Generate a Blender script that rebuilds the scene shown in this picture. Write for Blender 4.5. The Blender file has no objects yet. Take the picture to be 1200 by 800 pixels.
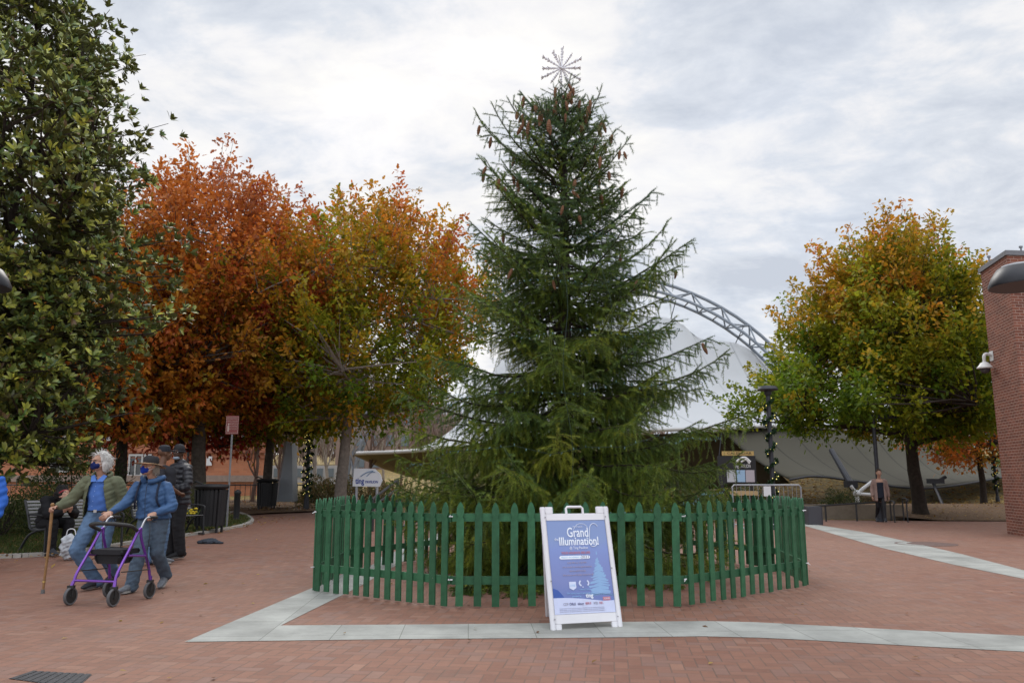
import bpy, bmesh, math, random
import numpy as np
from mathutils import Vector, Matrix, geometry
random.seed(7); rng = np.random.default_rng(11)
PI = math.pi; R = math.radians
sc = bpy.context.scene
COL = sc.collection
CAMH = 1.4; FPX = 933.33; PITCH = R(9.73)
cP, sP = math.cos(PITCH), math.sin(PITCH)

def ray(u, v):
    a = 400 - v
    return (u - 600, FPX*cP - a*sP, FPX*sP + a*cP)
def at(u, v, Y):
    """world point seen at photo pixel (u,v) at distance Y"""
    d = ray(u, v); t = Y/d[1]
    return Vector((d[0]*t, Y, CAMH + d[2]*t))
def gnd(u, v, z=0.0):
    d = ray(u, v); t = (z - CAMH)/d[2]
    return Vector((d[0]*t, d[1]*t, z))
def sm(t):
    t = max(0.0, min(1.0, t)); return t*t*(3 - 2*t)
def hgt(x, y):
    z = 0.13*sm((-x - 2.0)/4.0)*sm((y - 10.6)/3.0)
    z += 0.010*max(0.0, min(y, 60) - 20)*sm((-x + 1)/8.0)
    return z

# ---------------------------------------------------------------- materials
def mat(name, col, rough=0.6, spec=0.3, metal=0.0, var=0.0, vscale=6.0, bump=0.0, bscale=40.0, coat=0.0, wear=None):
    m = bpy.data.materials.new(name); m.use_nodes = True
    nt = m.node_tree; n = nt.nodes; l = nt.links
    p = n['Principled BSDF']
    p.inputs['Base Color'].default_value = (*col, 1)
    p.inputs['Roughness'].default_value = rough
    p.inputs['Specular IOR Level'].default_value = spec
    p.inputs['Metallic'].default_value = metal
    p.inputs['Coat Weight'].default_value = coat
    tc = n.new('ShaderNodeTexCoord')
    if var > 0 or wear:
        no = n.new('ShaderNodeTexNoise'); no.inputs['Scale'].default_value = vscale; no.inputs['Detail'].default_value = 6
        no.inputs['Roughness'].default_value = 0.65
        l.new(tc.outputs['Object'], no.inputs['Vector'])
        mx = n.new('ShaderNodeMix'); mx.data_type = 'RGBA'
        mr = n.new('ShaderNodeMapRange'); mr.inputs[1].default_value = 0.3; mr.inputs[2].default_value = 0.7
        l.new(no.outputs['Fac'], mr.inputs[0]); l.new(mr.outputs[0], mx.inputs['Factor'])
        a = tuple(c*(1 - var) for c in col); b = wear if wear else tuple(min(1, c*(1 + var)) for c in col)
        mx.inputs['A'].default_value = (*a, 1); mx.inputs['B'].default_value = (*b, 1)
        l.new(mx.outputs['Result'], p.inputs['Base Color'])
    if bump > 0:
        nb = n.new('ShaderNodeTexNoise'); nb.inputs['Scale'].default_value = bscale; nb.inputs['Detail'].default_value = 5
        l.new(tc.outputs['Object'], nb.inputs['Vector'])
        b = n.new('ShaderNodeBump'); b.inputs['Strength'].default_value = bump; b.inputs['Distance'].default_value = 0.02
        l.new(nb.outputs['Fac'], b.inputs['Height']); l.new(b.outputs['Normal'], p.inputs['Normal'])
    return m

def leafmat(name, rough=0.55, trans=0.35, spec=0.3, back=None):
    m = bpy.data.materials.new(name); m.use_nodes = True
    nt = m.node_tree; n = nt.nodes; l = nt.links
    p = n['Principled BSDF']; out = n['Material Output']
    a = n.new('ShaderNodeAttribute'); a.attribute_name = 'col'
    p.inputs['Roughness'].default_value = rough; p.inputs['Specular IOR Level'].default_value = spec
    src = a.outputs['Color']
    if back:
        g = n.new('ShaderNodeNewGeometry'); mx = n.new('ShaderNodeMix'); mx.data_type = 'RGBA'
        l.new(g.outputs['Backfacing'], mx.inputs['Factor']); l.new(src, mx.inputs['A'])
        mx.inputs['B'].default_value = (*back, 1); src = mx.outputs['Result']
    l.new(src, p.inputs['Base Color'])
    t = n.new('ShaderNodeBsdfTranslucent'); l.new(src, t.inputs['Color'])
    ms = n.new('ShaderNodeMixShader'); ms.inputs[0].default_value = trans
    l.new(p.outputs[0], ms.inputs[1]); l.new(t.outputs[0], ms.inputs[2]); l.new(ms.outputs[0], out.inputs['Surface'])
    return m

def emis(name, col, s):
    m = bpy.data.materials.new(name); m.use_nodes = True
    p = m.node_tree.nodes['Principled BSDF']
    p.inputs['Base Color'].default_value = (*col, 1)
    p.inputs['Emission Color'].default_value = (*col, 1); p.inputs['Emission Strength'].default_value = s
    return m

# ---------------------------------------------------------------- things
def thing(name, label, cat, loc=(0, 0, 0), rotz=0.0, group=None):
    o = bpy.data.objects.new(name, None); COL.objects.link(o)
    o.location = loc; o.rotation_euler = (0, 0, rotz); o.empty_display_size = 0.2
    o['label'] = label; o['category'] = cat
    if group: o['group'] = group
    return o
def tag(o, label, cat, group=None, kind=None):
    if label: o['label'] = label
    if cat: o['category'] = cat
    if group: o['group'] = group
    if kind: o['kind'] = kind
    return o
def link(name, me, m, parent=None, smooth=False, world=False):
    if m is not None:
        for x in (m if isinstance(m, (list, tuple)) else [m]): me.materials.append(x)
    o = bpy.data.objects.new(name, me); COL.objects.link(o)
    if parent is not None:
        o.parent = parent
        if world:
            q = Vector(parent.location)
            if parent.parent is not None: q = q + Vector(parent.parent.location)
            me.transform(Matrix.Translation(-q))
    if smooth:
        me.polygons.foreach_set('use_smooth', [True]*len(me.polygons))
    me.update()
    return o
def copy_tree(o, parent=None):
    c = o.copy(); COL.objects.link(c); c.parent = parent
    for ch in list(o.children): copy_tree(ch, c)
    return c

def frame(d, up=Vector((0, 0, 1))):
    d = Vector(d).normalized()
    s = d.cross(up)
    if s.length < 1e-4: s = d.cross(Vector((1, 0, 0)))
    s.normalize(); return d, s, s.cross(d).normalized()

class MB:
    def __init__(self): self.v = []; self.f = []; self.mi = []
    def add(self, vs, fs, mi=0):
        b = len(self.v); self.v += [tuple(x) for x in vs]
        self.f += [tuple(b + i for i in f) for f in fs]; self.mi += [mi]*len(fs); return self
    def box(self, c, s, rz=0.0, rot=None, mi=0, taper=1.0, bev=0.0):
        hx, hy, hz = s[0]/2, s[1]/2, s[2]/2
        M = rot if rot is not None else Matrix.Rotation(rz, 3, 'Z')
        if bev > 0:
            b = min(bev, hx*.9, hy*.9, hz*.9); vs = []
            for zz, q in ((-hz, b), (-hz + b, 0), (hz - b, 0), (hz, b)):
                for (ax, ay) in ((-1, -1), (1, -1), (1, 1), (-1, 1)):
                    k = taper if zz > 0 else 1
                    cx, cy = ax*(hx - q)*k, ay*(hy - q)*k
                    e = b if q == 0 else 0
                    if e:
                        pts = [(cx, cy - ay*e), (cx - ax*e, cy)] if ax*ay < 0 else [(cx - ax*e, cy), (cx, cy - ay*e)]
                    else:
                        pts = [(cx, cy), (cx, cy)]
                    for (px, py) in pts: vs.append((px, py, zz))
            fs = []
            for k in range(3):
                for j in range(8): fs.append((k*8 + j, k*8 + (j + 1) % 8, (k + 1)*8 + (j + 1) % 8, (k + 1)*8 + j))
            fs.append(tuple(range(7, -1, -1))); fs.append(tuple(range(24, 32)))
            vs = [M @ Vector(p) + Vector(c) for p in vs]
            return self.add(vs, fs, mi)
        vs = [M @ Vector((x*hx*(taper if z > 0 else 1), y*hy*(taper if z > 0 else 1), z*hz)) + Vector(c) for z in (-1, 1) for y in (-1, 1) for x in (-1, 1)]
        return self.add(vs, [(0, 2, 3, 1), (4, 5, 7, 6), (0, 1, 5, 4), (2, 6, 7, 3), (0, 4, 6, 2), (1, 3, 7, 5)], mi)
    def bar(self, a, b, w, h, up=Vector((0, 0, 1)), mi=0):
        a = Vector(a); b = Vector(b); d, s, u = frame(b - a, up)
        vs = [p + s*(x*w/2) + u*(y*h/2) for p in (a, b) for (x, y) in ((-1, -1), (1, -1), (1, 1), (-1, 1))]
        return self.add(vs, [(0, 1, 2, 3), (7, 6, 5, 4), (0, 4, 5, 1), (1, 5, 6, 2), (2, 6, 7, 3), (3, 7, 4, 0)], mi)
    def tube(self, pts, r, n=8, mi=0, closed=False, caps=True):
        pts = [Vector(p) for p in pts]; m = len(pts)
        rs = list(r) if isinstance(r, (list, tuple, np.ndarray)) else [r]*m
        prev = None; vs = []
        for i, p in enumerate(pts):
            if closed: d = pts[(i + 1) % m] - pts[i - 1]
            else: d = pts[min(i + 1, m - 1)] - pts[max(i - 1, 0)]
            if d.length < 1e-9: d = Vector((0, 0, 1))
            d.normalize()
            if prev is None: _, s, u = frame(d)
            else:
                s = prev - d*prev.dot(d)
                if s.length < 1e-5: _, s, u = frame(d)
                s.normalize(); u = s.cross(d)
            prev = s
            for k in range(n):
                a = 2*PI*k/n; vs.append(p + (s*math.cos(a) + u*math.sin(a))*rs[i])
        fs = []
        for i in range(m if closed else m - 1):
            j = (i + 1) % m
            for k in range(n): fs.append((i*n + k, i*n + (k + 1) % n, j*n + (k + 1) % n, j*n + k))
        if not closed and caps: fs.append(tuple(range(n - 1, -1, -1))); fs.append(tuple((m - 1)*n + k for k in range(n)))
        return self.add(vs, fs, mi)
    def lathe(self, prof, c=(0, 0, 0), n=24, mi=0, M=None, sx=1, sy=1):
        vs = []; c = Vector(c)
        for (r, z) in prof:
            for k in range(n):
                a = 2*PI*k/n; q = Vector((r*math.cos(a)*sx, r*math.sin(a)*sy, z))
                vs.append((M @ q if M is not None else q) + c)
        fs = [(i*n + k, i*n + (k + 1) % n, (i + 1)*n + (k + 1) % n, (i + 1)*n + k) for i in range(len(prof) - 1) for k in range(n)]
        if prof[0][0] > 1e-6: fs.append(tuple(range(n - 1, -1, -1)))
        if prof[-1][0] > 1e-6: fs.append(tuple((len(prof) - 1)*n + k for k in range(n)))
        return self.add(vs, fs, mi)
    def ell(self, c, r, M=None, n=14, m=9, mi=0):
        prof = [(math.sin(PI*i/m), -math.cos(PI*i/m)) for i in range(m + 1)]
        prof[0] = (1e-4, -1); prof[-1] = (1e-4, 1)
        S = Matrix.Diagonal(Vector(r)); T = (M @ S) if M is not None else S
        return self.lathe(prof, c, n, mi, T)
    def prism(self, poly, depth, M=None, c=(0, 0, 0), mi=0):
        """poly in local XZ, extruded along local Y by depth"""
        n = len(poly); M = M or Matrix.Identity(3); c = Vector(c)
        vs = [M @ Vector((x, y, z)) + c for y in (-depth/2, depth/2) for (x, z) in poly]
        fs = [tuple(range(n)), tuple(range(2*n - 1, n - 1, -1))] + [(i, i + n, (i + 1) % n + n, (i + 1) % n) for i in range(n)]
        return self.add(vs, fs, mi)
    def build(self, name, m, parent=None, smooth=False, world=False, fix=True):
        me = bpy.data.meshes.new(name); me.from_pydata(self.v, [], self.f)
        if max(self.mi, default=0) > 0: me.polygons.foreach_set('material_index', self.mi)
        if fix:
            bm = bmesh.new(); bm.from_mesh(me); bmesh.ops.recalc_face_normals(bm, faces=bm.faces); bm.to_mesh(me); bm.free()
        o = link(name, me, m, parent, False, world)
        if smooth:
            me.polygons.foreach_set('use_smooth', [True]*len(me.polygons))
            try: me.set_sharp_from_angle(angle=R(40))
            except Exception: pass
        return o

def np_mesh(name, V, F, m, parent=None, col=None, smooth=False, world=False, fcol=None):
    """V (n,3), F (k,c) same-size faces"""
    me = bpy.data.meshes.new(name)
    V = np.asarray(V, dtype=np.float32); F = np.asarray(F, dtype=np.int32); k, c = F.shape
    me.vertices.add(len(V)); me.vertices.foreach_set('co', V.ravel())
    me.loops.add(k*c); me.loops.foreach_set('vertex_index', F.ravel())
    me.polygons.add(k); me.polygons.foreach_set('loop_start', np.arange(0, k*c, c, dtype=np.int32))
    try: me.polygons.foreach_set('loop_total', np.full(k, c, dtype=np.int32))
    except Exception: pass
    me.update(calc_edges=True)
    if col is not None:
        a = me.attributes.new('col', 'FLOAT_COLOR', 'POINT')
        cc = np.ones((len(V), 4), dtype=np.float32); cc[:, :3] = col
        a.data.foreach_set('color', cc.ravel())
    return link(name, me, m, parent, smooth, world)

def catmull(pts, k=6):
    P = [Vector(p) for p in pts]; P = [P[0]*2 - P[1]] + P + [P[-1]*2 - P[-2]]; out = []
    for i in range(1, len(P) - 2):
        for j in range(k):
            t = j/k; a, b, c, d = P[i - 1:i + 3]
            out.append(0.5*((2*b) + (c - a)*t + (2*a - 5*b + 4*c - d)*t*t + (3*b - 3*c + d - a)*t**3))
    out.append(P[-2]); return out

def sheet(name, outline, step, m, zoff=0.0, parent=None, hf=hgt, uv=False):
    xs = [p[0] for p in outline]; ys = [p[1] for p in outline]
    def inside(x, y):
        c = False; j = len(outline) - 1
        for i in range(len(outline)):
            xi, yi = outline[i][:2]; xj, yj = outline[j][:2]
            if (yi > y) != (yj > y) and x < (xj - xi)*(y - yi)/(yj - yi) + xi: c = not c
            j = i
        return c
    pts = []
    for i, p in enumerate(outline):
        q = outline[(i + 1) % len(outline)]; L = math.hypot(q[0] - p[0], q[1] - p[1]); k = max(1, int(L/step))
        for j in range(k): pts.append(Vector((p[0] + (q[0] - p[0])*j/k, p[1] + (q[1] - p[1])*j/k)))
    nb = len(pts); x = min(xs) + step/2
    while x < max(xs):
        y = min(ys) + step/2
        while y < max(ys):
            if inside(x, y): pts.append(Vector((x + random.uniform(-.1, .1)*step, y + random.uniform(-.1, .1)*step)))
            y += step
        x += step
    vs, es, fs, *_ = geometry.delaunay_2d_cdt(pts, [], [list(range(nb))], 1, 1e-5)
    me = bpy.data.meshes.new(name)
    me.from_pydata([(v.x, v.y, hf(v.x, v.y) + zoff) for v in vs], [], [tuple(f) for f in fs])
    bm = bmesh.new(); bm.from_mesh(me); bmesh.ops.recalc_face_normals(bm, faces=bm.faces)
    if bm.faces and sum(f.normal.z for f in bm.faces) < 0: bmesh.ops.reverse_faces(bm, faces=bm.faces)
    bm.to_mesh(me); bm.free()
    return link(name, me, m, parent, True)

def text(name, s, size, m, parent=None, M=None, width=None, align='CENTER', extr=0.0006, shear=0, bold=0.0):
    """flat lettering converted to a mesh; M maps local XY(text plane) to parent's space"""
    cu = bpy.data.curves.new(name, 'FONT'); cu.body = s; cu.size = size; cu.align_x = align; cu.align_y = 'CENTER'
    cu.extrude = extr; cu.resolution_u = 3; cu.shear = shear; cu.offset = bold
    o = bpy.data.objects.new(name + '_tmp', cu); COL.objects.link(o)
    dg = bpy.context.evaluated_depsgraph_get(); dg.update()
    me = bpy.data.meshes.new_from_object(o.evaluated_get(dg)); bpy.data.objects.remove(o); bpy.data.curves.remove(cu)
    me.materials.clear()
    if width:
        xs = [v.co.x for v in me.vertices]; w = max(xs) - min(xs); k = width/w
        me.transform(Matrix.Diagonal((k, 1, 1, 1)))
    if M is not None: me.transform(M)
    me.name = name
    return link(name, me, m, parent)
# ---------------------------------------------------------------- camera, world, sun
cam = bpy.data.objects.new('camera', bpy.data.cameras.new('camera')); COL.objects.link(cam)
cam.location = (0, 0, CAMH); cam.rotation_euler = (PI/2 + PITCH, 0, 0)
cam.data.lens = 28; cam.data.sensor_width = 36; cam.data.clip_end = 3000; cam.data.clip_start = 0.05
cam.data.dof.use_dof = True; cam.data.dof.focus_distance = 9.5; cam.data.dof.aperture_fstop = 3.5
sc.camera = cam
SUN_EL, SUN_AZ = R(38), R(-12)      # azimuth measured from +Y towards +X
sd = Vector((math.sin(SUN_AZ)*math.cos(SUN_EL), math.cos(SUN_AZ)*math.cos(SUN_EL), math.sin(SUN_EL)))
sun = bpy.data.objects.new('sun', bpy.data.lights.new('sun', 'SUN')); COL.objects.link(sun)
sun.data.energy = 0.8; sun.data.angle = R(22); sun.data.color = (1, .95, .88)
sun.rotation_euler = (-sd).to_track_quat('-Z', 'Y').to_euler()

w = bpy.data.worlds.new('World'); sc.world = w; w.use_nodes = True
nt = w.node_tree; n = nt.nodes; l = nt.links; bg = n['Background']; bg.inputs['Strength'].default_value = 0.1
sky = n.new('ShaderNodeTexSky'); sky.sky_type = 'NISHITA'; sky.sun_disc = False
sky.sun_elevation = SUN_EL; sky.sun_rotation = SUN_AZ
tc = n.new('ShaderNodeTexCoord'); sep = n.new('ShaderNodeSeparateXYZ'); l.new(tc.outputs['Generated'], sep.inputs[0])
def M_(op, a, b=None, c=None, clamp=False):
    q = n.new('ShaderNodeMath'); q.operation = op; q.use_clamp = clamp
    for i, x in enumerate((a, b, c)):
        if x is None: continue
        if hasattr(x, 'links') or hasattr(x, 'node'): l.new(x, q.inputs[i])
        else: q.inputs[i].default_value = x
    return q.outputs[0]
zz = M_('ADD', M_('MAXIMUM', sep.outputs['Z'], 0.0), 0.22)
cx_ = M_('DIVIDE', sep.outputs['X'], zz); cy_ = M_('DIVIDE', sep.outputs['Y'], zz)
cmb = n.new('ShaderNodeCombineXYZ'); l.new(cx_, cmb.inputs[0]); l.new(cy_, cmb.inputs[1])
cmb.inputs[2].default_value = 3.7
mp = n.new('ShaderNodeMapping'); mp.inputs['Rotation'].default_value = (0, 0, R(28)); mp.inputs['Scale'].default_value = (1.15, 1.45, 1)
l.new(cmb.outputs[0], mp.inputs['Vector'])
def NZ(scale, det, rough, dist=0.0, off=0.0):
    q = n.new('ShaderNodeTexNoise'); q.inputs['Scale'].default_value = scale; q.inputs['Detail'].default_value = det
    q.inputs['Roughness'].default_value = rough; q.inputs['Distortion'].default_value = dist
    ad = n.new('ShaderNodeVectorMath'); ad.operation = 'ADD'; ad.inputs[1].default_value = (off, off*.7, off*1.3)
    l.new(mp.outputs[0], ad.inputs[0]); l.new(ad.outputs[0], q.inputs['Vector']); return q.outputs['Fac']
big = NZ(0.75, 4, 0.5, 0.4, 2.2); fine = NZ(3.6, 10, 0.62, 0.25, 5.0); mid = NZ(1.6, 6, 0.55, 0.5, 9.0)
dt = n.new('ShaderNodeVectorMath'); dt.operation = 'DOT_PRODUCT'; l.new(tc.outputs['Generated'], dt.inputs[0]); dt.inputs[1].default_value = sd
glow = M_('POWER', M_('MAXIMUM', dt.outputs['Value'], 0.0), 7.0)
# density of the cloud deck
den = M_('ADD', M_('ADD', M_('MULTIPLY', big, 0.55), M_('MULTIPLY', mid, 0.45)), M_('MULTIPLY', fine, 0.70))
den = M_('SUBTRACT', den, M_('MULTIPLY', glow, 0.03))
mr = n.new('ShaderNodeMapRange'); mr.inputs[1].default_value = 0.67; mr.inputs[2].default_value = 0.97; l.new(den, mr.inputs[0])
cr = n.new('ShaderNodeValToRGB'); l.new(mr.outputs[0], cr.inputs[0])
e = cr.color_ramp.elements
e[0].position = 0.0; e[0].color = (1.0, .985, .96, 1)
e[1].position = 1.0; e[1].color = (.60, .65, .74, 1)
q = e.new(.35); q.color = (.90, .90, .92, 1)
q = e.new(.62); q.color = (.74, .78, .85, 1)
# lighter towards the sun
gl = n.new('ShaderNodeMix'); gl.data_type = 'RGBA'; gl.blend_type = 'ADD'; l.new(M_('MULTIPLY', glow, 0.01), gl.inputs['Factor'])
l.new(cr.outputs[0], gl.inputs['A']); gl.inputs['B'].default_value = (1, .98, .95, 1)
sc10 = n.new('ShaderNodeVectorMath'); sc10.operation = 'SCALE'; l.new(gl.outputs['Result'], sc10.inputs[0]); sc10.inputs['Scale'].default_value = 7.05
zb = n.new('ShaderNodeMapRange'); zb.interpolation_type = 'SMOOTHSTEP'; l.new(sep.outputs['Z'], zb.inputs[0]); zb.inputs[1].default_value = .60; zb.inputs[2].default_value = .92; zb.inputs[3].default_value = 1.0; zb.inputs[4].default_value = 2.3  # sky overhead, out of view, raised as added fill light
yb = n.new('ShaderNodeMapRange'); yb.interpolation_type = 'SMOOTHSTEP'; l.new(sep.outputs['Y'], yb.inputs[0]); yb.inputs[1].default_value = .1; yb.inputs[2].default_value = -.6; yb.inputs[3].default_value = 1.0; yb.inputs[4].default_value = 1.55  # sky behind the camera raised to light surfaces that face it
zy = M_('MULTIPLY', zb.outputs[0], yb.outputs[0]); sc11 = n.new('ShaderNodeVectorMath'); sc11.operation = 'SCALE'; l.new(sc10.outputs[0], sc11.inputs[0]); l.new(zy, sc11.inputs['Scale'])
mk = n.new('ShaderNodeMapRange'); mk.inputs[1].default_value = 0.30; mk.inputs[2].default_value = 0.52; mk.inputs[3].default_value = 0.90; mk.inputs[4].default_value = 1.0
l.new(mid, mk.inputs[0])
mx = n.new('ShaderNodeMix'); mx.data_type = 'RGBA'; l.new(mk.outputs[0], mx.inputs['Factor'])
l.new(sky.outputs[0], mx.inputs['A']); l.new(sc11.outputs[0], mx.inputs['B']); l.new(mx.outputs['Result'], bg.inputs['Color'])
sc.view_settings.view_transform = 'Standard'; sc.view_settings.look = 'None'; sc.view_settings.gamma = 1
sc.view_settings.use_curve_mapping = False; sc.view_settings.exposure = 0.50

# ---------------------------------------------------------------- ground materials
def herringbone(name):
    m = bpy.data.materials.new(name); m.use_nodes = True
    nt = m.node_tree; n = nt.nodes; l = nt.links; p = n['Principled BSDF']
    def Q(op, a, b=None, c=None):
        q = n.new('ShaderNodeMath'); q.operation = op
        for i, x in enumerate((a, b, c)):
            if x is None: continue
            if hasattr(x, 'node'): l.new(x, q.inputs[i])
            else: q.inputs[i].default_value = x
        return q.outputs[0]
    tc = n.new('ShaderNodeTexCoord')
    def N(scale, det=4, rough=.55, src=None):
        q = n.new('ShaderNodeTexNoise'); q.inputs['Scale'].default_value = scale; q.inputs['Detail'].default_value = det; q.inputs['Roughness'].default_value = rough
        l.new(src or tc.outputs['Object'], q.inputs['Vector']); return q
    wob = N(1.3, 2); wv = n.new('ShaderNodeVectorMath'); wv.operation = 'SCALE'; wv.inputs['Scale'].default_value = 0.012
    l.new(wob.outputs['Color'], wv.inputs[0])
    av = n.new('ShaderNodeVectorMath'); av.operation = 'ADD'; l.new(tc.outputs['Object'], av.inputs[0]); l.new(wv.outputs[0], av.inputs[1])
    mp = n.new('ShaderNodeMapping'); mp.inputs['Rotation'].default_value = (0, 0, R(7)); s = 1/0.104
    mp.inputs['Scale'].default_value = (s, s, 1); l.new(av.outputs[0], mp.inputs['Vector'])
    sp = n.new('ShaderNodeSeparateXYZ'); l.new(mp.outputs[0], sp.inputs[0])
    X, Y = sp.outputs['X'], sp.outputs['Y']
    i, j = Q('FLOOR', X), Q('FLOOR', Y); u, v = Q('SUBTRACT', X, i), Q('SUBTRACT', Y, j)
    mm = Q('FLOORED_MODULO', Q('SUBTRACT', i, j), 4.0)
    def eq(k): return Q('COMPARE', mm, float(k), 0.1)
    m0, m1, m2, m3 = eq(0), eq(1), eq(2), eq(3)
    bi = Q('SUBTRACT', i, m1); bj = Q('SUBTRACT', j, m2)
    # distance to joint: open side gets +1
    dl = Q('ADD', u, m1); dr = Q('ADD', Q('SUBTRACT', 1.0, u), m0)
    db = Q('ADD', v, m2); dtp = Q('ADD', Q('SUBTRACT', 1.0, v), m3)
    d = Q('MINIMUM', Q('MINIMUM', dl, dr), Q('MINIMUM', db, dtp))
    cb = n.new('ShaderNodeCombineXYZ'); l.new(bi, cb.inputs[0]); l.new(bj, cb.inputs[1])
    wn = n.new('ShaderNodeTexWhiteNoise'); wn.noise_dimensions = '2D'; l.new(cb.outputs[0], wn.inputs['Vector'])
    cr = n.new('ShaderNodeValToRGB'); l.new(wn.outputs['Value'], cr.inputs[0]); e = cr.color_ramp.elements
    e[0].color = (0.189, 0.074, 0.050, 1); e[1].position = 1; e[1].color = (0.282, 0.135, 0.093, 1)
    for pos, c in ((.25, (0.220, 0.090, 0.060)), (.5, (0.246, 0.104, 0.069)), (.72, (0.229, 0.101, 0.073)), (.9, (0.211, 0.110, 0.089))):
        q = e.new(pos); q.color = (*c, 1)
    # wear and tread dirt
    n1 = N(0.35, 6, .6); n2 = N(9, 5, .7)
    mr = n.new('ShaderNodeMapRange'); mr.inputs[1].default_value = .35; mr.inputs[2].default_value = .68; l.new(n1.outputs['Fac'], mr.inputs[0])
    mA = n.new('ShaderNodeMix'); mA.data_type = 'RGBA'; mA.inputs['B'].default_value = (.265, .145, .105, 1)
    l.new(Q('MULTIPLY', mr.outputs[0], .50), mA.inputs['Factor']); l.new(cr.outputs[0], mA.inputs['A'])
    mB = n.new('ShaderNodeMix'); mB.data_type = 'RGBA'; mB.blend_type = 'MULTIPLY'; mB.inputs['Factor'].default_value = 1
    g = n.new('ShaderNodeMapRange'); g.inputs[3].default_value = .78; g.inputs[4].default_value = 1.2; l.new(n2.outputs['Fac'], g.inputs[0])
    l.new(mA.outputs['Result'], mB.inputs['A']); l.new(g.outputs[0], mB.inputs['B'])
    # specks of pale grit
    n3 = N(55, 2, .5); spk = n.new('ShaderNodeMapRange'); spk.inputs[1].default_value = .70; spk.inputs[2].default_value = .76; l.new(n3.outputs['Fac'], spk.inputs[0])
    mS = n.new('ShaderNodeMix'); mS.data_type = 'RGBA'; mS.inputs['B'].default_value = (.42, .36, .30, 1)
    l.new(Q('MULTIPLY', spk.outputs[0], .5), mS.inputs['Factor']); l.new(mB.outputs['Result'], mS.inputs['A'])
    n4 = N(1.1, 8, .72); sg = n.new('ShaderNodeMapRange'); sg.inputs[1].default_value = .56; sg.inputs[2].default_value = .70; l.new(n4.outputs['Fac'], sg.inputs[0])
    mG = n.new('ShaderNodeMix'); mG.data_type = 'RGBA'; mG.inputs['B'].default_value = (.13, .085, .07, 1)
    l.new(Q('MULTIPLY', sg.outputs[0], .50), mG.inputs['Factor']); l.new(mS.outputs['Result'], mG.inputs['A']); mS = mG
    vg = n.new('ShaderNodeTexVoronoi'); vg.inputs['Scale'].default_value = 3.1; l.new(tc.outputs['Object'], vg.inputs['Vector'])
    gm = n.new('ShaderNodeMapRange'); gm.inputs[1].default_value = .045; gm.inputs[2].default_value = .035; l.new(vg.outputs['Distance'], gm.inputs[0])
    mH = n.new('ShaderNodeMix'); mH.data_type = 'RGBA'; mH.inputs['B'].default_value = (.10, .075, .065, 1)
    l.new(Q('MULTIPLY', gm.outputs[0], .6), mH.inputs['Factor']); l.new(mS.outputs['Result'], mH.inputs['A']); mS = mH
    jt = n.new('ShaderNodeMapRange'); jt.inputs[1].default_value = .018; jt.inputs[2].default_value = .06; l.new(d, jt.inputs[0])
    nj = N(2.3, 4, .6); jc = n.new('ShaderNodeMix'); jc.data_type = 'RGBA'; l.new(nj.outputs['Fac'], jc.inputs['Factor'])
    jc.inputs['A'].default_value = (.075, .050, .040, 1); jc.inputs['B'].default_value = (.24, .14, .105, 1)
    mC = n.new('ShaderNodeMix'); mC.data_type = 'RGBA'; l.new(jt.outputs[0], mC.inputs['Factor'])
    l.new(jc.outputs['Result'], mC.inputs['A']); l.new(mS.outputs['Result'], mC.inputs['B'])
    hs = n.new('ShaderNodeHueSaturation'); hs.inputs['Hue'].default_value = .505; hs.inputs['Saturation'].default_value = .97; hs.inputs['Value'].default_value = .88; l.new(mC.outputs['Result'], hs.inputs['Color']); l.new(hs.outputs[0], p.inputs['Base Color'])
    rr = n.new('ShaderNodeMapRange'); rr.inputs[3].default_value = .62; rr.inputs[4].default_value = .88; l.new(n1.outputs['Fac'], rr.inputs[0]); l.new(rr.outputs[0], p.inputs['Roughness'])
    p.inputs['Specular IOR Level'].default_value = .35
    tilt = Q('MULTIPLY', wn.outputs['Value'], .35)
    hh = Q('ADD', Q('ADD', jt.outputs[0], tilt), Q('MULTIPLY', n2.outputs['Fac'], .35))
    b = n.new('ShaderNodeBump'); b.inputs['Strength'].default_value = .5; b.inputs['Distance'].default_value = .006
    l.new(hh, b.inputs['Height']); l.new(b.outputs[0], p.inputs['Normal'])
    return m

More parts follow.
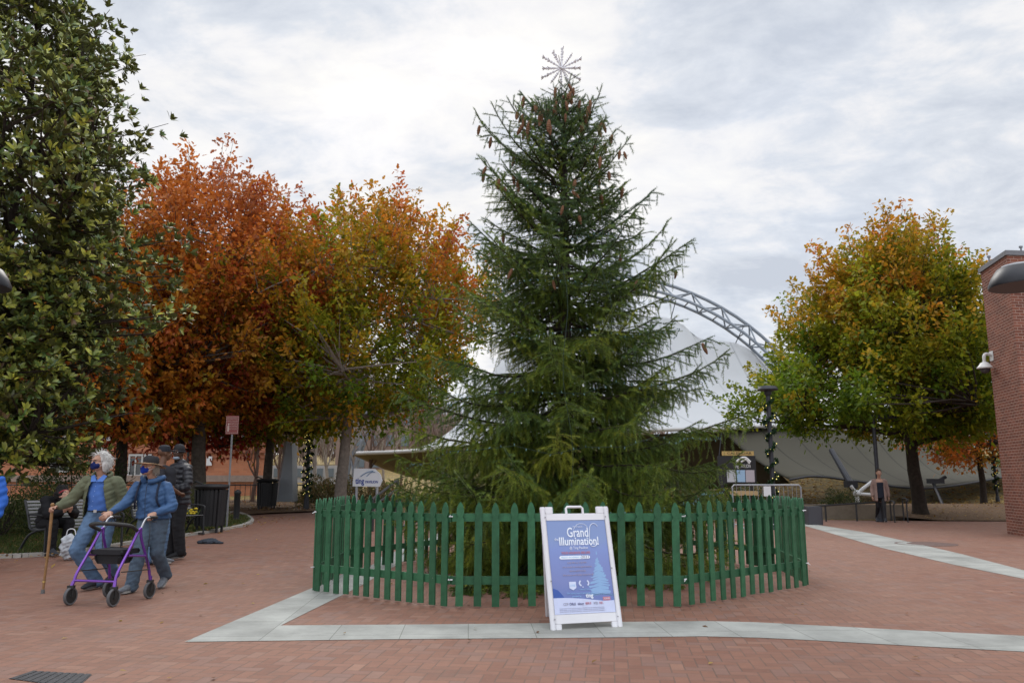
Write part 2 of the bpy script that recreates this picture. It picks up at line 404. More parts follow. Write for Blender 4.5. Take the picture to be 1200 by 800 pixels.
def brickwall(name, c1, c2, mortar, bw=.205, bh=.072, mort=.010, bumpd=.006):
    """running bond on the UV map, metres"""
    m = bpy.data.materials.new(name); m.use_nodes = True
    nt = m.node_tree; n = nt.nodes; l = nt.links; p = n['Principled BSDF']
    uv = n.new('ShaderNodeUVMap'); uv.uv_map = 'UVMap'
    br = n.new('ShaderNodeTexBrick'); br.offset = .5; br.inputs['Scale'].default_value = 1
    br.inputs['Brick Width'].default_value = bw; br.inputs['Row Height'].default_value = bh
    br.inputs['Mortar Size'].default_value = mort/2; br.inputs['Mortar Smooth'].default_value = .2; br.inputs['Bias'].default_value = -.1
    br.inputs['Color1'].default_value = (*c1, 1); br.inputs['Color2'].default_value = (*c2, 1); br.inputs['Mortar'].default_value = (*mortar, 1)
    l.new(uv.outputs[0], br.inputs['Vector'])
    no = n.new('ShaderNodeTexNoise'); no.inputs['Scale'].default_value = .9; no.inputs['Detail'].default_value = 7; no.inputs['Roughness'].default_value = .65
    l.new(uv.outputs[0], no.inputs['Vector'])
    mr = n.new('ShaderNodeMapRange'); mr.inputs[3].default_value = .60; mr.inputs[4].default_value = 1.38; l.new(no.outputs['Fac'], mr.inputs[0])
    mx = n.new('ShaderNodeMix'); mx.data_type = 'RGBA'; mx.blend_type = 'MULTIPLY'; mx.inputs['Factor'].default_value = 1
    l.new(br.outputs['Color'], mx.inputs['A']); l.new(mr.outputs[0], mx.inputs['B']); l.new(mx.outputs['Result'], p.inputs['Base Color'])
    p.inputs['Roughness'].default_value = .88; p.inputs['Specular IOR Level'].default_value = .2
    b = n.new('ShaderNodeBump'); b.invert = True; b.inputs['Strength'].default_value = .8; b.inputs['Distance'].default_value = bumpd
    l.new(br.outputs['Fac'], b.inputs['Height']); l.new(b.outputs[0], p.inputs['Normal'])
    return m
def wall_uv(o):
    me = o.data; uv = me.uv_layers.new(name='UVMap')
    for poly in me.polygons:
        nn = poly.normal
        t = Vector((-nn.y, nn.x, 0))
        if t.length < .3: t = Vector((1, 0, 0)); bt = Vector((0, 1, 0))
        else: t.normalize(); bt = Vector((0, 0, 1))
        for li in poly.loop_indices:
            c = me.vertices[me.loops[li].vertex_index].co; uv.data[li].uv = (c.dot(t), c.dot(bt))

def speckle(name, cols, scales=(3, 30, 120), rough=.9, bump=.6, bd=.03):
    """ground cover: patchy mix of colours at several scales"""
    m = bpy.data.materials.new(name); m.use_nodes = True
    nt = m.node_tree; n = nt.nodes; l = nt.links; p = n['Principled BSDF']; tc = n.new('ShaderNodeTexCoord'); src = None; last = None
    for k, s in enumerate(scales):
        no = n.new('ShaderNodeTexNoise'); no.inputs['Scale'].default_value = s; no.inputs['Detail'].default_value = 5; no.inputs['Roughness'].default_value = .7
        l.new(tc.outputs['Object'], no.inputs['Vector']); last = no
        mr = n.new('ShaderNodeMapRange'); mr.inputs[1].default_value = .42; mr.inputs[2].default_value = .58; l.new(no.outputs['Fac'], mr.inputs[0])
        mx = n.new('ShaderNodeMix'); mx.data_type = 'RGBA'; l.new(mr.outputs[0], mx.inputs['Factor'])
        if src is None: mx.inputs['A'].default_value = (*cols[0], 1)
        else: l.new(src, mx.inputs['A'])
        mx.inputs['B'].default_value = (*cols[k + 1], 1); src = mx.outputs['Result']
    l.new(src, p.inputs['Base Color']); p.inputs['Roughness'].default_value = rough; p.inputs['Specular IOR Level'].default_value = .15
    b = n.new('ShaderNodeBump'); b.inputs['Strength'].default_value = bump; b.inputs['Distance'].default_value = bd
    l.new(last.outputs['Fac'], b.inputs['Height']); l.new(b.outputs[0], p.inputs['Normal'])
    return m

m_brickpave = herringbone('brick_paving')
m_stone = mat('pale_stone', (.42, .46, .455), .8, .3, var=.16, vscale=2.2, bump=.25, bscale=60)
m_kerb = mat('concrete', (.33, .31, .28), .9, .2, var=.2, vscale=4, bump=.3, bscale=50)
m_grassbase = speckle('turf_soil', ((.055, .07, .02), (.10, .10, .035), (.035, .055, .015), (.09, .06, .03)))
m_mulch = speckle('mulch', ((.10, .055, .034), (.15, .095, .055), (.055, .032, .022), (.17, .11, .065)), (1.2, 6, 26))
m_hill = speckle('leafy_hillside', ((.22, .17, .09), (.15, .14, .06), (.42, .28, .08), (.14, .11, .06)), (.35, 1.6, 7), bump=.4, bd=.1)

def struct(o): o['kind'] = 'structure'; return o
# terrain reaching the horizon
def terr(x, y):
    z = hgt(x, y) - .06
    z += 2.7*sm((y - 33)/34)*sm((x - 2)/6) + 3.0*sm((y - 60)/60) + 9*sm((y - 110)/300)
    z += .22*math.sin(x*.31 + y*.12)*sm((y - 34)/15)
    return z
xs = np.concatenate([np.linspace(-900, -60, 10), np.linspace(-50, 60, 56), np.linspace(70, 900, 10)])
ys = np.concatenate([np.linspace(-60, 0, 5), np.linspace(3, 110, 60), np.linspace(125, 1400, 14)])
V = [(x, y, terr(x, y)) for y in ys for x in xs]; nx = len(xs)
F = [(j*nx + i, j*nx + i + 1, (j + 1)*nx + i + 1, (j + 1)*nx + i) for j in range(len(ys) - 1) for i in range(nx - 1)]
struct(np_mesh('terrain', V, F, m_hill, smooth=True))

# brick plaza
far_edge = [(-40, 26), (-16, 34.0), (-11.0, 31.5), (-7.5, 29.5), (-3, 29.0), (2, 29.5), (8, 28.5), (14, 27.0), (20, 26.5), (30, 26), (40, 20)]
plz = [(-40, -12), (40, -12)] + far_edge[::-1]
struct(sheet('brick_plaza', plz, 1.1, m_brickpave, 0.0))
# pale stone bands let into the brick
def band(px, name='stone_band', z=.004, step=.6):
    pts = [gnd(u, v) for (u, v) in px]
    o = struct(sheet(name, [(p.x, p.y) for p in pts], step, m_band, z)); return o
def bandmat():
    m = mat('band_stone', (.290, .295, .275), .8, .3, var=.26, vscale=1.6, bump=.2, bscale=70)
    nt = m.node_tree; n = nt.nodes; l = nt.links; p = n['Principled BSDF']
    src = p.inputs['Base Color'].links[0].from_socket
    tc = n.new('ShaderNodeTexCoord'); mp = n.new('ShaderNodeMapping'); l.new(tc.outputs['Object'], mp.inputs[0]); mp.inputs['Rotation'].default_value = (0, 0, R(-3))
    br = n.new('ShaderNodeTexBrick'); br.offset = 0; br.inputs['Scale'].default_value = 1; br.inputs['Brick Width'].default_value = .61; br.inputs['Row Height'].default_value = .76
    br.inputs['Mortar Size'].default_value = .004; br.inputs['Color1'].default_value = (.9, .9, .9, 1); br.inputs['Color2'].default_value = (1.08, 1.08, 1.08, 1); br.inputs['Mortar'].default_value = (.55, .55, .53, 1)
    l.new(mp.outputs[0], br.inputs['Vector'])
    mx = n.new('ShaderNodeMix'); mx.data_type = 'RGBA'; mx.blend_type = 'MULTIPLY'; mx.inputs['Factor'].default_value = 1
    l.new(src, mx.inputs['A']); l.new(br.outputs['Color'], mx.inputs['B']); l.new(mx.outputs['Result'], p.inputs['Base Color'])
    return m
m_band = bandmat()
band([(216, 752), (450, 749), (644, 747.5), (740, 746.5), (825, 745.5), (887, 747), (950, 750), (1075, 757), (1200, 763.5), (1290, 768.5),
      (1290, 749), (1200, 745), (1075, 738.8), (950, 732.3), (887, 729), (825, 727.5), (733, 728.5), (644, 730), (500, 731.5), (329, 732.7),
      (400, 697.6), (422, 686.5), (470, 659), (505, 639), (560, 610), (552, 607), (492, 635), (440, 655), (364.5, 689.3)])
band([(1300, 703), (1200, 678), (1118, 661.5), (1033, 641.6), (947, 617), (925, 611.5), (957, 614.5), (1014, 623.5), (1067, 635), (1125, 648.5), (1200, 668), (1300, 691)])
# planting bed with kerb on the left
bed_px = [(-120, 655), (0, 653.5), (40, 652), (75, 649.5), (120, 643), (165, 635.5), (205, 630), (240, 625), (270, 620), (288, 616.5), (294, 612.5), (288, 607.5), (274, 603.5)]
bed = [gnd(u, v, .12) for u, v in bed_px]
bed_xy = [(p.x, p.y) for p in bed] + [(-9.2, 26), (-13, 31), (-22, 34), (-45, 34), (-45, 12)]
struct(sheet('grass_bed', bed_xy, .6, m_grassbase, .03))
mb = MB(); top = catmull([Vector((p.x, p.y, hgt(p.x, p.y))) for p in bed] + [Vector((-9.2, 26, hgt(-9.2, 26)))], 4)
for a, b in zip(top[:-1], top[1:]):
    mb.bar(a + Vector((0, 0, .01)), b + Vector((0, 0, .01)), .16, .09)
struct(mb.build('bed_kerb', m_kerb))
# mulch at the far end of the plaza
mul = [(-9.2, 25), (-8.2, 27.5), (-7.0, 28.6), (-3, 28.1), (-1, 29), (-1, 40), (-12, 40), (-24, 36), (-13, 31)]
struct(sheet('mulch_bed', mul, 1.2, m_mulch, .05))
mul2 = [gnd(1040, 604), gnd(1075, 602), gnd(1110, 601.5), gnd(1150, 602), gnd(1230, 604)]
struct(sheet('mulch_bank', [(13.4, 28.6), (14.3, 27.3), (17, 27.0), (20, 26.7), (30, 26.2), (42, 25), (42, 40), (22, 42), (13, 38)], 1.0, m_mulch, 0, hf=lambda x, y: hgt(x, y) + .012 + .30*sm((y - 26.8)/6) - .25*sm((y - 35)/6)))
# drain grate and cover
m_iron = mat('cast_iron', (.06, .06, .065), .7, .4, .5, var=.3, vscale=20, bump=.4, bscale=90)
mb = MB()
c0, c1, c2, c3 = [gnd(u, v) for u, v in ((10, 795), (38, 786), (108, 790), (90, 806))]
for k in range(9):
    t0, t1 = (k + .12)/9, (k + .8)/9
    a0, a1 = c0.lerp(c3, t0), c0.lerp(c3, t1); b0, b1 = c1.lerp(c2, t0), c1.lerp(c2, t1)
    for q in (a0, a1, b0, b1): q.z = .006
    mb.add([a0, a1, b1, b0], [(0, 1, 2, 3)])
E_ = [Vector((q.x, q.y, .003)) for q in (c0, c3, c2, c1)]
mb.add(E_, [(0, 1, 2, 3)])
tag(mb.build('drain_grate', m_iron), 'dark slotted iron drain grate set in the brick at the lower left', 'drain')
mb = MB(); c = gnd(1085, 637)
mb.lathe([(.62, -.01), (.62, .006), (.57, .006), (.56, .003), (.02, .006)], (c.x, c.y, .0), 36)
tag(mb.build('manhole_cover', mat('cover_iron', (.13, .085, .075), .8, .3, .2, var=.3, vscale=12)), 'round brownish manhole cover in the brick near the walking woman', 'manhole cover')
# ---------------------------------------------------------------- picket fence
m_green = mat('green_paint', (.030, .110, .052), .6, .3, var=.30, vscale=11, bump=.2, bscale=120)
_n = m_green.node_tree.nodes; _l = m_green.node_tree.links; _p = _n['Principled BSDF']; _s = _p.inputs['Base Color'].links[0].from_socket
_oi = _n.new('ShaderNodeObjectInfo'); _mr = _n.new('ShaderNodeMapRange'); _mr.inputs[3].default_value = .80; _mr.inputs[4].default_value = 1.22; _l.new(_oi.outputs['Random'], _mr.inputs[0])
_mx = _n.new('ShaderNodeMix'); _mx.data_type = 'RGBA'; _mx.blend_type = 'MULTIPLY'; _mx.inputs['Factor'].default_value = 1; _l.new(_s, _mx.inputs['A']); _l.new(_mr.outputs[0], _mx.inputs['B'])
# wood grain ridges and small chips of bare wood
_tc = _n.new('ShaderNodeTexCoord'); _mp = _n.new('ShaderNodeMapping'); _mp.inputs['Scale'].default_value = (60, 60, 3.5); _l.new(_tc.outputs['Object'], _mp.inputs[0])
_ad = _n.new('ShaderNodeVectorMath'); _ad.operation = 'ADD'; _l.new(_mp.outputs[0], _ad.inputs[0]); _l.new(_oi.outputs['Location'], _ad.inputs[1])
_g = _n.new('ShaderNodeTexNoise'); _g.inputs['Scale'].default_value = 1; _g.inputs['Detail'].default_value = 4; _l.new(_ad.outputs[0], _g.inputs['Vector'])
_b = _n.new('ShaderNodeBump'); _b.inputs['Strength'].default_value = .5; _b.inputs['Distance'].default_value = .004; _l.new(_g.outputs['Fac'], _b.inputs['Height']); _l.new(_b.outputs[0], _p.inputs['Normal'])
_c = _n.new('ShaderNodeTexNoise'); _c.inputs['Scale'].default_value = 38; _c.inputs['Detail'].default_value = 3; _a2 = _n.new('ShaderNodeVectorMath'); _a2.operation = 'ADD'; _l.new(_tc.outputs['Object'], _a2.inputs[0]); _l.new(_oi.outputs['Location'], _a2.inputs[1]); _l.new(_a2.outputs[0], _c.inputs['Vector'])
_cr = _n.new('ShaderNodeMapRange'); _cr.inputs[1].default_value = .74; _cr.inputs[2].default_value = .77; _l.new(_c.outputs['Fac'], _cr.inputs[0])
_m2 = _n.new('ShaderNodeMix'); _m2.data_type = 'RGBA'; _l.new(_cr.outputs[0], _m2.inputs['Factor']); _l.new(_mx.outputs['Result'], _m2.inputs['A']); _m2.inputs['B'].default_value = (.22, .20, .16, 1); _l.new(_m2.outputs['Result'], _p.inputs['Base Color'])
FP = [(-.68, 9.08), (1.92, 9.13), (3.89, 10.83), (4.15, 12.9), (3.05, 14.75), (1.0, 15.45), (-1.25, 14.7), (-2.52, 12.65), (-2.5, 10.35)]
fence = thing('picket_fence', 'green wooden picket fence ringing the tall spruce', 'fence', (.67, 12.1, 0))
def picket_poly(w, H):
    h = w/2
    prof = [(h, 0), (h, H - .200), (h*.96, H - .188), (h*.62, H - .172), (h*.60, H - .162), (h*.86, H - .142), (h*1.0, H - .112), (h*.98, H - .088), (h*.80, H - .052), (h*.48, H - .022), (h*.2, H - .006)]
    return prof + [(0, H)] + [(-x, z) for x, z in prof[::-1]]
pk_mesh = None; n_pk = 0; rest = MB()
for k in range(len(FP)):
    a = Vector((*FP[k], 0)); b = Vector((*FP[(k + 1) % len(FP)], 0)); d = (b - a); L = d.length; d.normalize()
    out = Vector((d.y, -d.x, 0)); ang = math.atan2(d.y, d.x)
    if out.dot(Vector((.67, 12.1, 0)) - a) > 0: out = -out
    ns = 13; base = Vector(fence.location)
    for z in (.285, .965):
        mb = MB(); zc = z + random.uniform(-.008, .008)
        mb.box(((a + b)/2 - out*.028 + Vector((0, 0, zc + .05*0))) - base, (L - .02, .036, .088), ang, bev=.004)
        mb.build('rail', m_green, fence)
    for i in range(ns):
        t = (i + .5)/ns; p = a.lerp(b, t); jit = Vector((0, 0, random.uniform(.0, .012)))
        tilt = random.gauss(0, .006); Mr = Matrix.Rotation(ang, 3, 'Z') @ Matrix.Rotation(tilt, 3, 'Y')
        n_pk += 1
        bk = k in (4, 3) and n_pk > 0
        if k == 4 or (k == 3 and i > 8):                       # the pickets at the far back, hardly seen
            rest.prism(picket_poly(.083, 1.12), .019, Mr, p + Vector((0, 0, .012)) - base)
            continue
        if pk_mesh is None:
            q = MB(); q.prism(picket_poly(.083, 1.12), .019); o = q.build('picket', m_green, fence); pk_mesh = o.data
        else:
            o = bpy.data.objects.new('picket', pk_mesh); COL.objects.link(o); o.parent = fence
        o.location = p + jit + Vector((0, 0, .012)) - base
        o.rotation_euler = (random.gauss(0, .006), tilt, ang)
r = rest.build('picket', m_green, fence); r['kind'] = 'stuff'
m_wht = mat('white_cable_tie', (.75, .76, .78), .4)
for k in range(len(FP)):
    for z in (.3, .98):
        mb = MB()
        p = Vector((*FP[k], z)) - Vector(fence.location)
        mb.box(p + Vector((0, .0, .0)), (.010, .05, .012), random.uniform(0, 3))
        mb.tube([p, p + Vector((random.uniform(-.03, .03), -.05, random.uniform(-.03, .03)))], .004, 5)
        mb.build('cable_tie', m_wht, fence)

# ---------------------------------------------------------------- folding sign board
m_plas = mat('white_plastic', (.70, .70, .73), .35, .4, var=.04, vscale=5)
BL, BR_ = Vector((.375, 7.78, 0)), Vector((1.045, 7.97, 0))
wv = (BR_ - BL); Wb = wv.length; yaw = math.atan2(wv.y, wv.x)
sb = thing('sandwich_board', 'white plastic folding sign board with blue poster in front of the picket fence', 'sign board', ((BL + BR_)/2), yaw)
HB = 1.09; lean = math.asin(.30/HB)
FM = Matrix.Translation((0, 0, 0)) @ Matrix.Rotation(-lean, 4, 'X') @ Matrix.Diagonal((1.03, 1, 1.055, 1))     # board plane: local x right, z up along the board, leaning back (+y)
BM = Matrix.Translation((.20, .77, 0)) @ Matrix.Rotation(-.17, 4, 'Y') @ Matrix.Rotation(lean*1.38, 4, 'X') @ Matrix.Diagonal((1.03, 1, 1.04, 1))
def board_frame(M, name, front):
    g = MB(); w = .70; T = .032
    def bx(x0, x1, z0, z1, th=T, yo=0, bev=.006):
        q = MB(); q.box(((x0 + x1)/2, yo, (z0 + z1)/2), (x1 - x0, th, z1 - z0), bev=bev)
        g.add([M @ Vector(v) for v in q.v], q.f)
    bx(-w/2, -w/2 + .047, 0, 1.10)
    bx(w/2 - .047, w/2, 0, 1.10)
    bx(-w/2 + .0472, -w/2 + .105, -.0, .05); bx(w/2 - .105, w/2 - .0472, -.0, .05)       # feet
    bx(-w/2 + .0472, w/2 - .0472, .052, .128)                    # bottom rail
    bx(-w/2 + .0472, w/2 - .0472, .972, 1.035)                   # top rail
    bx(-w/2 + .0472, -w/2 + .125, 1.037, 1.10); bx(w/2 - .125, w/2 - .0472, 1.037, 1.10)
    bx(-w/2 + .044, w/2 - .044, .12, .98, .008, .006, .001)      # backing panel
    return g.build(name, m_plas, sb)
board_frame(FM, 'front_board', True); board_frame(BM, 'back_board', False)
g = MB(); pts = [(-.085, 1.03), (-.085, 1.085), (-.07, 1.10), (.07, 1.10), (.085, 1.085), (.085, 1.03)]
g.tube([FM @ Vector((x, 0, z)) for x, z in pts], .013, 8); g.build('carry_handle', m_plas, sb, smooth=True)
m_riv = mat('grey_rivet', (.3, .3, .32), .4)
for (x, z) in ((-.31, .09), (.31, .09), (-.31, 1.0), (.31, 1.0), (-.31, .42), (.31, .52)):
    g = MB(); q = MB(); q.lathe([(.0001, 0), (.007, .001), (.007, .004), (.0001, .005)], (0, 0, 0), 8, M=Matrix.Rotation(PI/2, 3, 'X')); g.add([FM @ (Vector(v) + Vector((x, -.017, z))) for v in q.v], q.f)
    g.build('rivet', m_riv, sb)

# poster, drawn as flat printed shapes; x -0.28..0.28, z .135.. .967
def post_mat():
    m = bpy.data.materials.new('poster_print'); m.use_nodes = True; nt = m.node_tree; n = nt.nodes; l = nt.links; p = n['Principled BSDF']
    tc = n.new('ShaderNodeTexCoord'); sp = n.new('ShaderNodeSeparateXYZ'); l.new(tc.outputs['Object'], sp.inputs[0])
    no = n.new('ShaderNodeTexNoise'); no.inputs['Scale'].default_value = 4; no.inputs['Detail'].default_value = 3; l.new(tc.outputs['Object'], no.inputs['Vector'])
    ad = n.new('ShaderNodeMath'); ad.operation = 'MULTIPLY_ADD'; l.new(no.outputs['Fac'], ad.inputs[0]); ad.inputs[1].default_value = .35; l.new(sp.outputs['Z'], ad.inputs[2])
    cr = n.new('ShaderNodeValToRGB'); l.new(ad.outputs[0], cr.inputs[0]); e = cr.color_ramp.elements
    e[0].position = .25; e[0].color = (.085, .15, .40, 1); e[1].position = 1.15; e[1].color = (.20, .28, .52, 1)
    q = e.new(.6); q.color = (.17, .21, .46, 1); q = e.new(.9); q.color = (.19, .26, .55, 1)
    l.new(cr.outputs[0], p.inputs['Base Color']); p.inputs['Roughness'].default_value = .35
    return m
def flat(name, poly, m, lift, smooth=False):
    g = MB(); n_ = len(poly)
    vs = [FM @ Vector((x, -.0165 - lift, z)) for x, z in poly] + [FM @ Vector((x, -.015 - lift, z)) for x, z in poly]
    g.add(vs, [tuple(range(n_))] + [(i, (i + 1) % n_, (i + 1) % n_ + n_, i + n_) for i in range(n_)])
    return g.build(name, m, sb)
x0, x1, z0, z1 = -.300, .300, .131, .970
flat('poster', [(x0, z0), (x1, z0), (x1, z1), (x0, z1)], post_mat(), -.010)
LIFT = -.0085
hillp = [(x0, z0), (x1, z0), (x1, .235), (.2, .232), (.1, .245), (0, .258), (-.12, .268), (-.2, .272), (x0, .272)]
m_snow = mat('printed_snow', (.55, .60, .80), .4, var=.06, vscale=8)
flat('snow_bank', hillp, m_snow, LIFT)
dk = [(x0, .274), (-.19, .270), (-.22, .31), (-.25, .34), (x0, .36)]
flat('dark_print', dk, mat('printed_navy', (.045, .10, .36), .4), LIFT - .0004)
m_w = mat('printed_white', (.78, .84, .92), .4); m_lb = mat('printed_light_blue', (.30, .52, .78), .4); m_cy = mat('printed_cyan', (.24, .40, .64), .4)
m_rd = mat('printed_red', (.50, .20, .26), .4); m_gr = mat('printed_grey', (.36, .36, .46), .4); m_tan = mat('printed_tan', (.40, .34, .42), .4); m_nv = mat('printed_dark', (.10, .10, .22), .4)
# lit tree print
g = MB(); cx = .175
def fl(poly, lift=LIFT - .0012):
    vs = [FM @ Vector((x, -.0165 - lift, z)) for x, z in poly]; g.add(vs, [tuple(range(len(poly)))])
for k in range(34):
    z = .62 - .0108*k; w = .012 + .0040*k
    for s in (-1, 1):
        L = w*random.uniform(.75, 1.2)
        fl([(cx, z + .004), (cx + s*L, z - .012 + random.uniform(-.012, .01)), (cx + s*L*.9, z - .020), (cx, z - .007)], LIFT - .0012 - .00001*k)
fl([(cx - .006, .66), (cx, .685), (cx + .006, .66), (cx, .64)])
g.build('lit_tree_print', m_cy, sb, fix=False)
g = MB()
for k in range(30):
    z = .61 - .012*k; w = .004 + .0011*k
    for s in (-1, 1):
        fl([(cx, z + .005), (cx + s*w*random.uniform(.7, 1.6), z - .008), (cx, z - .009)], LIFT - .0020 - .00001*k)
for k in range(40):
    z = random.uniform(.27, .6); w = (.64 - z)*.34; x = cx + random.uniform(-w, w); r_ = .0022
    fl([(x - r_, z), (x, z - r_), (x + r_, z), (x, z + r_)], LIFT - .0026)
g.build('glow_print', mat('printed_pale', (.42, .64, .80), .4), sb, fix=False)
def TX(s, x, z, size, m, width=None, name='lettering', bold=0.0, shear=0, lift=.0028):
    M = FM @ Matrix.Translation((x, -.0165 - LIFT - lift + .0, z)) @ Matrix.Rotation(PI/2, 4, 'X')
    M = FM @ Matrix.Translation((x, -.0165 + .0085 - lift, z)) @ Matrix.Rotation(PI/2, 4, 'X')
    return text(name, s, size, m, sb, M, width, bold=bold, shear=shear)
TX('Grand', .005, .853, .125, m_w, .215, bold=.0012)
TX('Illumination!', .01, .772, .105, m_w, .40, bold=.0016)
TX('the', -.215, .795, .038, m_w, .04)
TX('CITY OF LIGHTS', .01, .908, .014, m_w, .10)
TX('@ Ting Pavilion', .0, .713, .034, m_w, .185)
TX('YOUR HOLIDAYS ARE LIVE', -.035, .668, .029, m_rd, .29, bold=.0006)
g = MB()
g.add([FM @ Vector((x, -.0165 + .0085 - .0026, z)) for x, z in ((-.19, .612), (.085, .612), (.10, .617), (.105, .627), (.10, .638), (.085, .643), (-.19, .643), (-.20, .638), (-.205, .627), (-.20, .617))], [tuple(range(10))])
g.build('date_bar', m_w, sb, fix=False)
TX('FRIDAY, NOVEMBER 26', -.085, .628, .02, m_lb, .20, lift=.0034); TX('2021', .055, .628, .034, m_nv, .075, lift=.0034)
for k, (s, w_) in enumerate((('5:30 PM to 7:30 PM', .19), ('Live music by local performers', .29), ('Santa and friends', .16), ('Hot cocoa and holiday treats for all', .30))):
    TX(s, -.035, .578 - .036*k, .022, m_tan, w_)
g = MB()
def disc(cx_, cz_, rr, n_=20, lift=.0028, a0=0, a1=2*PI, ri=0.0):
    vs = []; 
    for k in range(n_ + 1):
        a = a0 + (a1 - a0)*k/n_
        for r_ in (ri, rr): vs.append(FM @ Vector((cx_ + r_*math.cos(a), -.0165 + .0085 - lift, cz_ + r_*math.sin(a))))
    g.add(vs, [(2*i, 2*i + 1, 2*i + 3, 2*i + 2) for i in range(n_)])
for (ax, az) in ((-.10, .375),):
    g.add([FM @ Vector((x, -.0165 + .0085 - .0028, z)) for x, z in ((ax - .034, az - .02), (ax, az - .04), (ax + .034, az - .02), (ax + .034, az + .035), (ax - .034, az + .035))], [(0, 1, 2, 3, 4)])
disc(-.01, .395, .028, 12, a0=1.9, a1=4.6, ri=.014); disc(.04, .395, .028, 12, a0=-1.2, a1=1.3, ri=.014)
disc(.0, .36, .006, 8)
g.build('emblem_print', mat('emblem_white', (.60, .66, .84), .4), sb, fix=False)
TX('CHARLOTTESVILLE', .02, .338, .016, m_lb, .11); TX('LIVE', -.10, .375, .03, m_lb, .05, lift=.0036)
TX('This holiday event is presented by the', -.025, .307, .019, m_lb, .28)
TX('powered by', -.07, .281, .019, m_lb, .09); TX('ting', .055, .283, .05, m_w, .075, bold=.0012)
# swash over the lettering
def swash(pts, r_):
    q = MB(); q.tube([FM @ Vector((x, -.0165 + .0085 - .003, z)) for x, z in [(p.x, p.y) for p in catmull([Vector((a, b, 0)) for a, b in pts], 6)]], r_, 5); return q
q = swash([(.12, .80), (.135, .90), (.165, .935), (.20, .93), (.215, .91)], .003); q.build('swash', m_w, sb)
q = swash([(-.035, .885), (.01, .93), (.07, .935), (.11, .91)], .002); q.build('swash', m_w, sb)
q = swash([(.115, .80), (.125, .735), (.155, .722), (.19, .74), (.205, .765)], .003); q.build('swash', m_w, sb)
# sponsor strip
for s, x, w_, mm_ in (('CDF', -.185, .05, m_gr), ('CVILLE', -.12, .06, m_nv), ('ting', -.04, .062, m_nv), ('NEWS 19', .035, .055, m_rd), ('WTJU', .11, .045, m_gr)):
    TX(s, x, .215, .03, mm_, w_, bold=.0006)
TX('NBC', .165, .215, .03, m_rd, .04)
for k in range(3): TX('Special thanks to our sponsors, partners, volunteers and the downtown businesses', -.03, .180 - .014*k, .010, m_gr, .44)
flat('red_tab', [(.188, .236), (.262, .236), (.262, .268), (.188, .268)], m_rd, LIFT - .001)
flat('tab_panel', [(.195, .165), (.262, .165), (.262, .233), (.195, .233)], mat('tab_pale', (.62, .66, .80), .4), LIFT - .001)
TX('SCAN ME', .225, .252, .016, m_w, .055, lift=.0036)
# ---------------------------------------------------------------- brick building corner on the right
m_redbrick = brickwall('red_brick', (.235, .090, .060), (.145, .060, .045), (.46, .36, .30))
m_cap = mat('cap_metal', (.17, .175, .19), .5, .4, .3, var=.1)
bl = thing('brick_building', 'red brick building corner with a grey metal cap at the right edge', 'building', (12.5, 20, 0))
C1, C2, C3, C4 = (12.67, 20.9), (12.3, 19.16), (26, 20.6), (26.4, 22.3)
mb = MB(); hgtw = 6.93
pts = [C1, C2, C3, C4]
mb.add([(x, y, z) for z in (-.1, hgtw) for x, y in pts], [(0, 1, 5, 4), (1, 2, 6, 5), (2, 3, 7, 6), (3, 0, 4, 7), (4, 5, 6, 7), (3, 2, 1, 0)])
o = mb.build('wall', m_redbrick, bl, world=True); wall_uv(o)
mb = MB()
cen = Vector((sum(p[0] for p in pts)/4, sum(p[1] for p in pts)/4, 0))
P2 = []
for i, p in enumerate(pts):
    d = (Vector((*p, 0)) - cen); d.normalize(); P2.append(Vector((*p, 0)) + Vector((-.045 if i < 2 else .045, -.045 if i in (1, 2) else .045, 0)))
mb.add([(p.x, p.y, z) for z in (hgtw - .07, hgtw + .05) for p in P2], [(0, 1, 5, 4), (1, 2, 6, 5), (2, 3, 7, 6), (3, 0, 4, 7), (4, 5, 6, 7), (3, 2, 1, 0)])
mb.build('cap', m_cap, bl, world=True)
mb = MB()
for x, y in ((12.62, 20.4), (12.9, 19.5)):
    mb.tube([(x, y, hgtw + .04), (x, y, hgtw + .22)], .02, 6); mb.box((x, y, hgtw + .24), (.07, .05, .05))
mb.build('roof_fitting', m_cap, bl, world=True)

m_cam = mat('camera_white', (.62, .62, .60), .4, .4)
p = Vector((12.60, 20.7, 0)); cz = at(1150, 428, 20.7).z
sc_ = thing('security_camera', 'white dome security camera on a bracket at the brick wall edge', 'camera', (p.x, p.y, cz))
mb = MB(); mb.box((.02, 0, .25), (.06, .16, .26), bev=.01); mb.tube(catmull([(0, 0, .28), (-.13, 0, .30), (-.19, 0, .24), (-.20, 0, .08)], 5), .042, 10)
mb.build('bracket', m_cam, sc_, smooth=True)
mb = MB(); mb.lathe([(.03, .10), (.10, .06), (.16, -.02), (.19, -.05), (.19, -.08), (.12, -.085)], (-.20, 0, 0), 20); mb.build('housing', m_cam, sc_, smooth=True)
mb = MB(); mb.lathe([(.125, -.085), (.12, -.13), (.08, -.19), (.0001, -.215)], (-.20, 0, 0), 18); mb.build('dome', mat('smoked_glass', (.05, .05, .06), .1, .5), sc_, smooth=True)

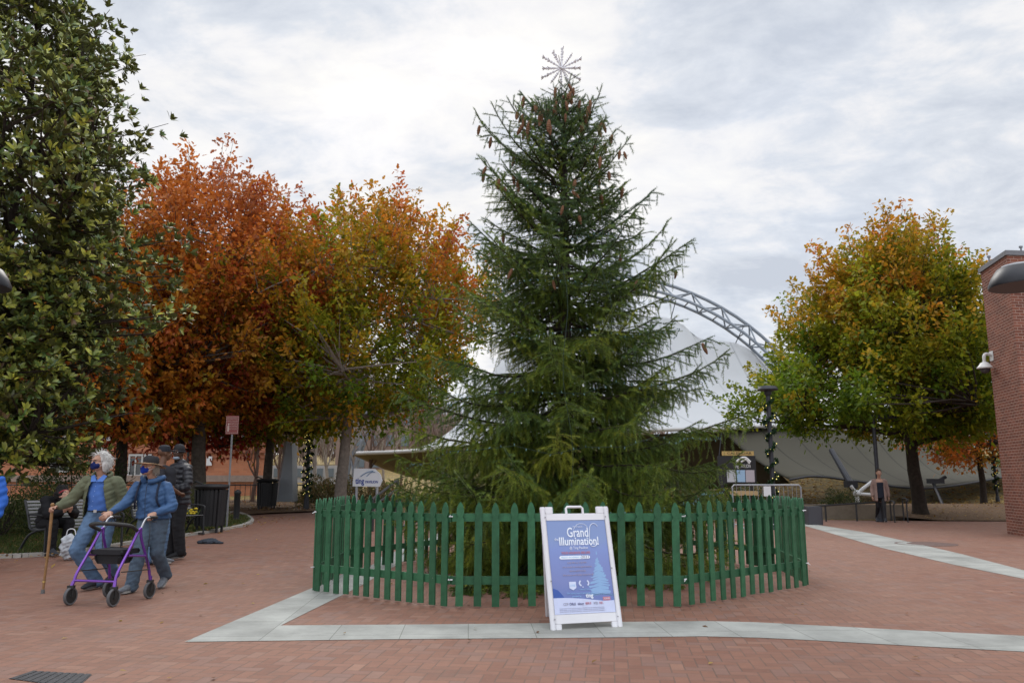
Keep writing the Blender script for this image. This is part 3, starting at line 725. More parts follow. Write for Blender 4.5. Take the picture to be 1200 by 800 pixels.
# ---------------------------------------------------------------- big lamp heads at both edges (their poles stand outside the frame)
m_lampdk = mat('lamp_black', (.022, .023, .028), .42, .45, .3, var=.1)
m_lens = mat('frosted_lens', (.50, .46, .43), .3, .5)
def edge_lamp(x, y, z, side, label):
    t = thing('street_lamp', label, 'street lamp', (x + side*.95, y, 0), 0, 'large lamps at the edges of the plaza')
    mb = MB(); mb.tube([(0, 0, 0), (0, 0, z + .1)], [.075, .05], 12); mb.lathe([(.15, 0), (.15, .05), (.1, .3), (.075, .34)], (0, 0, 0), 14); mb.build('pole', m_lampdk, t, smooth=True)
    mb = MB(); mb.tube([(0, 0, z + .06), (-side*.5, 0, z + .10), (-side*.72, 0, z + .07)], [.05, .06, .08], 10)
    mb.build('arm', m_lampdk, t, smooth=True)
    mb = MB(); c = (-side*.95, 0, z)
    mb.lathe([(.315, -.085), (.325, -.085), (.33, -.06), (.29, .03), (.235, .115), (.21, .13), (.10, .145), (.0001, .15)], c, 28); mb.build('shade', m_lampdk, t, smooth=True)
    mb = MB(); mb.lathe([(.19, .132), (.185, .15), (.0001, .158)], c, 24); mb.build('top_plate', mat('pale_top', (.5, .52, .55), .5), t, smooth=True)
    mb = MB(); mb.lathe([(.0001, -.075), (.31, -.075), (.31, -.05), (.0001, -.05)], c, 28); mb.build('lens', m_lens, t, smooth=True)
q = at(1198, 327, 8.3); edge_lamp(q.x, q.y, q.z, 1, 'black lamp head with pale top jutting in at the right edge over the brick wall')
q = at(-27, 327, 8.3); edge_lamp(q.x, q.y, q.z, -1, 'black lamp head just poking in at the left edge before the magnolia')

# ---------------------------------------------------------------- plaza lamp posts
m_wire = mat('garland_green', (.02, .055, .02), .8); m_bulb = emis('garland_bulb', (1.0, .85, .25), .75)
m_post = mat('post_charcoal', (.035, .037, .045), .5, .4, .3, var=.1)
def lamp_post(u, vbase, vtop, Y, label, garland=None, head='dome', zb=None, group='lamp posts on the plaza'):
    b = at(u, vbase, Y); t_ = at(u, vtop, Y)
    if zb is not None: b.z = zb
    H = t_.z - b.z
    t = thing('lamp_post', label, 'lamp post', (b.x, Y, b.z), 0, group)
    mb = MB(); mb.lathe([(.16, -.1), (.16, .04), (.11, .08), (.085, .5), (.065, .52), (.06, H - .3), (.05, H - .25)], (0, 0, 0), 14); mb.build('pole', m_post, t, smooth=True)
    mb = MB()
    if head == 'dome':
        mb.lathe([(.05, H - .30), (.10, H - .24), (.10, H - .16), (.28, H - .13), (.29, H - .10), (.24, H - .02), (.12, H), (.0001, H + .01)], (0, 0, 0), 20)
        mb.build('shade', m_post, t, smooth=True)
    elif head == 'arm':
        mb.tube([(0, 0, H - .28), (0, 0, H - .05)], .06, 10); mb.box((.32, 0, H - .06), (.85, .2, .12), bev=.02)
        mb.build('arm', m_post, t)
    if garland:
        z0_, z1_, turns, rr = garland
        mb = MB(); pts = []
        for k in range(int(turns*12) + 1):
            a = 2*PI*k/12; f = k/(turns*12); pts.append(Vector((math.cos(a)*rr*(1 + .3*math.sin(k*.9)), math.sin(a)*rr, z0_ + (z1_ - z0_)*f)))
        mb.tube(pts, .018, 5)
        for p in pts:
            for _ in range(22):
                d = Vector((random.gauss(0, 1), random.gauss(0, 1), random.gauss(0, 1))).normalized()*random.uniform(.05, .13)
                s = d.cross(Vector((0, 0, 1))).normalized()*.03
                mb.add([p + s, p - s, p + d], [(0, 1, 2)])
        for p in pts[::1]:
            for _ in range(1):
                q = p + Vector((random.uniform(-.05, .05), random.uniform(-.06, .02) - .02, random.uniform(-.05, .05)))
                if random.random() < .5: mb.ell(q, (.014, .014, .014), n=6, m=4, mi=1)
        mb.build('garland', [m_wire, m_bulb], t, fix=False)
    return t
lamp_post(907, 592, 452, 22.6, 'lamp post with dome head and yellow lit garland right of the spruce', (.6, 3.6, 7, .13), zb=.0)
lamp_post(1031, 592, 486, 26.6, 'dark lamp post with flat side arm behind the walking woman', None, 'arm', zb=.0)
lamp_post(359, 590, 486, 30, 'lamp post thickly wrapped in lit evergreen garland left of the spruce', (.5, 3.4, 11, .16), zb=.2)
lamp_post(1171, 604, 520, 40, 'slim post with yellow lights half hidden by the brick wall', (.8, 3.0, 7, .12), 'dome', zb=.0)

# ---------------------------------------------------------------- arch truss over the pavilion
m_steel = mat('pale_steel', (.23, .26, .30), .5, .4, .2, var=.08)
YA = 52.0
def arch_pt(th, k=1.0, dy=0.0):
    """th 0..pi left foot to right foot"""
    u = 695 - 290*k*math.cos(th); v = 592 - 271*k*math.sin(th)
    p = at(u, v, YA); return Vector((p.x, YA + dy, p.z))
base = at(695, 592, YA)
ar = thing('arch_truss', 'pale steel lattice arch rising over the white tent roof', 'arch', (base.x, YA, 0))
mb = MB(); N_ = 46; up, lo1, lo2 = [], [], []
for k in range(N_ + 1):
    th = PI*k/N_; tp = .35 + .65*min(1, math.sin(th)*1.6)
    up.append(arch_pt(th, 1.0 + .0, .0)); lo1.append(arch_pt(th, 1 - .052*tp, -.75*tp)); lo2.append(arch_pt(th, 1 - .052*tp, .75*tp))
for ch, r_ in ((up, .115), (lo1, .10), (lo2, .10)): mb.tube(ch, r_, 8)
mb.build('chord', m_steel, ar, smooth=True, world=True)
mb = MB()
for k in range(N_):
    a, b = (up[k], lo1[k + 1]) if k % 2 else (lo1[k], up[k + 1]); mb.tube([a, b], .055, 6)
    a, b = (up[k], lo2[k + 1]) if k % 2 else (lo2[k], up[k + 1]); mb.tube([a, b], .055, 6)
    mb.tube([lo1[k], lo2[k]], .05, 6)
mb.build('lattice', m_steel, ar, smooth=True, world=True)
mb = MB()
for u in (405, 985):
    p = at(u, 596, YA); mb.box((p.x, YA, p.z - .2), (1.6, 2.2, .9), taper=.8)
mb.build('footing', m_kerb, ar, world=True)

# ---------------------------------------------------------------- tensile roof
def fabric(name, base_, seam, rough=.7, seamscale=1.0, trans=.25, ang=0.0):
    m = bpy.data.materials.new(name); m.use_nodes = True; nt = m.node_tree; n = nt.nodes; l = nt.links; p = n['Principled BSDF']; out = n['Material Output']
    uv = n.new('ShaderNodeUVMap'); uv.uv_map = 'UVMap'; sp = n.new('ShaderNodeSeparateXYZ'); l.new(uv.outputs[0], sp.inputs[0])
    mu = n.new('ShaderNodeMath'); mu.operation = 'MULTIPLY'; l.new(sp.outputs['X'], mu.inputs[0]); mu.inputs[1].default_value = seamscale
    fr = n.new('ShaderNodeMath'); fr.operation = 'FRACT'; l.new(mu.outputs[0], fr.inputs[0])
    lt = n.new('ShaderNodeMath'); lt.operation = 'LESS_THAN'; l.new(fr.outputs[0], lt.inputs[0]); lt.inputs[1].default_value = .05
    no = n.new('ShaderNodeTexNoise'); no.inputs['Scale'].default_value = 3; no.inputs['Detail'].default_value = 6; l.new(uv.outputs[0], no.inputs['Vector'])
    mr = n.new('ShaderNodeMapRange'); mr.inputs[3].default_value = .85; mr.inputs[4].default_value = 1.12; l.new(no.outputs['Fac'], mr.inputs[0])
    mx = n.new('ShaderNodeMix'); mx.data_type = 'RGBA'; l.new(lt.outputs[0], mx.inputs['Factor']); mx.inputs['A'].default_value = (*base_, 1); mx.inputs['B'].default_value = (*seam, 1)
    m2 = n.new('ShaderNodeMix'); m2.data_type = 'RGBA'; m2.blend_type = 'MULTIPLY'; m2.inputs['Factor'].default_value = 1; l.new(mx.outputs['Result'], m2.inputs['A']); l.new(mr.outputs[0], m2.inputs['B'])
    l.new(m2.outputs['Result'], p.inputs['Base Color']); p.inputs['Roughness'].default_value = rough; p.inputs['Specular IOR Level'].default_value = .08
    t = n.new('ShaderNodeBsdfTranslucent'); l.new(m2.outputs['Result'], t.inputs['Color']); ms = n.new('ShaderNodeMixShader'); ms.inputs[0].default_value = trans
    l.new(p.outputs[0], ms.inputs[1]); l.new(t.outputs[0], ms.inputs[2]); l.new(ms.outputs[0], out.inputs['Surface'])
    return m
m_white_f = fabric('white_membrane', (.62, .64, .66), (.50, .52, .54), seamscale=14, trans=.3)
m_dark_f = fabric('shaded_tan_membrane', (.082, .077, .060), (.045, .043, .035), seamscale=9, trans=.12)  # tan darkened so the colour carries the shade under the roof
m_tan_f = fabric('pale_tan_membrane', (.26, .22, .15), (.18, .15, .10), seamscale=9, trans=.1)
m_brown_f = fabric('shaded_brown_membrane', (.085, .07, .048), (.06, .05, .04), seamscale=7, trans=.05)  # brown stands in for shade inside the tent opening
def patch(name, A, B, m, parent, n_=24, k=12, sag=0.0, sagdir=Vector((0, 0, -1)), thick=.03):
    """surface between two polylines A and B (world points)"""
    A = catmull(A, 8); B = catmull(B, 8)
    def res(P, n_):
        L = [0]
        for a, b in zip(P[:-1], P[1:]): L.append(L[-1] + (b - a).length)
        out = []
        for i in range(n_ + 1):
            s = L[-1]*i/n_; j = 0
            while j < len(P) - 2 and L[j + 1] < s: j += 1
            out.append(P[j].lerp(P[j + 1], (s - L[j])/max(1e-6, L[j + 1] - L[j])))
        return out
    A = res(A, n_); B = res(B, n_); vs = []; uvs = []
    for j in range(k + 1):
        t = j/k
        for i in range(n_ + 1):
            s = i/n_; vs.append(A[i].lerp(B[i], t) + sagdir*(sag*math.sin(PI*t)*(.4 + .6*math.sin(PI*s)))); uvs.append((s, t))
    fs = [(j*(n_ + 1) + i, j*(n_ + 1) + i + 1, (j + 1)*(n_ + 1) + i + 1, (j + 1)*(n_ + 1) + i) for j in range(k) for i in range(n_)]
    me = bpy.data.meshes.new(name); me.from_pydata(vs, [], fs); uv = me.uv_layers.new(name='UVMap')
    for poly in me.polygons:
        for li in poly.loop_indices: uv.data[li].uv = uvs[me.loops[li].vertex_index]
    o = link(name, me, m, parent, True, True)
    md = o.modifiers.new('thickness', 'SOLIDIFY'); md.thickness = thick
    return o
tent = thing('tent_roof', 'huge tensile pavilion roof, white on top and tan beneath, slung from the steel arch', 'pavilion', (8, 50, 0))
# white upper membrane: ridge towards rim
ridge = [at(540, 500, 48), at(600, 410, 56), at(700, 372, 53), at(786, 374, 52), at(820, 398, 52), at(862, 402, 52), at(900, 425, 54), at(960, 470, 58)]
rim = [at(418, 531, 44), at(500, 527, 42), at(640, 512, 41), at(760, 504, 41), at(846, 502, 41.5), at(905, 499, 43), at(985, 502, 47), at(1060, 512, 52)]
patch('upper_membrane', ridge, rim, m_white_f, tent, 40, 16, sag=1.6, sagdir=Vector((0, .35, -1)))
mb = MB(); mb.tube(catmull(rim, 6), .10, 8); mb.build('rim_cable', mat('rim_white', (.5, .5, .5), .5), tent, smooth=True, world=True)
# tan underside, sweeping to the right; under-roof shade is put into its colour
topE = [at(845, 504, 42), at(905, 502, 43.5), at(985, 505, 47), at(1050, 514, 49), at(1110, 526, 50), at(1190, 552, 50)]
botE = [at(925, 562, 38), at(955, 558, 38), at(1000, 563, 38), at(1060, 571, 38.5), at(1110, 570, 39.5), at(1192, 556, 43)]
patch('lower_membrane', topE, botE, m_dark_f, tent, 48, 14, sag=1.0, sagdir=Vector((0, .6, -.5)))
mb = MB(); mb.tube(catmull(botE, 6), .05, 8); mb.build('edge_cable', m_post, tent, smooth=True, world=True)
# inner skin; the brown piece has the opening's shade painted into its colour
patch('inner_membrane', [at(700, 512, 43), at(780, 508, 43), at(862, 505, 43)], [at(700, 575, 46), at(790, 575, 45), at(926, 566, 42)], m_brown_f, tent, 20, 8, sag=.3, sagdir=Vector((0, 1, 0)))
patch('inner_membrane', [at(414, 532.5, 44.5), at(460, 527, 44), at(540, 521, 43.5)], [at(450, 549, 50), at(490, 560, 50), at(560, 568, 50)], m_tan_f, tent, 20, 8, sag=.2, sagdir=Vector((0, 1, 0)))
# brown drip stains along the tan membrane (dirt streaks)
mb = MB()
# masts and struts
mb = MB(); mb.tube([at(974, 527, 38.4), at(1000, 572, 36.6)], [.12, .15], 10); mb.box(at(997, 567, 36.7), (.5, .35, .3)); mb.build('mast', m_post, tent, smooth=False, world=True)
m_ws = mat('strut_white', (.62, .63, .65), .5)
mb = MB()
P0_ = at(1004, 578, 36.5); Pf = [at(1022, 564, 36.5), at(1026, 580, 36.5), at(1005, 590, 36.5), at(997, 569, 36.5), at(1034, 569, 37)]
for q in Pf[:4]: mb.tube([P0_, q], .075, 8)
mb.tube([Pf[0], Pf[4]], .07, 8); mb.ell(P0_, (.16, .16, .16)); mb.tube([P0_, P0_ + Vector((0, 0, -1.6))], .1, 8)
mb.build('strut', m_ws, tent, smooth=True, world=True)
mb = MB(); a, b = at(1094, 566, 38), at(1108, 599, 36)
mb.tube([a, b], .07, 8); mb.box(a + Vector((.1, 0, .1)), (.7, .3, .22)); mb.tube([a + Vector((.0, 0, 0)), a + Vector((.6, 0, .3))], .08, 8)
mb.build('guy_post', m_post, tent, world=True)
mb = MB(); g_ = at(1111, 600, 36); mb.lathe([(.40, -.5), (.38, .0), (.28, .2), (.1, .26), (.0001, .27)], g_, 18); mb.build('guy_footing', mat('pale_concrete', (.55, .55, .52), .8), tent, smooth=True, world=True)
# cables from arch to roof
mb = MB()
for (a, b) in (((786, 374, 52), (792, 352, 52)), ((862, 402, 52), (872, 381, 52)), ((820, 398, 52), (790, 374, 52)), ((862, 402, 52), (830, 408, 52)), ((846, 502, 41.5), (840, 560, 41))):
    mb.tube([at(*a), at(*b)], .03, 5)
mb.build('cable', m_post, tent, world=True)

# ---------------------------------------------------------------- poster stand, barrier, rails
m_black = mat('matt_black', (.018, .018, .02), .55, .35, var=.1)
m_galv = mat('galvanised', (.30, .31, .33), .45, .4, .5, var=.1)
c = at(868, 548, 26.5); ks = thing('poster_stand', 'black notice board with a peaked logo and two posters beside the garlanded lamp post', 'notice board', (c.x, 26.5, 0))
def KP(u, v, dy=0): p = at(u, v, 26.5); return Vector((p.x - c.x, dy, p.z))
def kbox(name, u0, v0, u1, v1, m, dy=0, th=.04):
    a, b = KP(u0, v1), KP(u1, v0); mb = MB(); mb.box(((a.x + b.x)/2, dy, (a.z + b.z)/2), (b.x - a.x, th, b.z - a.z)); return mb.build(name, m, ks)
kbox('board', 842, 534, 885, 566, m_black); kbox('header', 846, 528.5, 883, 533.5, mat('header_ochre', (.48, .33, .12), .6), -.01)
kbox('poster', 863.5, 550.5, 872.5, 564.5, mat('poster_blue', (.30, .45, .62), .5), -.03, .02); kbox('poster', 874, 550.5, 883.5, 564.5, mat('poster_grey', (.42, .38, .42), .5), -.03, .02)
kbox('poster', 852, 550.5, 861.5, 564.5, mat('poster_pale', (.45, .47, .5), .5), -.03, .02)
kbox('leg', 846, 566, 848, 592, m_black); kbox('leg', 880, 566, 882, 592, m_black)
kbox('shelf', 856, 575, 886, 580, mat('shelf_ochre', (.42, .30, .15), .6), -.1, .3)
m_kw = mat('logo_white', (.7, .7, .7), .5)
mb = MB(); mb.tube(catmull([KP(862, 542, -.03), KP(867, 537, -.03), KP(873, 536, -.03), KP(879, 541, -.03)], 4), .035, 5); mb.tube([KP(868, 541, -.03), KP(874, 538, -.03), KP(878, 543, -.03)], .03, 5); mb.build('logo', m_kw, ks)
Mk = Matrix.Translation(KP(870, 546, -.035)) @ Matrix.Rotation(PI/2, 4, 'X'); text('lettering', 'ting PAVILION', .16, m_kw, ks, Mk, .52)
text('lettering', 'CALENDAR', .12, m_black, ks, Matrix.Translation(KP(866, 531, -.04)) @ Matrix.Rotation(PI/2, 4, 'X'), .8)

def crowd_barrier(u0, u1, vt, vb, Y, label, sgn=None):
    a, b = at(u0, vt, Y), at(u1, vt, Y); zb_ = at(u0, vb, Y).z; zb_ = max(zb_, 0.02)
    t = thing('crowd_barrier', label, 'barrier', (a.x, Y, 0)); W = b.x - a.x; H = a.z
    mb = MB(); mb.tube([(0, 0, .12), (0, 0, H - .05), (.05, 0, H), (W - .05, 0, H), (W, 0, H - .05), (W, 0, .12)], .022, 8); mb.tube([(0, 0, .2), (W, 0, .2)], .018, 6); mb.build('frame', m_galv, t, smooth=True)
    mb = MB(); k = int(W/.11)
    for i in range(1, k): mb.tube([(W*i/k, 0, .2), (W*i/k, 0, H)], .007, 4)
    mb.build('bars', m_galv, t)
    mb = MB()
    for x in (.25, W - .25): mb.tube([(x, -.3, .02), (x, 0, .12), (x, .3, .02)], .02, 6)
    mb.build('foot', m_galv, t)
    return t
cb = crowd_barrier(858, 938, 568, 610, 21.5, 'grey steel crowd barrier with a white notice behind the fence')
p = at(899.5, 569, 21.4); mb = MB(); mb.box((p.x - cb.location.x, -.05, p.z - .14), (.19, .012, .26)); mb.build('notice', m_ws, cb)
mb = MB(); p = at(950, 588, 25); mb.box((p.x + .05, 25, .27), (.45, .4, .55), bev=.02); o = mb.build('planter_box', mat('dark_box', (.07, .07, .08), .6)); tag(o, 'dark low equipment box at the right end of the barrier', 'box')

m_rail = mat('rail_black', (.03, .03, .032), .5, .4)
rl = thing('handrail', 'low black handrail along the ramp in front of the tree mulch', 'railing', (9.5, 27, 0)); zr = .0
mb = MB(); a, b = at(935, 597, 27), at(1030, 592, 27)
pts = [at(930, 596, 26.5), at(967, 592, 26.8), at(1003, 589.5, 27), at(1033, 588, 27.2)]
mb.tube(pts, .03, 8)
mb.build('top_rail', m_rail, rl, smooth=True, world=True)
for p in pts: mb = MB(); mb.tube([p, Vector((p.x, p.y, 0))], .03, 6); mb.build('post', m_rail, rl, world=True)
for (u0, v0, u1) in ((1047, 589, 1061), (1062, 586, 1076)):
    a = at(u0, v0, 26.2); rr_ = thing('stair_rail', 'black looped stair rail right of the walking woman' if u0 < 1050 else 'black looped stair rail nearer the tree trunk', 'railing', (a.x, 26.2, 0), 0, 'looped stair rails')
    mb = MB(); mb.tube(catmull([(0, 0, 0), (0, 0, a.z - .1), (.04, 0, a.z), (.2, .5, a.z + .05), (.36, 1.0, a.z + .02), (.38, 1.05, a.z - .1)], 5) + [Vector((.38, 1.05, .0))], .025, 8); mb.build('tube', m_rail, rr_, smooth=True)
# low wall behind the rail
mb = MB(); a, b = at(952, 606, 28.6), at(1052, 603, 28.0)
tag(mb.bar(Vector((9.4, 29.5, .22)), Vector((13.8, 28.8, .22)), .35, .50).build('low_wall', mat('low_wall_stone', (.20, .165, .13), .85, .2, var=.2, vscale=3, bump=.3)), 'low brownish retaining wall behind the black handrail', 'wall')

# stair rail and sign on the left of the spruce
sr = thing('stair_rail', 'black sloping stair rail behind the white shield sign', 'railing', (-4.2, 22, 0))
mb = MB(); mb.tube([at(436, 585, 21), at(466, 562, 22.5)], .035, 8); mb.tube([at(438, 592, 21), at(468, 571, 22.5)], .03, 8); mb.build('top_rail', m_rail, sr, smooth=True, world=True)
for (u, v, Y) in ((437, 585, 21), (466, 562, 22.5)): mb = MB(); p = at(u, v, Y); mb.tube([p, Vector((p.x, p.y, 0))], .045, 8); mb.build('post', m_rail, sr, world=True)
c = at(430, 558, 27); ps = thing('pavilion_sign', 'white rounded-end sign with a blue hill logo left of the spruce', 'sign', (c.x, 27, 0))
def SP(u, v, dy=0): p = at(u, v, 27); return Vector((p.x - c.x, dy, p.z))
poly = [SP(413.5, 569.5), SP(445, 570), SP(448, 563), SP(446, 555.5), SP(439, 549), SP(415.5, 548.5)]
mb = MB(); mb.prism([(p.x, p.z) for p in poly], .12); mb.build('panel', mat('sign_white', (.66, .68, .72), .5), ps)
m_blue = mat('logo_blue', (.06, .09, .30), .5)
text('lettering', 'ting', .26, m_blue, ps, Matrix.Translation(SP(422, 563.5, -.065)) @ Matrix.Rotation(PI/2, 4, 'X'), .30, bold=.008)
text('lettering', 'PAVILION', .12, m_blue, ps, Matrix.Translation(SP(436, 564.5, -.065)) @ Matrix.Rotation(PI/2, 4, 'X'), .42, bold=.004)
mb = MB(); mb.tube(catmull([SP(423, 558, -.07), SP(430, 553.5, -.07), SP(438, 551.5, -.07)], 4), .018, 5); mb.tube(catmull([SP(430, 558, -.07), SP(435, 553.5, -.07), SP(440, 553, -.07)], 4), .014, 5); mb.build('logo', mat('logo_light', (.2, .3, .45), .5), ps)
mb = MB()
for u in (418, 442): p = SP(u, 568); mb.tube([p, Vector((p.x, 0, 0))], .05, 8)
mb.build('leg', m_galv, ps)

# ---------------------------------------------------------------- left: bins, bollard, sign post, pylon, low rail
def bin_(u, Y, hgt_, label, rz=0):
    b = at(u, 560, Y); z = hgt(b.x, Y); t = thing('litter_bin', label, 'litter bin', (b.x, Y, z + .02), rz, 'black slatted litter bins'); k = hgt_/1.12
    mb = MB()
    for i in range(26):
        a = 2*PI*i/26; x, y = math.cos(a), math.sin(a); q = max(abs(x), abs(y))**.6
        mb.bar(Vector((x*.30*k/q*.95, y*.26*k/q, .13*k)), Vector((x*.34*k/q*.95, y*.29*k/q, .93*k)), .055*k, .012, up=Vector((x, y, .01)))
    mb.lathe([(.27*k, .15*k), (.30*k, .9*k)], (0, 0, 0), 20)
    mb.build('body', m_black, t)
    mb = MB(); mb.lathe([(.30*k, .93*k), (.36*k, .96*k), (.38*k, 1.0*k), (.36*k, 1.04*k), (.2*k, 1.06*k), (.19*k, 1.03*k)], (0, 0, 0), 22); mb.tube([(-.05*k, -.3*k, 1.03*k), (-.28*k, -.22*k, 1.12*k), (-.42*k, 0, 1.08*k)], .02, 6); mb.build('lid', m_black, t, smooth=True)
    mb = MB()
    for x in (-.22, .22):
        for y in (-.16, .16): mb.tube([(x*k, y*k, -.03), (x*k, y*k, .16*k)], .03*k, 6)
    mb.build('foot', m_black, t)
bin_(249, 19.4, 1.18, 'black slatted litter bin standing between the bench and the sign post')
bin_(314, 30.0, 1.2, 'black slatted litter bin standing out on the far brick beyond the bollard')
b = at(277.5, 595, 23.5); z = hgt(b.x, 23.5); bo = thing('bollard', 'black ribbed bollard between the two litter bins', 'bollard', (b.x, 23.5, z))
mb = MB(); mb.lathe([(.11, -.05), (.11, .08), (.085, .1), (.085, .78), (.10, .8), (.10, .84), (.08, .88), (.0001, .92)], (0, 0, 0), 16); mb.build('post', m_black, bo, smooth=True)
b = gnd(265.5, 619, .14); sp_ = thing('street_sign', 'small maroon and white notice on a tall grey pole by the grass tip', 'sign', (b.x, b.y, .14)); H = at(272, 487, b.y).z - .14
mb = MB(); mb.bar((0, 0, -.1), (0, 0, H), .055, .03, up=Vector((1, 0, 0))); mb.build('pole', m_galv, sp_)
mb = MB(); mb.box((0, -.03, H - .24), (.33, .008, .48), bev=.002); mb.build('panel', mat('maroon_sign', (.27, .085, .08), .5), sp_)
m_pk = mat('sign_cream', (.55, .42, .38), .6)
mb = MB()
for (x0_, x1_, z0_, z1_) in ((-.155, .155, .205, .212), (-.155, .155, -.212, -.205), (-.155, -.148, -.2, .2), (.148, .155, -.2, .2), (-.12, -.075, -.17, -.02)):
    mb.box(((x0_ + x1_)/2, -.036, H - .24 + (z0_ + z1_)/2), (x1_ - x0_, .003, z1_ - z0_))
mb.ell((-.095, -.036, H - .24 + .02), (.022, .003, .028)); mb.build('border', m_pk, sp_)
for k, s in enumerate(('DOWNTOWN', 'MALL RULES', 'NO BICYCLES', 'NO SKATING', 'DOGS ON LEASH')):
    text('lettering', s, .05, m_pk, sp_, Matrix.Translation((.03 if k > 1 else 0, -.036, H - .24 + .16 - .065*k)) @ Matrix.Rotation(PI/2, 4, 'X'), .2 if k > 1 else .26)
# angular metal pylon
b = at(336, 585, 31); py_ = [(at(328, 587, 31)), (at(346, 587, 31)), (at(345, 519, 31)), (at(338.5, 517, 31))]
mb = MB(); m_pyl = mat('pylon_grey', (.34, .37, .41), .45, .4, .3, var=.08, vscale=2)
f_ = [(p.x - b.x, -.35, p.z - .2) for p in py_]; r_ = [(p.x - b.x + (-.28 if i in (0, 3) else .0), .35, p.z - .2) for i, p in enumerate(py_)]
mb.add(f_ + r_, [(0, 1, 2, 3), (7, 6, 5, 4), (0, 4, 5, 1), (1, 5, 6, 2), (2, 6, 7, 3), (3, 7, 4, 0)])
o = mb.build('metal_pylon', m_pyl); o.location = (b.x, 31, .2); tag(o, 'tall tapering grey metal pylon beyond the far litter bin', 'pylon')
# iron railing behind the mulch
rg = thing('iron_railing', 'low dark iron railing in front of the orange brick building', 'railing', (-14, 35.5, .1))
mb = MB()
for z in (.25, 1.0): mb.tube([(-14, 1, z), (7, 1, z)], .03, 5)
for k in range(90): mb.tube([(-14 + k*.235, 1, .1), (-14 + k*.235, 1, 1.05)], .014, 4)
mb.build('bars', m_rail, rg)

# ---------------------------------------------------------------- orange brick building on the left
m_orbrick = brickwall('orange_brick', (.42, .175, .095), (.36, .145, .08), (.36, .21, .14), bw=.4, bh=.13, mort=.012)
m_pale = mat('pale_band', (.50, .46, .40), .8, var=.08); m_glass = mat('dark_glass', (.03, .035, .04), .08, .6); m_vent = mat('vent_grey', (.19, .12, .09), .8)
m_frame = mat('window_frame', (.42, .42, .42), .6)
ob = thing('brick_building', 'long low orange brick building with ledges behind the autumn trees', 'building', (-26, 46, 0))
def obx(u, v, Y=45.0): p = at(u, v, Y); return p
mb = MB(); xr = at(309, 560, 45).x
mb.add([(-60, 45, -.3), (xr, 45, -.3), (xr, 45, 7.2), (-60, 45, 7.2), (-60, 62, -.3), (xr - 6.5, 62, -.3), (xr - 6.5, 62, 7.2), (-60, 62, 7.2)], [(0, 1, 2, 3), (5, 4, 7, 6), (1, 5, 6, 2), (4, 0, 3, 7), (3, 2, 6, 7)])
o = mb.build('wall', m_orbrick, ob, world=True); wall_uv(o)
def ledge(v, h=.14, pr=.12, x0_=-60, x1_=None, m=m_vent, name='ledge'):
    z = at(300, v, 45).z; x1_ = x1_ or xr + .1; mb = MB(); mb.box(((x0_ + x1_)/2, 45 - pr/2 + .03, z), (x1_ - x0_, pr + .06, h)); return mb.build(name, m, ob, world=True)
m_led = mat('ledge_brick', (.30, .12, .075), .85, var=.1)
ledge(529, m=m_led); ledge(536, .06, .05, m=m_led); ledge(505, .16, m=m_led); ledge(560.5, .35, .15, m=mat('base_stone', (.26, .20, .17), .9, var=.15))
ledge(519, 1.0, .1, -60, at(88, 520, 45).x, m_pale, 'pale_band')
def win(u0, v0, u1, v1, m=m_glass, name='window', fr=True, kids=True):
    a, b = at(u0, v1, 45), at(u1, v0, 45); W, H = b.x - a.x, b.z - a.z; cx_, cz_ = (a.x + b.x)/2, (a.z + b.z)/2
    mb = MB(); mb.box((cx_, 44.98, cz_), (W, .05, H)); o = mb.build(name, m, ob, world=True)
    if fr:
        mb = MB()
        for (x, z, sx, sz) in ((cx_ - W/2, cz_, .1, H + .1), (cx_ + W/2, cz_, .1, H + .1), (cx_, cz_ + H/2, W - .1, .1), (cx_, cz_ - H/2, W - .1, .1), (cx_, cz_, .07, H - .1)): mb.box((x, 44.94, z), (sx, .1, sz))
        f = mb.build('frame', m_frame, ob, world=True)
win(151, 533, 168, 557, m_glass, 'doorway'); win(170, 533, 178, 547); win(247, 509, 264, 516.5); win(285, 509, 300, 516.5)
win(60, 536, 82, 552); win(118, 506, 130, 515); win(212, 508, 229, 516.5)
for (u0, v0, u1, v1) in ((249, 517, 267, 524), (249, 526, 267, 531)): win(u0, v0, u1, v1, m_vent, 'vent', False)
mb = MB(); x = at(221, 530, 44.9).x; mb.tube([(x, 44.85, 0), (x, 44.85, 6.8)], .07, 8); mb.build('downpipe', m_black, ob, world=True)
a = at(140, 542, 44.9); mb = MB(); mb.box((a.x, 44.9, a.z), (.35, .05, .9)); mb.box((a.x + 5.0, 44.9, a.z + .1), (.3, .05, .5)); mb.build('notice', m_ws, ob, world=True)
# distant pale building and parking structure behind the bare trees
fb = thing('distant_building', 'distant brown office block seen through bare trees left of the spruce', 'building', (-16, 95, 2))
m_fb = mat('far_wall', (.21, .15, .125), .9, var=.1); m_fw = mat('far_window', (.12, .15, .17), .3)
mb = MB(); A_, B_ = at(392, 560, 95), at(482, 478, 95)
mb.box(((A_.x + B_.x)/2, 100, (B_.z)/2), (B_.x - A_.x, 10, B_.z)); mb.build('wall', m_fb, fb, world=True)
for i in range(5):
    for j in range(3):
        mb = MB(); mb.box((A_.x + 1.2 + i*1.75, 94.97, 3.3 + j*2.5), (1.0, .1, 1.3)); mb.build('window', m_fw, fb, world=True)
fb2 = thing('distant_building', 'distant low grey flat building right of the orange brick one', 'building', (-26, 75, 1))
mb = MB(); A_, B_ = at(314, 562, 75), at(398, 545, 75); mb.box(((A_.x + B_.x)/2, 78, B_.z/2), (B_.x - A_.x, 6, B_.z)); mb.build('wall', mat('far_pale', (.32, .32, .32), .9), fb2, world=True)
mb = MB()
for i in range(6): mb.box((A_.x + .8 + i*1.0, 74.97, 1.9), (.55, .1, .8))
mb.build('window', m_fw, fb2, world=True)
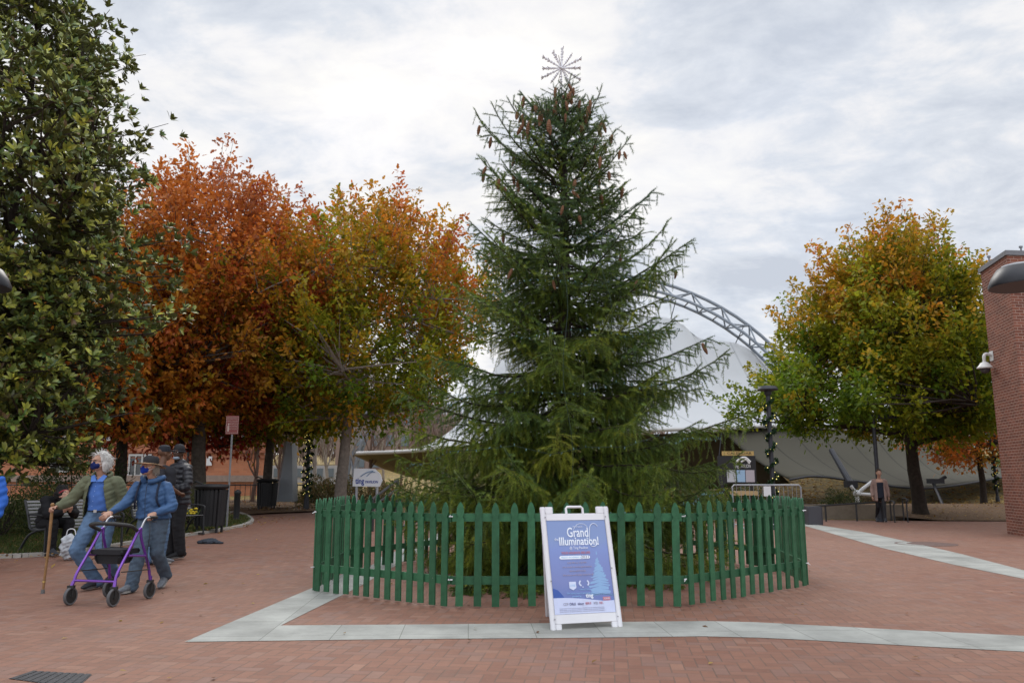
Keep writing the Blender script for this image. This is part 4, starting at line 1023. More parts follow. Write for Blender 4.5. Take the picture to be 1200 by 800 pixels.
# ---------------------------------------------------------------- trees
m_bark = mat('bark_grey', (.10, .085, .072), .9, .15, var=.35, vscale=9, bump=.8, bscale=22)
m_barkd = mat('bark_dark', (.045, .036, .03), .9, .15, var=.35, vscale=9, bump=.8, bscale=22)
m_leaf = leafmat('broad_leaf', .5, .52, .3)
def norm(a): return a/np.maximum(1e-9, np.linalg.norm(a, axis=-1, keepdims=True))
def rdir(n): return norm(rng.normal(size=(n, 3)))
def leaf_mesh(name, P, D, Nn, L, W, C, m, parent, fold=.25, shape='kite'):
    n = len(P); S = norm(np.cross(D, Nn)); U = np.cross(S, D); L = L[:, None]; W = W[:, None]
    if shape == 'kite':
        v = np.stack([P, P + D*L*.45 + S*W*.5 + U*W*fold*.5, P + D*L, P + D*L*.45 - S*W*.5 + U*W*fold*.5], 1).reshape(-1, 3)
        idx = np.arange(n)[:, None]*4; F = np.concatenate([idx + [0, 1, 2], idx + [0, 2, 3]]); k = 4
    elif shape == 'lobe':            # three-lobed blade
        pts = [(0, 0, 0), (.18, .30, .12), (.42, .52, .22), (.50, .26, .08), (.75, .34, .10), (1, 0, -.05), (.75, -.34, .10), (.50, -.26, .08), (.42, -.52, .22), (.18, -.30, .12)]
        v = np.stack([P + D*L*a + S*W*b + U*W*(c*fold*2) for a, b, c in pts], 1).reshape(-1, 3); k = 10
        idx = np.arange(n)[:, None]*k; F = np.concatenate([idx + f for f in ([0, 1, 3], [1, 2, 3], [0, 3, 5], [3, 4, 5], [0, 5, 7], [5, 6, 7], [0, 7, 9], [7, 8, 9])])
    else:                            # elliptical blade with a keel and droop
        pts = [(0, 0, 0), (.35, .42, .14), (.72, .36, .10), (1, 0, -.12), (.72, -.36, .10), (.35, -.42, .14), (.5, 0, .02)]
        v = np.stack([P + D*L*a + S*W*b + U*(W*c) for a, b, c in pts], 1).reshape(-1, 3); k = 7
        idx = np.arange(n)[:, None]*k; F = np.concatenate([idx + f for f in ([6, 0, 1], [6, 1, 2], [6, 2, 3], [6, 3, 4], [6, 4, 5], [6, 5, 0])])
    return np_mesh(name, v, F, m, parent, np.repeat(C, k, 0))
def curve_pts(a, b, k=6, bow=.12, up=.15):
    a, b = np.array(a, float), np.array(b, float); L = np.linalg.norm(b - a); t = np.linspace(0, 1, k)[:, None]
    o = rng.normal(size=3)*bow*L; o[2] = abs(o[2])*.3 - up*L
    w = np.cumsum(rng.normal(size=(k, 3))*L*.012, 0); w -= t*w[-1]
    return a + (b - a)*t + o*(t*(1 - t)*2) + w

def broad_tree(base, H, prof,  ncl, nleaf, leaf, colf, label, name='autumn_tree', trunk_r=.22, forks=14, first=.28, lean=(0, 0), bark=m_bark, cat='tree', group=None,
               shoot=(1.25, .23), shape='kite', lm=None, upb=.85, asym=None, seed=0, wid=.62, fold=.25, fullness=.5, hang=-.35, lump=1.0, rosette=False):
    """prof: list of (z, radius); asym(az, z) multiplies the radius"""
    global rng
    rng = np.random.default_rng(100 + seed); random.seed(100 + seed)
    t = thing(name, label, cat, base, 0, group)
    pz = np.array([p[0] for p in prof]); pr = np.array([p[1] for p in prof]); ph = rng.uniform(0, 6.28, 8)
    def env(az, z):
        r = np.interp(z, pz, pr)
        r = r*(1 + lump*(.13*np.sin(2*az + ph[0] + z*.5) + .10*np.sin(3*az + ph[1] - z*.9) + .09*np.sin(5*az + ph[2] + z*1.7) + .06*np.sin(9*az + ph[3] + z*2.9)))
        if asym: r = r*asym(az, z)
        return r
    mb = MB(); tz = np.linspace(0, H*.93, 12); wob = np.cumsum(rng.normal(size=(12, 2))*.035*H/10, 0)
    tp = [Vector((lean[0]*(z/H) + wob[i, 0], lean[1]*(z/H) + wob[i, 1], z)) for i, z in enumerate(tz)]
    rr = [trunk_r*(1.0 if z > .4 else 1.55 - 1.3*z)*max(.06, (1 - z/H)**.85) for z in tz]
    tp.insert(1, tp[0].lerp(tp[1], .35)); rr.insert(1, trunk_r*1.05); tp[0].z -= .15
    mb.tube(tp, rr, 12)
    def tpt(z):
        i = int(np.clip(np.searchsorted(tz, z) - 1, 0, 10)); f = (z - tz[i])/(tz[i + 1] - tz[i]); a = tp[i + 1 if i else 0]; b_ = tp[i + 2]; return a.lerp(b_, f) if i else Vector((a.x, a.y, z))
    limbs = []
    for k in range(forks):
        az = k*2.39996 + rng.uniform(-.3, .3); f = (k + .5)/forks; z0 = H*(first + (.80 - first)*f); z1 = min(H*.97, z0 + (H - z0)*rng.uniform(.28, .5) + .3)
        if k < 3: z1 = z0 + rng.uniform(.1, .8)
        r = env(az, z1)*rng.uniform(.8, .95); a = tpt(z0); b_ = (math.cos(az)*r + lean[0]*z1/H, math.sin(az)*r + lean[1]*z1/H, z1)
        c = curve_pts(a, b_, 9, .05, .08); r0 = trunk_r*.42*(1 - f*.6)
        mb.tube([Vector(q) for q in c], list(np.linspace(r0, .022, 9)), 7); limbs.append((c, np.linspace(r0, .022, 9)))
    LP = np.concatenate([c for c, _ in limbs] + [np.array([tuple(p) for p in tp[6:]])]); 
    # clusters
    zs = rng.uniform(pz[0], pz[-1], ncl*6); w_ = np.interp(zs, pz, pr); keep = rng.uniform(0, w_.max()*1.0, len(zs)) < w_ + .15; zs = zs[keep][:ncl]
    az = rng.uniform(0, 2*PI, len(zs)); fr = rng.uniform(0, 1, len(zs))**fullness; r = env(az, zs)*(.12 + .88*fr)
    r = r + (rng.normal(size=len(zs))*.32*(lump > 1)); CP = np.stack([np.cos(az)*r + lean[0]*zs/H, np.sin(az)*r + lean[1]*zs/H, zs], 1)
    zr = (zs - pz[0])/(pz[-1] - pz[0]); CD = norm(np.stack([np.cos(az)*(.3 + fr*.7), np.sin(az)*(.3 + fr*.7), upb*(.35 + 1.9*zr)], 1) + rng.normal(size=(len(zs), 3))*.25); slen = shoot[0]*rng.uniform(.45, 1.35, len(zs))*(.8 + .55*zr)
    for jj, (c, d) in enumerate(zip(CP, CD)):
        j = int(np.argmin(np.linalg.norm(LP - c, axis=1) + .6*np.maximum(0, LP[:, 2] - c[2]))); s = LP[j]
        q = curve_pts(s, c, 4, .10, .05); L = np.linalg.norm(c - s); e_ = c + d*slen[jj]*.9
        q = np.concatenate([q, [e_]])
        mb.tube([Vector(x) for x in q], list(np.linspace(min(.05, .012 + .012*L), .005, 5)), 4, caps=False)
    mb.build('trunk', bark, t, smooth=True)
    n = len(CP); per = max(3, nleaf//n); ci = np.repeat(np.arange(n), per); N = len(ci)
    sf = rng.uniform(-.15, 1.0, N); s = sf*slen[ci]
    rad = rng.normal(size=(N, 3))*(shoot[1]*(1.15 - .80*np.clip(sf, 0, 1))*rng.uniform(.75, 1.3, n)[ci])[:, None]
    P = CP[ci] + CD[ci]*s[:, None] + rad
    if rosette:
        q = 9; N = (N//q)*q; P = P[:N]; ci = ci[:N]; rad = rad[:N]; P = np.repeat(P[::q], q, 0); ci = np.repeat(ci[::q], q); ax = norm(CD[ci]*.6 + np.repeat(rad[::q], q, 0)/shoot[1]*.5 + [0, 0, .45])
        e1 = norm(np.cross(ax, np.repeat(rdir(N//q), q, 0))); e2 = np.cross(ax, e1); ph_ = np.tile(np.arange(q)*2.4, N//q); op = rng.uniform(.45, 1.15, N)
        D = norm(ax*np.cos(op)[:, None] + (e1*np.cos(ph_)[:, None] + e2*np.sin(ph_)[:, None])*np.sin(op)[:, None] + rdir(N)*.12); Nn = norm(ax + rdir(N)*.15); P = P + D*.015 + rdir(N)*.01
        rk = np.repeat(rng.normal(size=N//q), q)
    else: rk = 0
    if not rosette: D = norm(rad/shoot[1]*.5 + CD[ci]*.5 + rdir(N)*.8 + np.array([0, 0, hang])); Nn = norm(rdir(N) + np.array([0, 0, .9]))
    L = leaf*rng.uniform(.6, 1.25, N); cr_ = rng.normal(size=(n, 1)); C = colf(P, ci, cr_[ci][:, 0]*(.6 if rosette else 1) + rk*.7, rng.normal(size=N), az[ci], H)
    leaf_mesh('crown', P, D, Nn, L, L*wid*rng.uniform(.8, 1.2, N), C, lm or m_leaf, t, fold, shape)
    return t
def pal(stops):
    xs_ = np.array([s[0] for s in stops]); cs = np.array([s[1] for s in stops])
    def f(t, jit=None):
        t = np.clip(t, 0, 1); c = np.stack([np.interp(t, xs_, cs[:, k]) for k in range(3)], 1)
        if jit is not None: c = c*np.clip(1 + .22*jit, .45, 1.7)[:, None]
        return np.clip(c, .004, .9)
    return f
G = (.10, .17, .012); YG = (.25, .26, .016); OC = (.42, .22, .018); OR = (.50, .155, .022); RD = (.36, .080, .026); DR = (.30, .028, .022); PK = (.33, .12, .075)
G, YG, OC, OR, RD, DR, PK = [tuple(x*1.10 for x in c) for c in (G, YG, OC, OR, RD, DR, PK)]
p_red = pal([(0, DR), (.25, RD), (.5, OR), (.75, (.44, .145, .04)), (1, PK)])
p_mix = pal([(0, G), (.3, YG), (.55, OC), (.8, OR), (1, RD)])
def col_red(P, ci, cr_, lr, az, H):      # orange red; olive spots lower left, pinkish brown at the top
    z = P[:, 2]/H; t = .46 + .42*(z - .55) + .15*cr_ + .08*lr - .05*(P[:, 0] > 0)*0
    c = p_red(t, lr*.8); k = np.clip((.70 - z)*1.7 + .35*cr_ + .1*lr + .25*np.sin(P[:, 0]*.9 + P[:, 2]), 0, 1)[:, None]; return c*(1 - k*.75) + p_mix(.38 + .15*cr_, lr)*k*.75
def col_mix(P, ci, cr_, lr, az, H):
    z = P[:, 2]/H; return p_mix(.21 + .68*np.clip(z - .38, 0, 1) + .17*cr_ + .07*lr - .03*np.sin(P[:, 0]*1.3) + .35*np.clip(.38 - z, 0, 1)*2, lr)
def col_right(P, ci, cr_, lr, az, H):
    z = P[:, 2]/H; return p_mix(.08 + .80*np.clip(z - .42, 0, 1) + .13*cr_ + .06*lr + .05*np.sin(P[:, 0]*.9 + z*5), lr)
def col_dark(P, ci, cr_, lr, az, H): return p_red(.05 + .10*cr_ + .06*lr + .1*P[:, 2]/H, lr)
def col_or(P, ci, cr_, lr, az, H): return p_mix(.68 + .14*cr_ + .08*lr, lr)
GA = 'autumn shade trees around the plaza'
def tree_at(u, Y): p = at(u, 560, Y); return (p.x, Y, hgt(p.x, Y))
broad_tree(tree_at(232, 27), 11.7, [(3.0, 2.0), (4.2, 3.7), (6, 4.3), (7.6, 3.9), (9.4, 2.8), (11.0, .9)], 560, 58000, .17, col_red,
           'tall red and rust coloured tree behind the street sign on the left', trunk_r=.27, seed=1, group=GA, shape='lobe', lean=(.1, 0), asym=lambda a, z: 1 + .12*np.cos(a - PI))
broad_tree(tree_at(312, 31.5), 9.8, [(2.6, 1.6), (3.8, 3.0), (5.6, 3.4), (7.4, 2.9), (8.8, 1.8), (9.6, .7)], 420, 40000, .168, col_mix,
           'smaller olive and ochre tree rising behind the far litter bin', trunk_r=.2, seed=2, group=GA, shape='lobe', lean=(.4, 0))
broad_tree(tree_at(402, 28), 10.6, [(3.0, 2.2), (4.2, 3.9), (6.0, 4.4), (7.6, 3.9), (9.0, 3.0), (10.1, 1.0)], 540, 55000, .17, col_mix,
           'broad green to orange tree with a pale trunk left of the spruce', trunk_r=.22, bark=mat('bark_pale', (.22, .19, .165), .9, .15, var=.3, vscale=9, bump=.8, bscale=22), seed=3, group=GA, shape='lobe', lean=(.9, 0), first=.30)
broad_tree(tree_at(207, 32), 7.6, [(2.3, 2.4), (3.4, 3.9), (4.8, 4.0), (6.2, 3.0), (7.4, 1.0)], 560, 26000, .20, col_dark,
           'low dark crimson tree behind the rust coloured one', trunk_r=.2, bark=m_barkd, seed=4, group=GA, shape='lobe')
broad_tree(tree_at(138, 25), 8.6, [(2.6, 1.8), (3.8, 3.0), (5.4, 3.5), (7.0, 2.6), (8.4, .8)], 560, 27000, .19, col_or,
           'orange tree with a dark ivy covered trunk behind the white haired man', trunk_r=.2, bark=m_barkd, seed=5, group=GA, shape='lobe')
broad_tree(tree_at(1074, 29.5), 10.0, [(2.9, 2.4), (3.7, 4.3), (5.0, 4.4), (6.4, 3.9), (7.8, 3.1), (8.8, 2.2), (9.6, .8)], 760, 84000, .175, col_right,
           'big green tree with orange top standing left of the brick building', trunk_r=.25, bark=m_barkd, seed=6, group=GA, shape='lobe', first=.24, asym=lambda a, z: (1 - .10*np.clip(np.cos(a - PI), 0, 1)*np.clip((z - 5)/1.0, 0, 1) + .34*np.clip(np.cos(a - PI), 0, 1)*np.clip((5.0 - z)/1.2, 0, 1))*(1 - .36*np.clip(np.cos(a), 0, 1)), lean=(-.5, 0))
broad_tree(tree_at(1150, 38), 7.6, [(2.0, 1.4), (3.0, 2.5), (4.5, 2.9), (6.2, 2.2), (7.4, .8)], 380, 20000, .18, lambda P, ci, cr_, lr, az, H: p_mix(np.where(P[:, 2] < 4.2, .70, .12) + .1*cr_ + .06*lr, lr),
           'small tree with orange lower leaves between the big tree and the brick building', trunk_r=.16, bark=m_barkd, seed=7, group=GA, shape='lobe')
# magnolia
m_mag = leafmat('magnolia_leaf', .32, .12, .5, back=(.11, .125, .04))
def col_mag(P, ci, cr_, lr, az, H):
    b_ = np.array([.095, .165, .040]); y = np.array([.42, .40, .055]); k = np.clip(.36 + .24*cr_ + .24*lr, 0, 1)[:, None]
    c = b_*(1 - k) + y*k; br = (rng.uniform(size=len(P)) < .07)[:, None]; return np.where(br, np.array([.15, .09, .035]), c)*np.clip(1 + .18*lr, .5, 1.5)[:, None]
broad_tree((-9.9, 15.0, .13), 12.6, [(1.5, 1.8), (2.6, 3.1), (4.5, 3.6), (6.5, 3.4), (8.5, 2.5), (10.5, 1.4), (12.2, .4)], 1150, 82000, .152, col_mag,
           'big glossy green magnolia filling the left edge above the bench', name='magnolia_tree', trunk_r=.15, bark=m_barkd, seed=8, shape='ell', lm=m_mag, shoot=(.60, .19), upb=.35, wid=.46, hang=.15, lump=1.9, rosette=True, forks=20, first=.12,
           asym=lambda a, z: 1 - (.36 + .16*np.clip((6.5 - z)/3, 0, 1))*np.clip(np.cos(a), 0, 1) - .1*np.cos(a)*(z < 3))
# grey bare trunk behind
def bare_tree(base, H, label, r=.12, seed=0, name='bare_tree', group='bare pale trees beyond the plaza', m=None, spread=1.0):
    global rng
    rng = np.random.default_rng(500 + seed); random.seed(seed)
    t = thing(name, label, 'tree', base, 0, group); mb = MB()
    def grow(a, d, L, r_, lev):
        k = 6; pts = [a]; dd = Vector(d)
        for _ in range(k):
            dd = (dd + Vector(rng.normal(size=3)*.09) + Vector((0, 0, .05))).normalized(); pts.append(pts[-1] + dd*L/k)
        mb.tube(pts, list(np.linspace(r_, r_*.45, k + 1)), 6 if lev < 2 else 4, caps=False)
        if lev >= 4: return
        for i in range(2, k + 1):
            for _ in range(2 if lev < 3 else 1):
                q = Vector(rng.normal(size=3)); q = (dd*1.1 + q.normalized()*.75*spread + Vector((0, 0, .25))).normalized()
                grow(pts[i], q, L*rng.uniform(.42, .62), r_*.5*(1 - i/k*.3), lev + 1)
    grow(Vector((0, 0, -.1)), Vector((0, 0, 1)), H*.55, r, 1 if H < 5 else 1)
    mb.build('trunk', m, t); return t
m_pbark = mat('pale_bark', (.34, .30, .26), .9, .1, var=.2, vscale=5); m_rbark = mat('ruddy_twig', (.16, .11, .09), .9, .1)
for k, (u, Y, H, lb) in enumerate(((297, 37, 6.6, 'bare pale tree before the orange brick building'), (372, 38, 8.5, 'pale bare tree just right of the garlanded lamp post'), (384, 44, 9.0, 'slender bare tree left of the pale trunked autumn tree'),
                                   (328, 42, 8.5, 'bare tree behind the grey metal pylon'), (418, 52, 10, 'bare tree left of the arch foot'), (448, 58, 10, 'bare tree behind the white shield sign'), (470, 64, 10.5, 'bare tree against the distant office block'), (340, 50, 9.5, 'bare tree directly above the grey metal pylon'), (396, 40, 8.0, 'bare tree just left of the pale trunk'), (433, 46, 9.0, 'bare tree rising behind the pale arch leg'), (356, 56, 10, 'bare tree farthest back beyond the garlanded post'))):
    bare_tree(tree_at(u, Y), H, lb, .10 + .015*(H > 9), k, m=m_pbark if k % 3 else m_rbark)
# ---------------------------------------------------------------- far woods
rng = np.random.default_rng(77)
n = 9000; x = rng.uniform(-60, 20, n); y = rng.uniform(98, 140, n); z0 = np.array([terr(a, b) for a, b in zip(x, y)]); h = rng.uniform(8, 13, n)*(1 + .2*np.sin(x*.3))
P = np.stack([x, y, z0 + rng.uniform(0, 1, n)*h*.5], 1); D = norm(np.stack([rng.normal(size=n)*.35, rng.normal(size=n)*.35, np.ones(n)], 1)); L = h*.45
C = np.array([.21, .155, .13])*rng.uniform(.6, 1.5, n)[:, None]
o = leaf_mesh('far_woods', P, D, rdir(n), L, np.full(n, .22), C, leafmat('twig_mass', .9, .1, .1), None); o['kind'] = 'stuff'
# right background woods just above the hill
n = 6000; x = rng.uniform(25, 130, n); y = rng.uniform(90, 130, n); z0 = np.array([terr(a, b) for a, b in zip(x, y)])
P = np.stack([x, y, z0 + rng.uniform(0, 4, n)], 1); C = np.array([.10, .085, .05])*rng.uniform(.6, 1.5, n)[:, None]
o = leaf_mesh('far_woods', P, rdir(n), rdir(n), np.full(n, .8), np.full(n, .5), C, leafmat('far_leaf', .9, .2, .1), None); o['kind'] = 'stuff'

# ---------------------------------------------------------------- shrubs
def shrub(base, r, H, n, leaf, cols, label, name='shrub', seed=0, group=None, blade=False, cat='shrub'):
    global rng
    rng = np.random.default_rng(900 + seed); t = thing(name, label, cat, base, 0, group)
    if blade:
        a = rng.uniform(0, 2*PI, n); q = rng.uniform(0, 1, n)**.5*r*.6; P = np.stack([np.cos(a)*q, np.sin(a)*q, rng.uniform(0, .3, n)*H], 1)
        D = norm(np.stack([np.cos(a)*.45 + rng.normal(size=n)*.2, np.sin(a)*.45 + rng.normal(size=n)*.2, np.ones(n)], 1)); L = H*rng.uniform(.5, 1, n); W = np.full(n, .02)
    else:
        d = rdir(n); d[:, 2] = abs(d[:, 2]); rr_ = (.55 + .45*rng.uniform(0, 1, n))*(1 + .15*np.sin(d[:, 0]*7 + d[:, 2]*5)); P = d*rr_[:, None]*np.array([r, r, H]); P[:, 2] = np.maximum(P[:, 2], .02)
        D = norm(d + rdir(n)*.8); L = leaf*rng.uniform(.6, 1.3, n); W = L*.5
    c = np.array(cols)[rng.integers(0, len(cols), n)]*rng.uniform(.7, 1.35, n)[:, None]
    leaf_mesh('foliage', P, D, norm(rdir(n) + [0, 0, .8]), L, W, c, m_leaf, t)
    mb = MB()
    for _ in range(10):
        d = Vector(rng.normal(size=3)); d.z = abs(d.z) + .8; d.normalize(); mb.tube([(0, 0, -.05), d*H*.4, d*H*.8], [.025, .018, .006], 5)
    mb.build('stem', m_barkd, t); return t
GB = (.045, .07, .02); GB2 = (.07, .085, .025); BR = (.16, .10, .04)
GS = 'low green shrubs behind the benches'
def hb(u, Y): p = at(u, 560, Y); return (p.x, Y, hgt(p.x, Y) + .03)
shrub(hb(8, 17.5), .85, 1.0, 3600, .06, [GB, GB2], 'low green shrub at the far left behind the bench back', seed=1, group=GS)
shrub(hb(48, 18.5), .8, 1.15, 3600, .06, [GB, GB2, (.09, .10, .03)], 'green shrub behind the hunched seated person', seed=2, group=GS)
shrub(hb(90, 24), 1.5, 2.6, 7000, .08, [(.03, .05, .015), GB], 'dark rounded evergreen bush left of the white haired man', name='evergreen_bush', seed=3)
shrub(hb(148, 20), .8, 1.0, 3200, .06, [GB, GB2, (.14, .12, .03)], 'yellowish shrub between the white haired man and the woman in the sun hat', seed=4, group=GS)
shrub(hb(228, 21.5), .9, 1.05, 3600, .06, [GB2, (.11, .11, .03)], 'yellow green shrub behind the near litter bin', seed=5, group=GS)
GG = 'tufts of dry ornamental grass and brush beyond the mulch'
for k, (u, Y, r_, H, lb) in enumerate(((384, 32, 1.2, 1.25, 'brown green brush left of the pale trunk'), (420, 33, 1.3, 1.3, 'brown green brush under the white shield sign'), (455, 34, 1.3, 1.1, 'brush low behind the sloping stair rail'), (372, 36, .9, 1.0, 'rusty brush behind the garlanded lamp post'))):
    shrub(hb(u, Y), r_, H, 3200, .09, [BR, GB2, (.12, .10, .04)], lb, name='brush_clump', seed=10 + k, group=GG)
shrub((at(985, 580, 33).x, 33, .0), .9, 1.0, 3000, .07, [(.04, .06, .025), GB2], 'dark green bush behind the handrail by the white struts', seed=20, name='evergreen_bush')
shrub((at(1150, 560, 52).x, 52, 1.4), 3.2, 1.6, 4000, .16, [(.06, .10, .02), (.08, .12, .03)], 'bright green bush on the hillside below the tan roof edge', seed=21, name='evergreen_bush')
shrub((at(866, 568, 28).x, 28, .0), 1.2, 1.25, 4200, .08, [(.04, .07, .02), GB2], 'green bush behind the poster stand', seed=22, name='evergreen_bush')
# turf on the planting bed
rng = np.random.default_rng(5)
n = 120000; x = rng.uniform(-20, -6.3, n); y = rng.uniform(12.0, 26, n)
bx_ = np.array([p[0] for p in bed_xy]); by_ = np.array([p[1] for p in bed_xy])
ins = np.zeros(n, bool); j = len(bx_) - 1
for i in range(len(bx_)):
    c = ((by_[i] > y) != (by_[j] > y)) & (x < (bx_[j] - bx_[i])*(y - by_[i])/(by_[j] - by_[i] + 1e-12) + bx_[i]); ins ^= c; j = i
pat = np.sin(x*1.3 + 2*np.sin(y*.8)) + np.sin(y*1.7 + x*.5); ins &= (pat > -1.1 + rng.normal(size=n)*.5)
x, y, pat = x[ins], y[ins], pat[ins]; n = len(x); z = np.array([hgt(a, b) for a, b in zip(x, y)]) + .028
D = norm(np.stack([rng.normal(size=n)*.45, rng.normal(size=n)*.45, np.ones(n)], 1))
C = np.where((rng.uniform(size=n) < .22)[:, None], [.17, .13, .05], [.065, .095, .022])*rng.uniform(.6, 1.5, n)[:, None]
o = leaf_mesh('turf', np.stack([x, y, z], 1), D, rdir(n), rng.uniform(.05, .11, n), np.full(n, .014), C, m_leaf, None); tag(o, None, None, kind='stuff')
# fallen leaves: bed, mulch, hillside and a scatter over the brick
def litter(name, x, y, hf, size, cols):
    n = len(x); z = np.array([hf(a, b) for a, b in zip(x, y)]) + rng.uniform(.004, .02, n); D = norm(np.stack([rng.normal(size=n), rng.normal(size=n), rng.normal(size=n)*.15], 1))
    C = np.array(cols)[rng.integers(0, len(cols), n)]*rng.uniform(.6, 1.4, n)[:, None]
    o = leaf_mesh(name, np.stack([x, y, z], 1), D, norm(np.stack([rng.normal(size=n)*.25, rng.normal(size=n)*.25, np.ones(n)], 1)), size*rng.uniform(.6, 1.3, n), size*.6*np.ones(n), C, m_leaf, None); o['kind'] = 'stuff'
LC = [(.30, .17, .04), (.22, .09, .03), (.35, .24, .07), (.16, .09, .05)]
litter('fallen_leaves', rng.uniform(-16, -6.5, 1500), rng.uniform(12.3, 25, 1500), lambda a, b: hgt(a, b) + .05, .09, LC)
litter('fallen_leaves', rng.uniform(-12, 0, 2500), rng.uniform(28.6, 36, 2500), lambda a, b: hgt(a, b) + .06, .10, LC)
litter('fallen_leaves', rng.uniform(14, 30, 1500), rng.uniform(27.2, 36, 1500), lambda x, y: hgt(x, y) + .03 + .30*sm((y - 26.8)/6), .10, LC)
litter('fallen_leaves', rng.uniform(8, 40, 16000), rng.uniform(33, 60, 16000), terr, .20, LC + [(.38, .24, .05)])
litter('fallen_leaves', rng.normal(0, 6, 240), rng.uniform(5.0, 26, 240), lambda a, b: hgt(a, b) + .003, .055, LC)
# ---------------------------------------------------------------- the big spruce
rng = np.random.default_rng(42); random.seed(42)
SX, SY = .80, 12.15; HS = 7.55
spr = thing('spruce_tree', 'tall dark spruce hung with brown cones in the middle of the green picket fence', 'tree', (SX, SY, 0))
mb = MB(); zz_ = np.linspace(0, HS, 16); wb = np.cumsum(rng.normal(size=(16, 2))*.012, 0)
TP = [Vector((wb[i, 0], wb[i, 1], z)) for i, z in enumerate(zz_)]; TR = [.17*(1 - z/HS)**.9 + .014 for z in zz_]; TR[0] = .24
TP[0].z = -.1
mb.tube(TP, TR, 10)
# silhouette: half widths to the left and right of the axis, by height
zk = np.array([.25, .7, 1.3, 2.0, 2.8, 3.4, 4.1, 4.7, 5.3, 5.9, 6.4, 6.9, 7.3, 7.55])
lf = np.array([2.4, 2.85, 2.95, 2.65, 2.15, 1.95, 1.80, 1.62, 1.50, 1.55, 1.00, .70, .42, .20])
rt = np.array([2.3, 2.75, 2.80, 2.70, 2.50, 2.25, 1.95, 1.55, 1.15, 1.08, .90, .68, .42, .20])
segA, segD, segC, segS = [], [], [], []      # needle shoots: start, direction, colour key, scale
def shoots(P, col, step=.055, sc0=1.0, lift=0.0):
    P = np.asarray(P); seg = P[1:] - P[:-1]; L = np.linalg.norm(seg, axis=1); tot = L.sum(); cum = np.concatenate([[0], np.cumsum(L)])
    k = max(1, int(tot/step)); s = (np.arange(k) + rng.uniform(0, 1, k)*.5)/k*tot
    i = np.clip(np.searchsorted(cum, s) - 1, 0, len(L) - 1); f = (s - cum[i])/np.maximum(L[i], 1e-6)
    segA.append(P[i] + seg[i]*f[:, None]); segD.append(norm(seg[i])); segC.append(np.full(k, col) + s/tot*.25); segS.append(np.full(k, sc0))
tips = []; nb = 300
for k in range(nb):
    f = ((k + .5)/nb); z0 = .22 + (HS - .35)*f**1.18 + rng.uniform(-.10, .10)
    az = k*2.39996 + rng.normal()*.25; ca, sa = math.cos(az), math.sin(az)
    side = (ca + 1)/2; r = np.interp(z0, zk, rt)*side + np.interp(z0, zk, lf)*(1 - side)
    r *= rng.uniform(.55, 1.06) if rng.uniform() > .05 else rng.uniform(1.04, 1.13)
    h = z0/HS
    rise0 = -.10 + .95*h**1.5 + rng.normal()*.20               # initial slope
    n = 12; s = np.linspace(0, 1, n)
    sagv = (-.34*(1 - h)**.8)*s*1.0 + (.30*(1 - h*.3))*s**3.2        # droop then upturned tip
    zc = z0 + r*(rise0*s*.85 + sagv)
    sway = np.cumsum(rng.normal(size=n)*.016)*r; zc = zc + np.sin(s*rng.uniform(5, 9) + rng.uniform(0, 6))*.04*r*s
    P = np.stack([ca*r*s - sa*sway, sa*r*s + ca*sway, zc], 1); P[:, 2] = np.maximum(P[:, 2], .12); rq = np.hypot(P[:, 0], P[:, 1]); P[:, :2] *= np.where((P[:, 2] < 1.25) & (rq > 2.45), 2.45/np.maximum(rq, .01), 1)[:, None]
    P[0] = np.array(TP[int(np.clip(z0/HS*15, 0, 15))]) * [1, 1, 0] + [0, 0, z0]
    mb.tube([Vector(q) for q in P], list(np.linspace(.012 + .008*r, .003, n)), 5, caps=False)
    bc = rng.normal()*.35
    Lr = r; i0 = int(n*.2); shoots(P[i0:], bc, .024, 1.1); tips.append((P[-1], norm((P[-1] - P[-3])[None])[0], h, P))
    ns = int((8 + r*12)*(1 - .30*h))
    for q in range(ns):
        t = .16 + .82*(q + rng.uniform(0, .8))/ns; fi = t*(n - 1); i = min(n - 2, int(fi)); b0 = P[i] + (P[i + 1] - P[i])*(fi - i); d0 = norm((P[i + 1] - P[i])[None])[0]
        sgn = 1 if q % 2 else -1; lat = np.array([-sa, ca, 0])*sgn; L = (.66 - .46*t)*min(1, .45 + r*.38)*rng.uniform(.55, 1.3)
        droop = -.15 - .75*(1 - h)*rng.uniform(.3, 1.2); d = norm((d0*.75 + lat*.75 + np.array([0, 0, droop*.5]))[None])[0]
        m_ = 5; ss = np.linspace(0, 1, m_)[:, None]; B = b0 + d*L*ss + np.array([0, 0, 1])*L*(droop*.45*ss**1.8) + rng.normal(size=3)*.03*L*ss
        B[:, 2] = np.maximum(B[:, 2], .06)
        if L > .25: mb.tube([Vector(x) for x in B], list(np.linspace(.007, .0025, m_)), 3, caps=False)
        shoots(B, bc + .12*rng.normal(), .040)
        # hanging branchlets
        nt_ = int(L/.078*(1 - .60*h))
        for w_ in range(nt_):
            tt = (w_ + .6)/nt_; ii = min(m_ - 2, int(tt*(m_ - 1))); b1 = B[ii] + (B[ii + 1] - B[ii])*(tt*(m_ - 1) - ii); s2 = 1 if w_ % 2 else -1
            if rng.uniform() < .55*(1 - h) + .12: dd = np.array([rng.normal()*.22, rng.normal()*.22, -1.0]); l2 = rng.uniform(.12, .42)*(1.15 - h*.7)
            else: dd = d*.7 + d0*.5*s2*1.0 + np.array([0, 0, -.25 - .2*(1 - h)]) + rng.normal(size=3)*.15; l2 = (.24*(1 - tt) + .09)*rng.uniform(.7, 1.2)
            dd = norm(dd[None])[0]; e1 = b1 + dd*l2*.5; e2 = e1 + norm((dd + [0, 0, -.25])[None])[0]*l2*.5
            shoots(np.stack([b1, e1, e2]), bc + .2*rng.normal(), .046, .92)
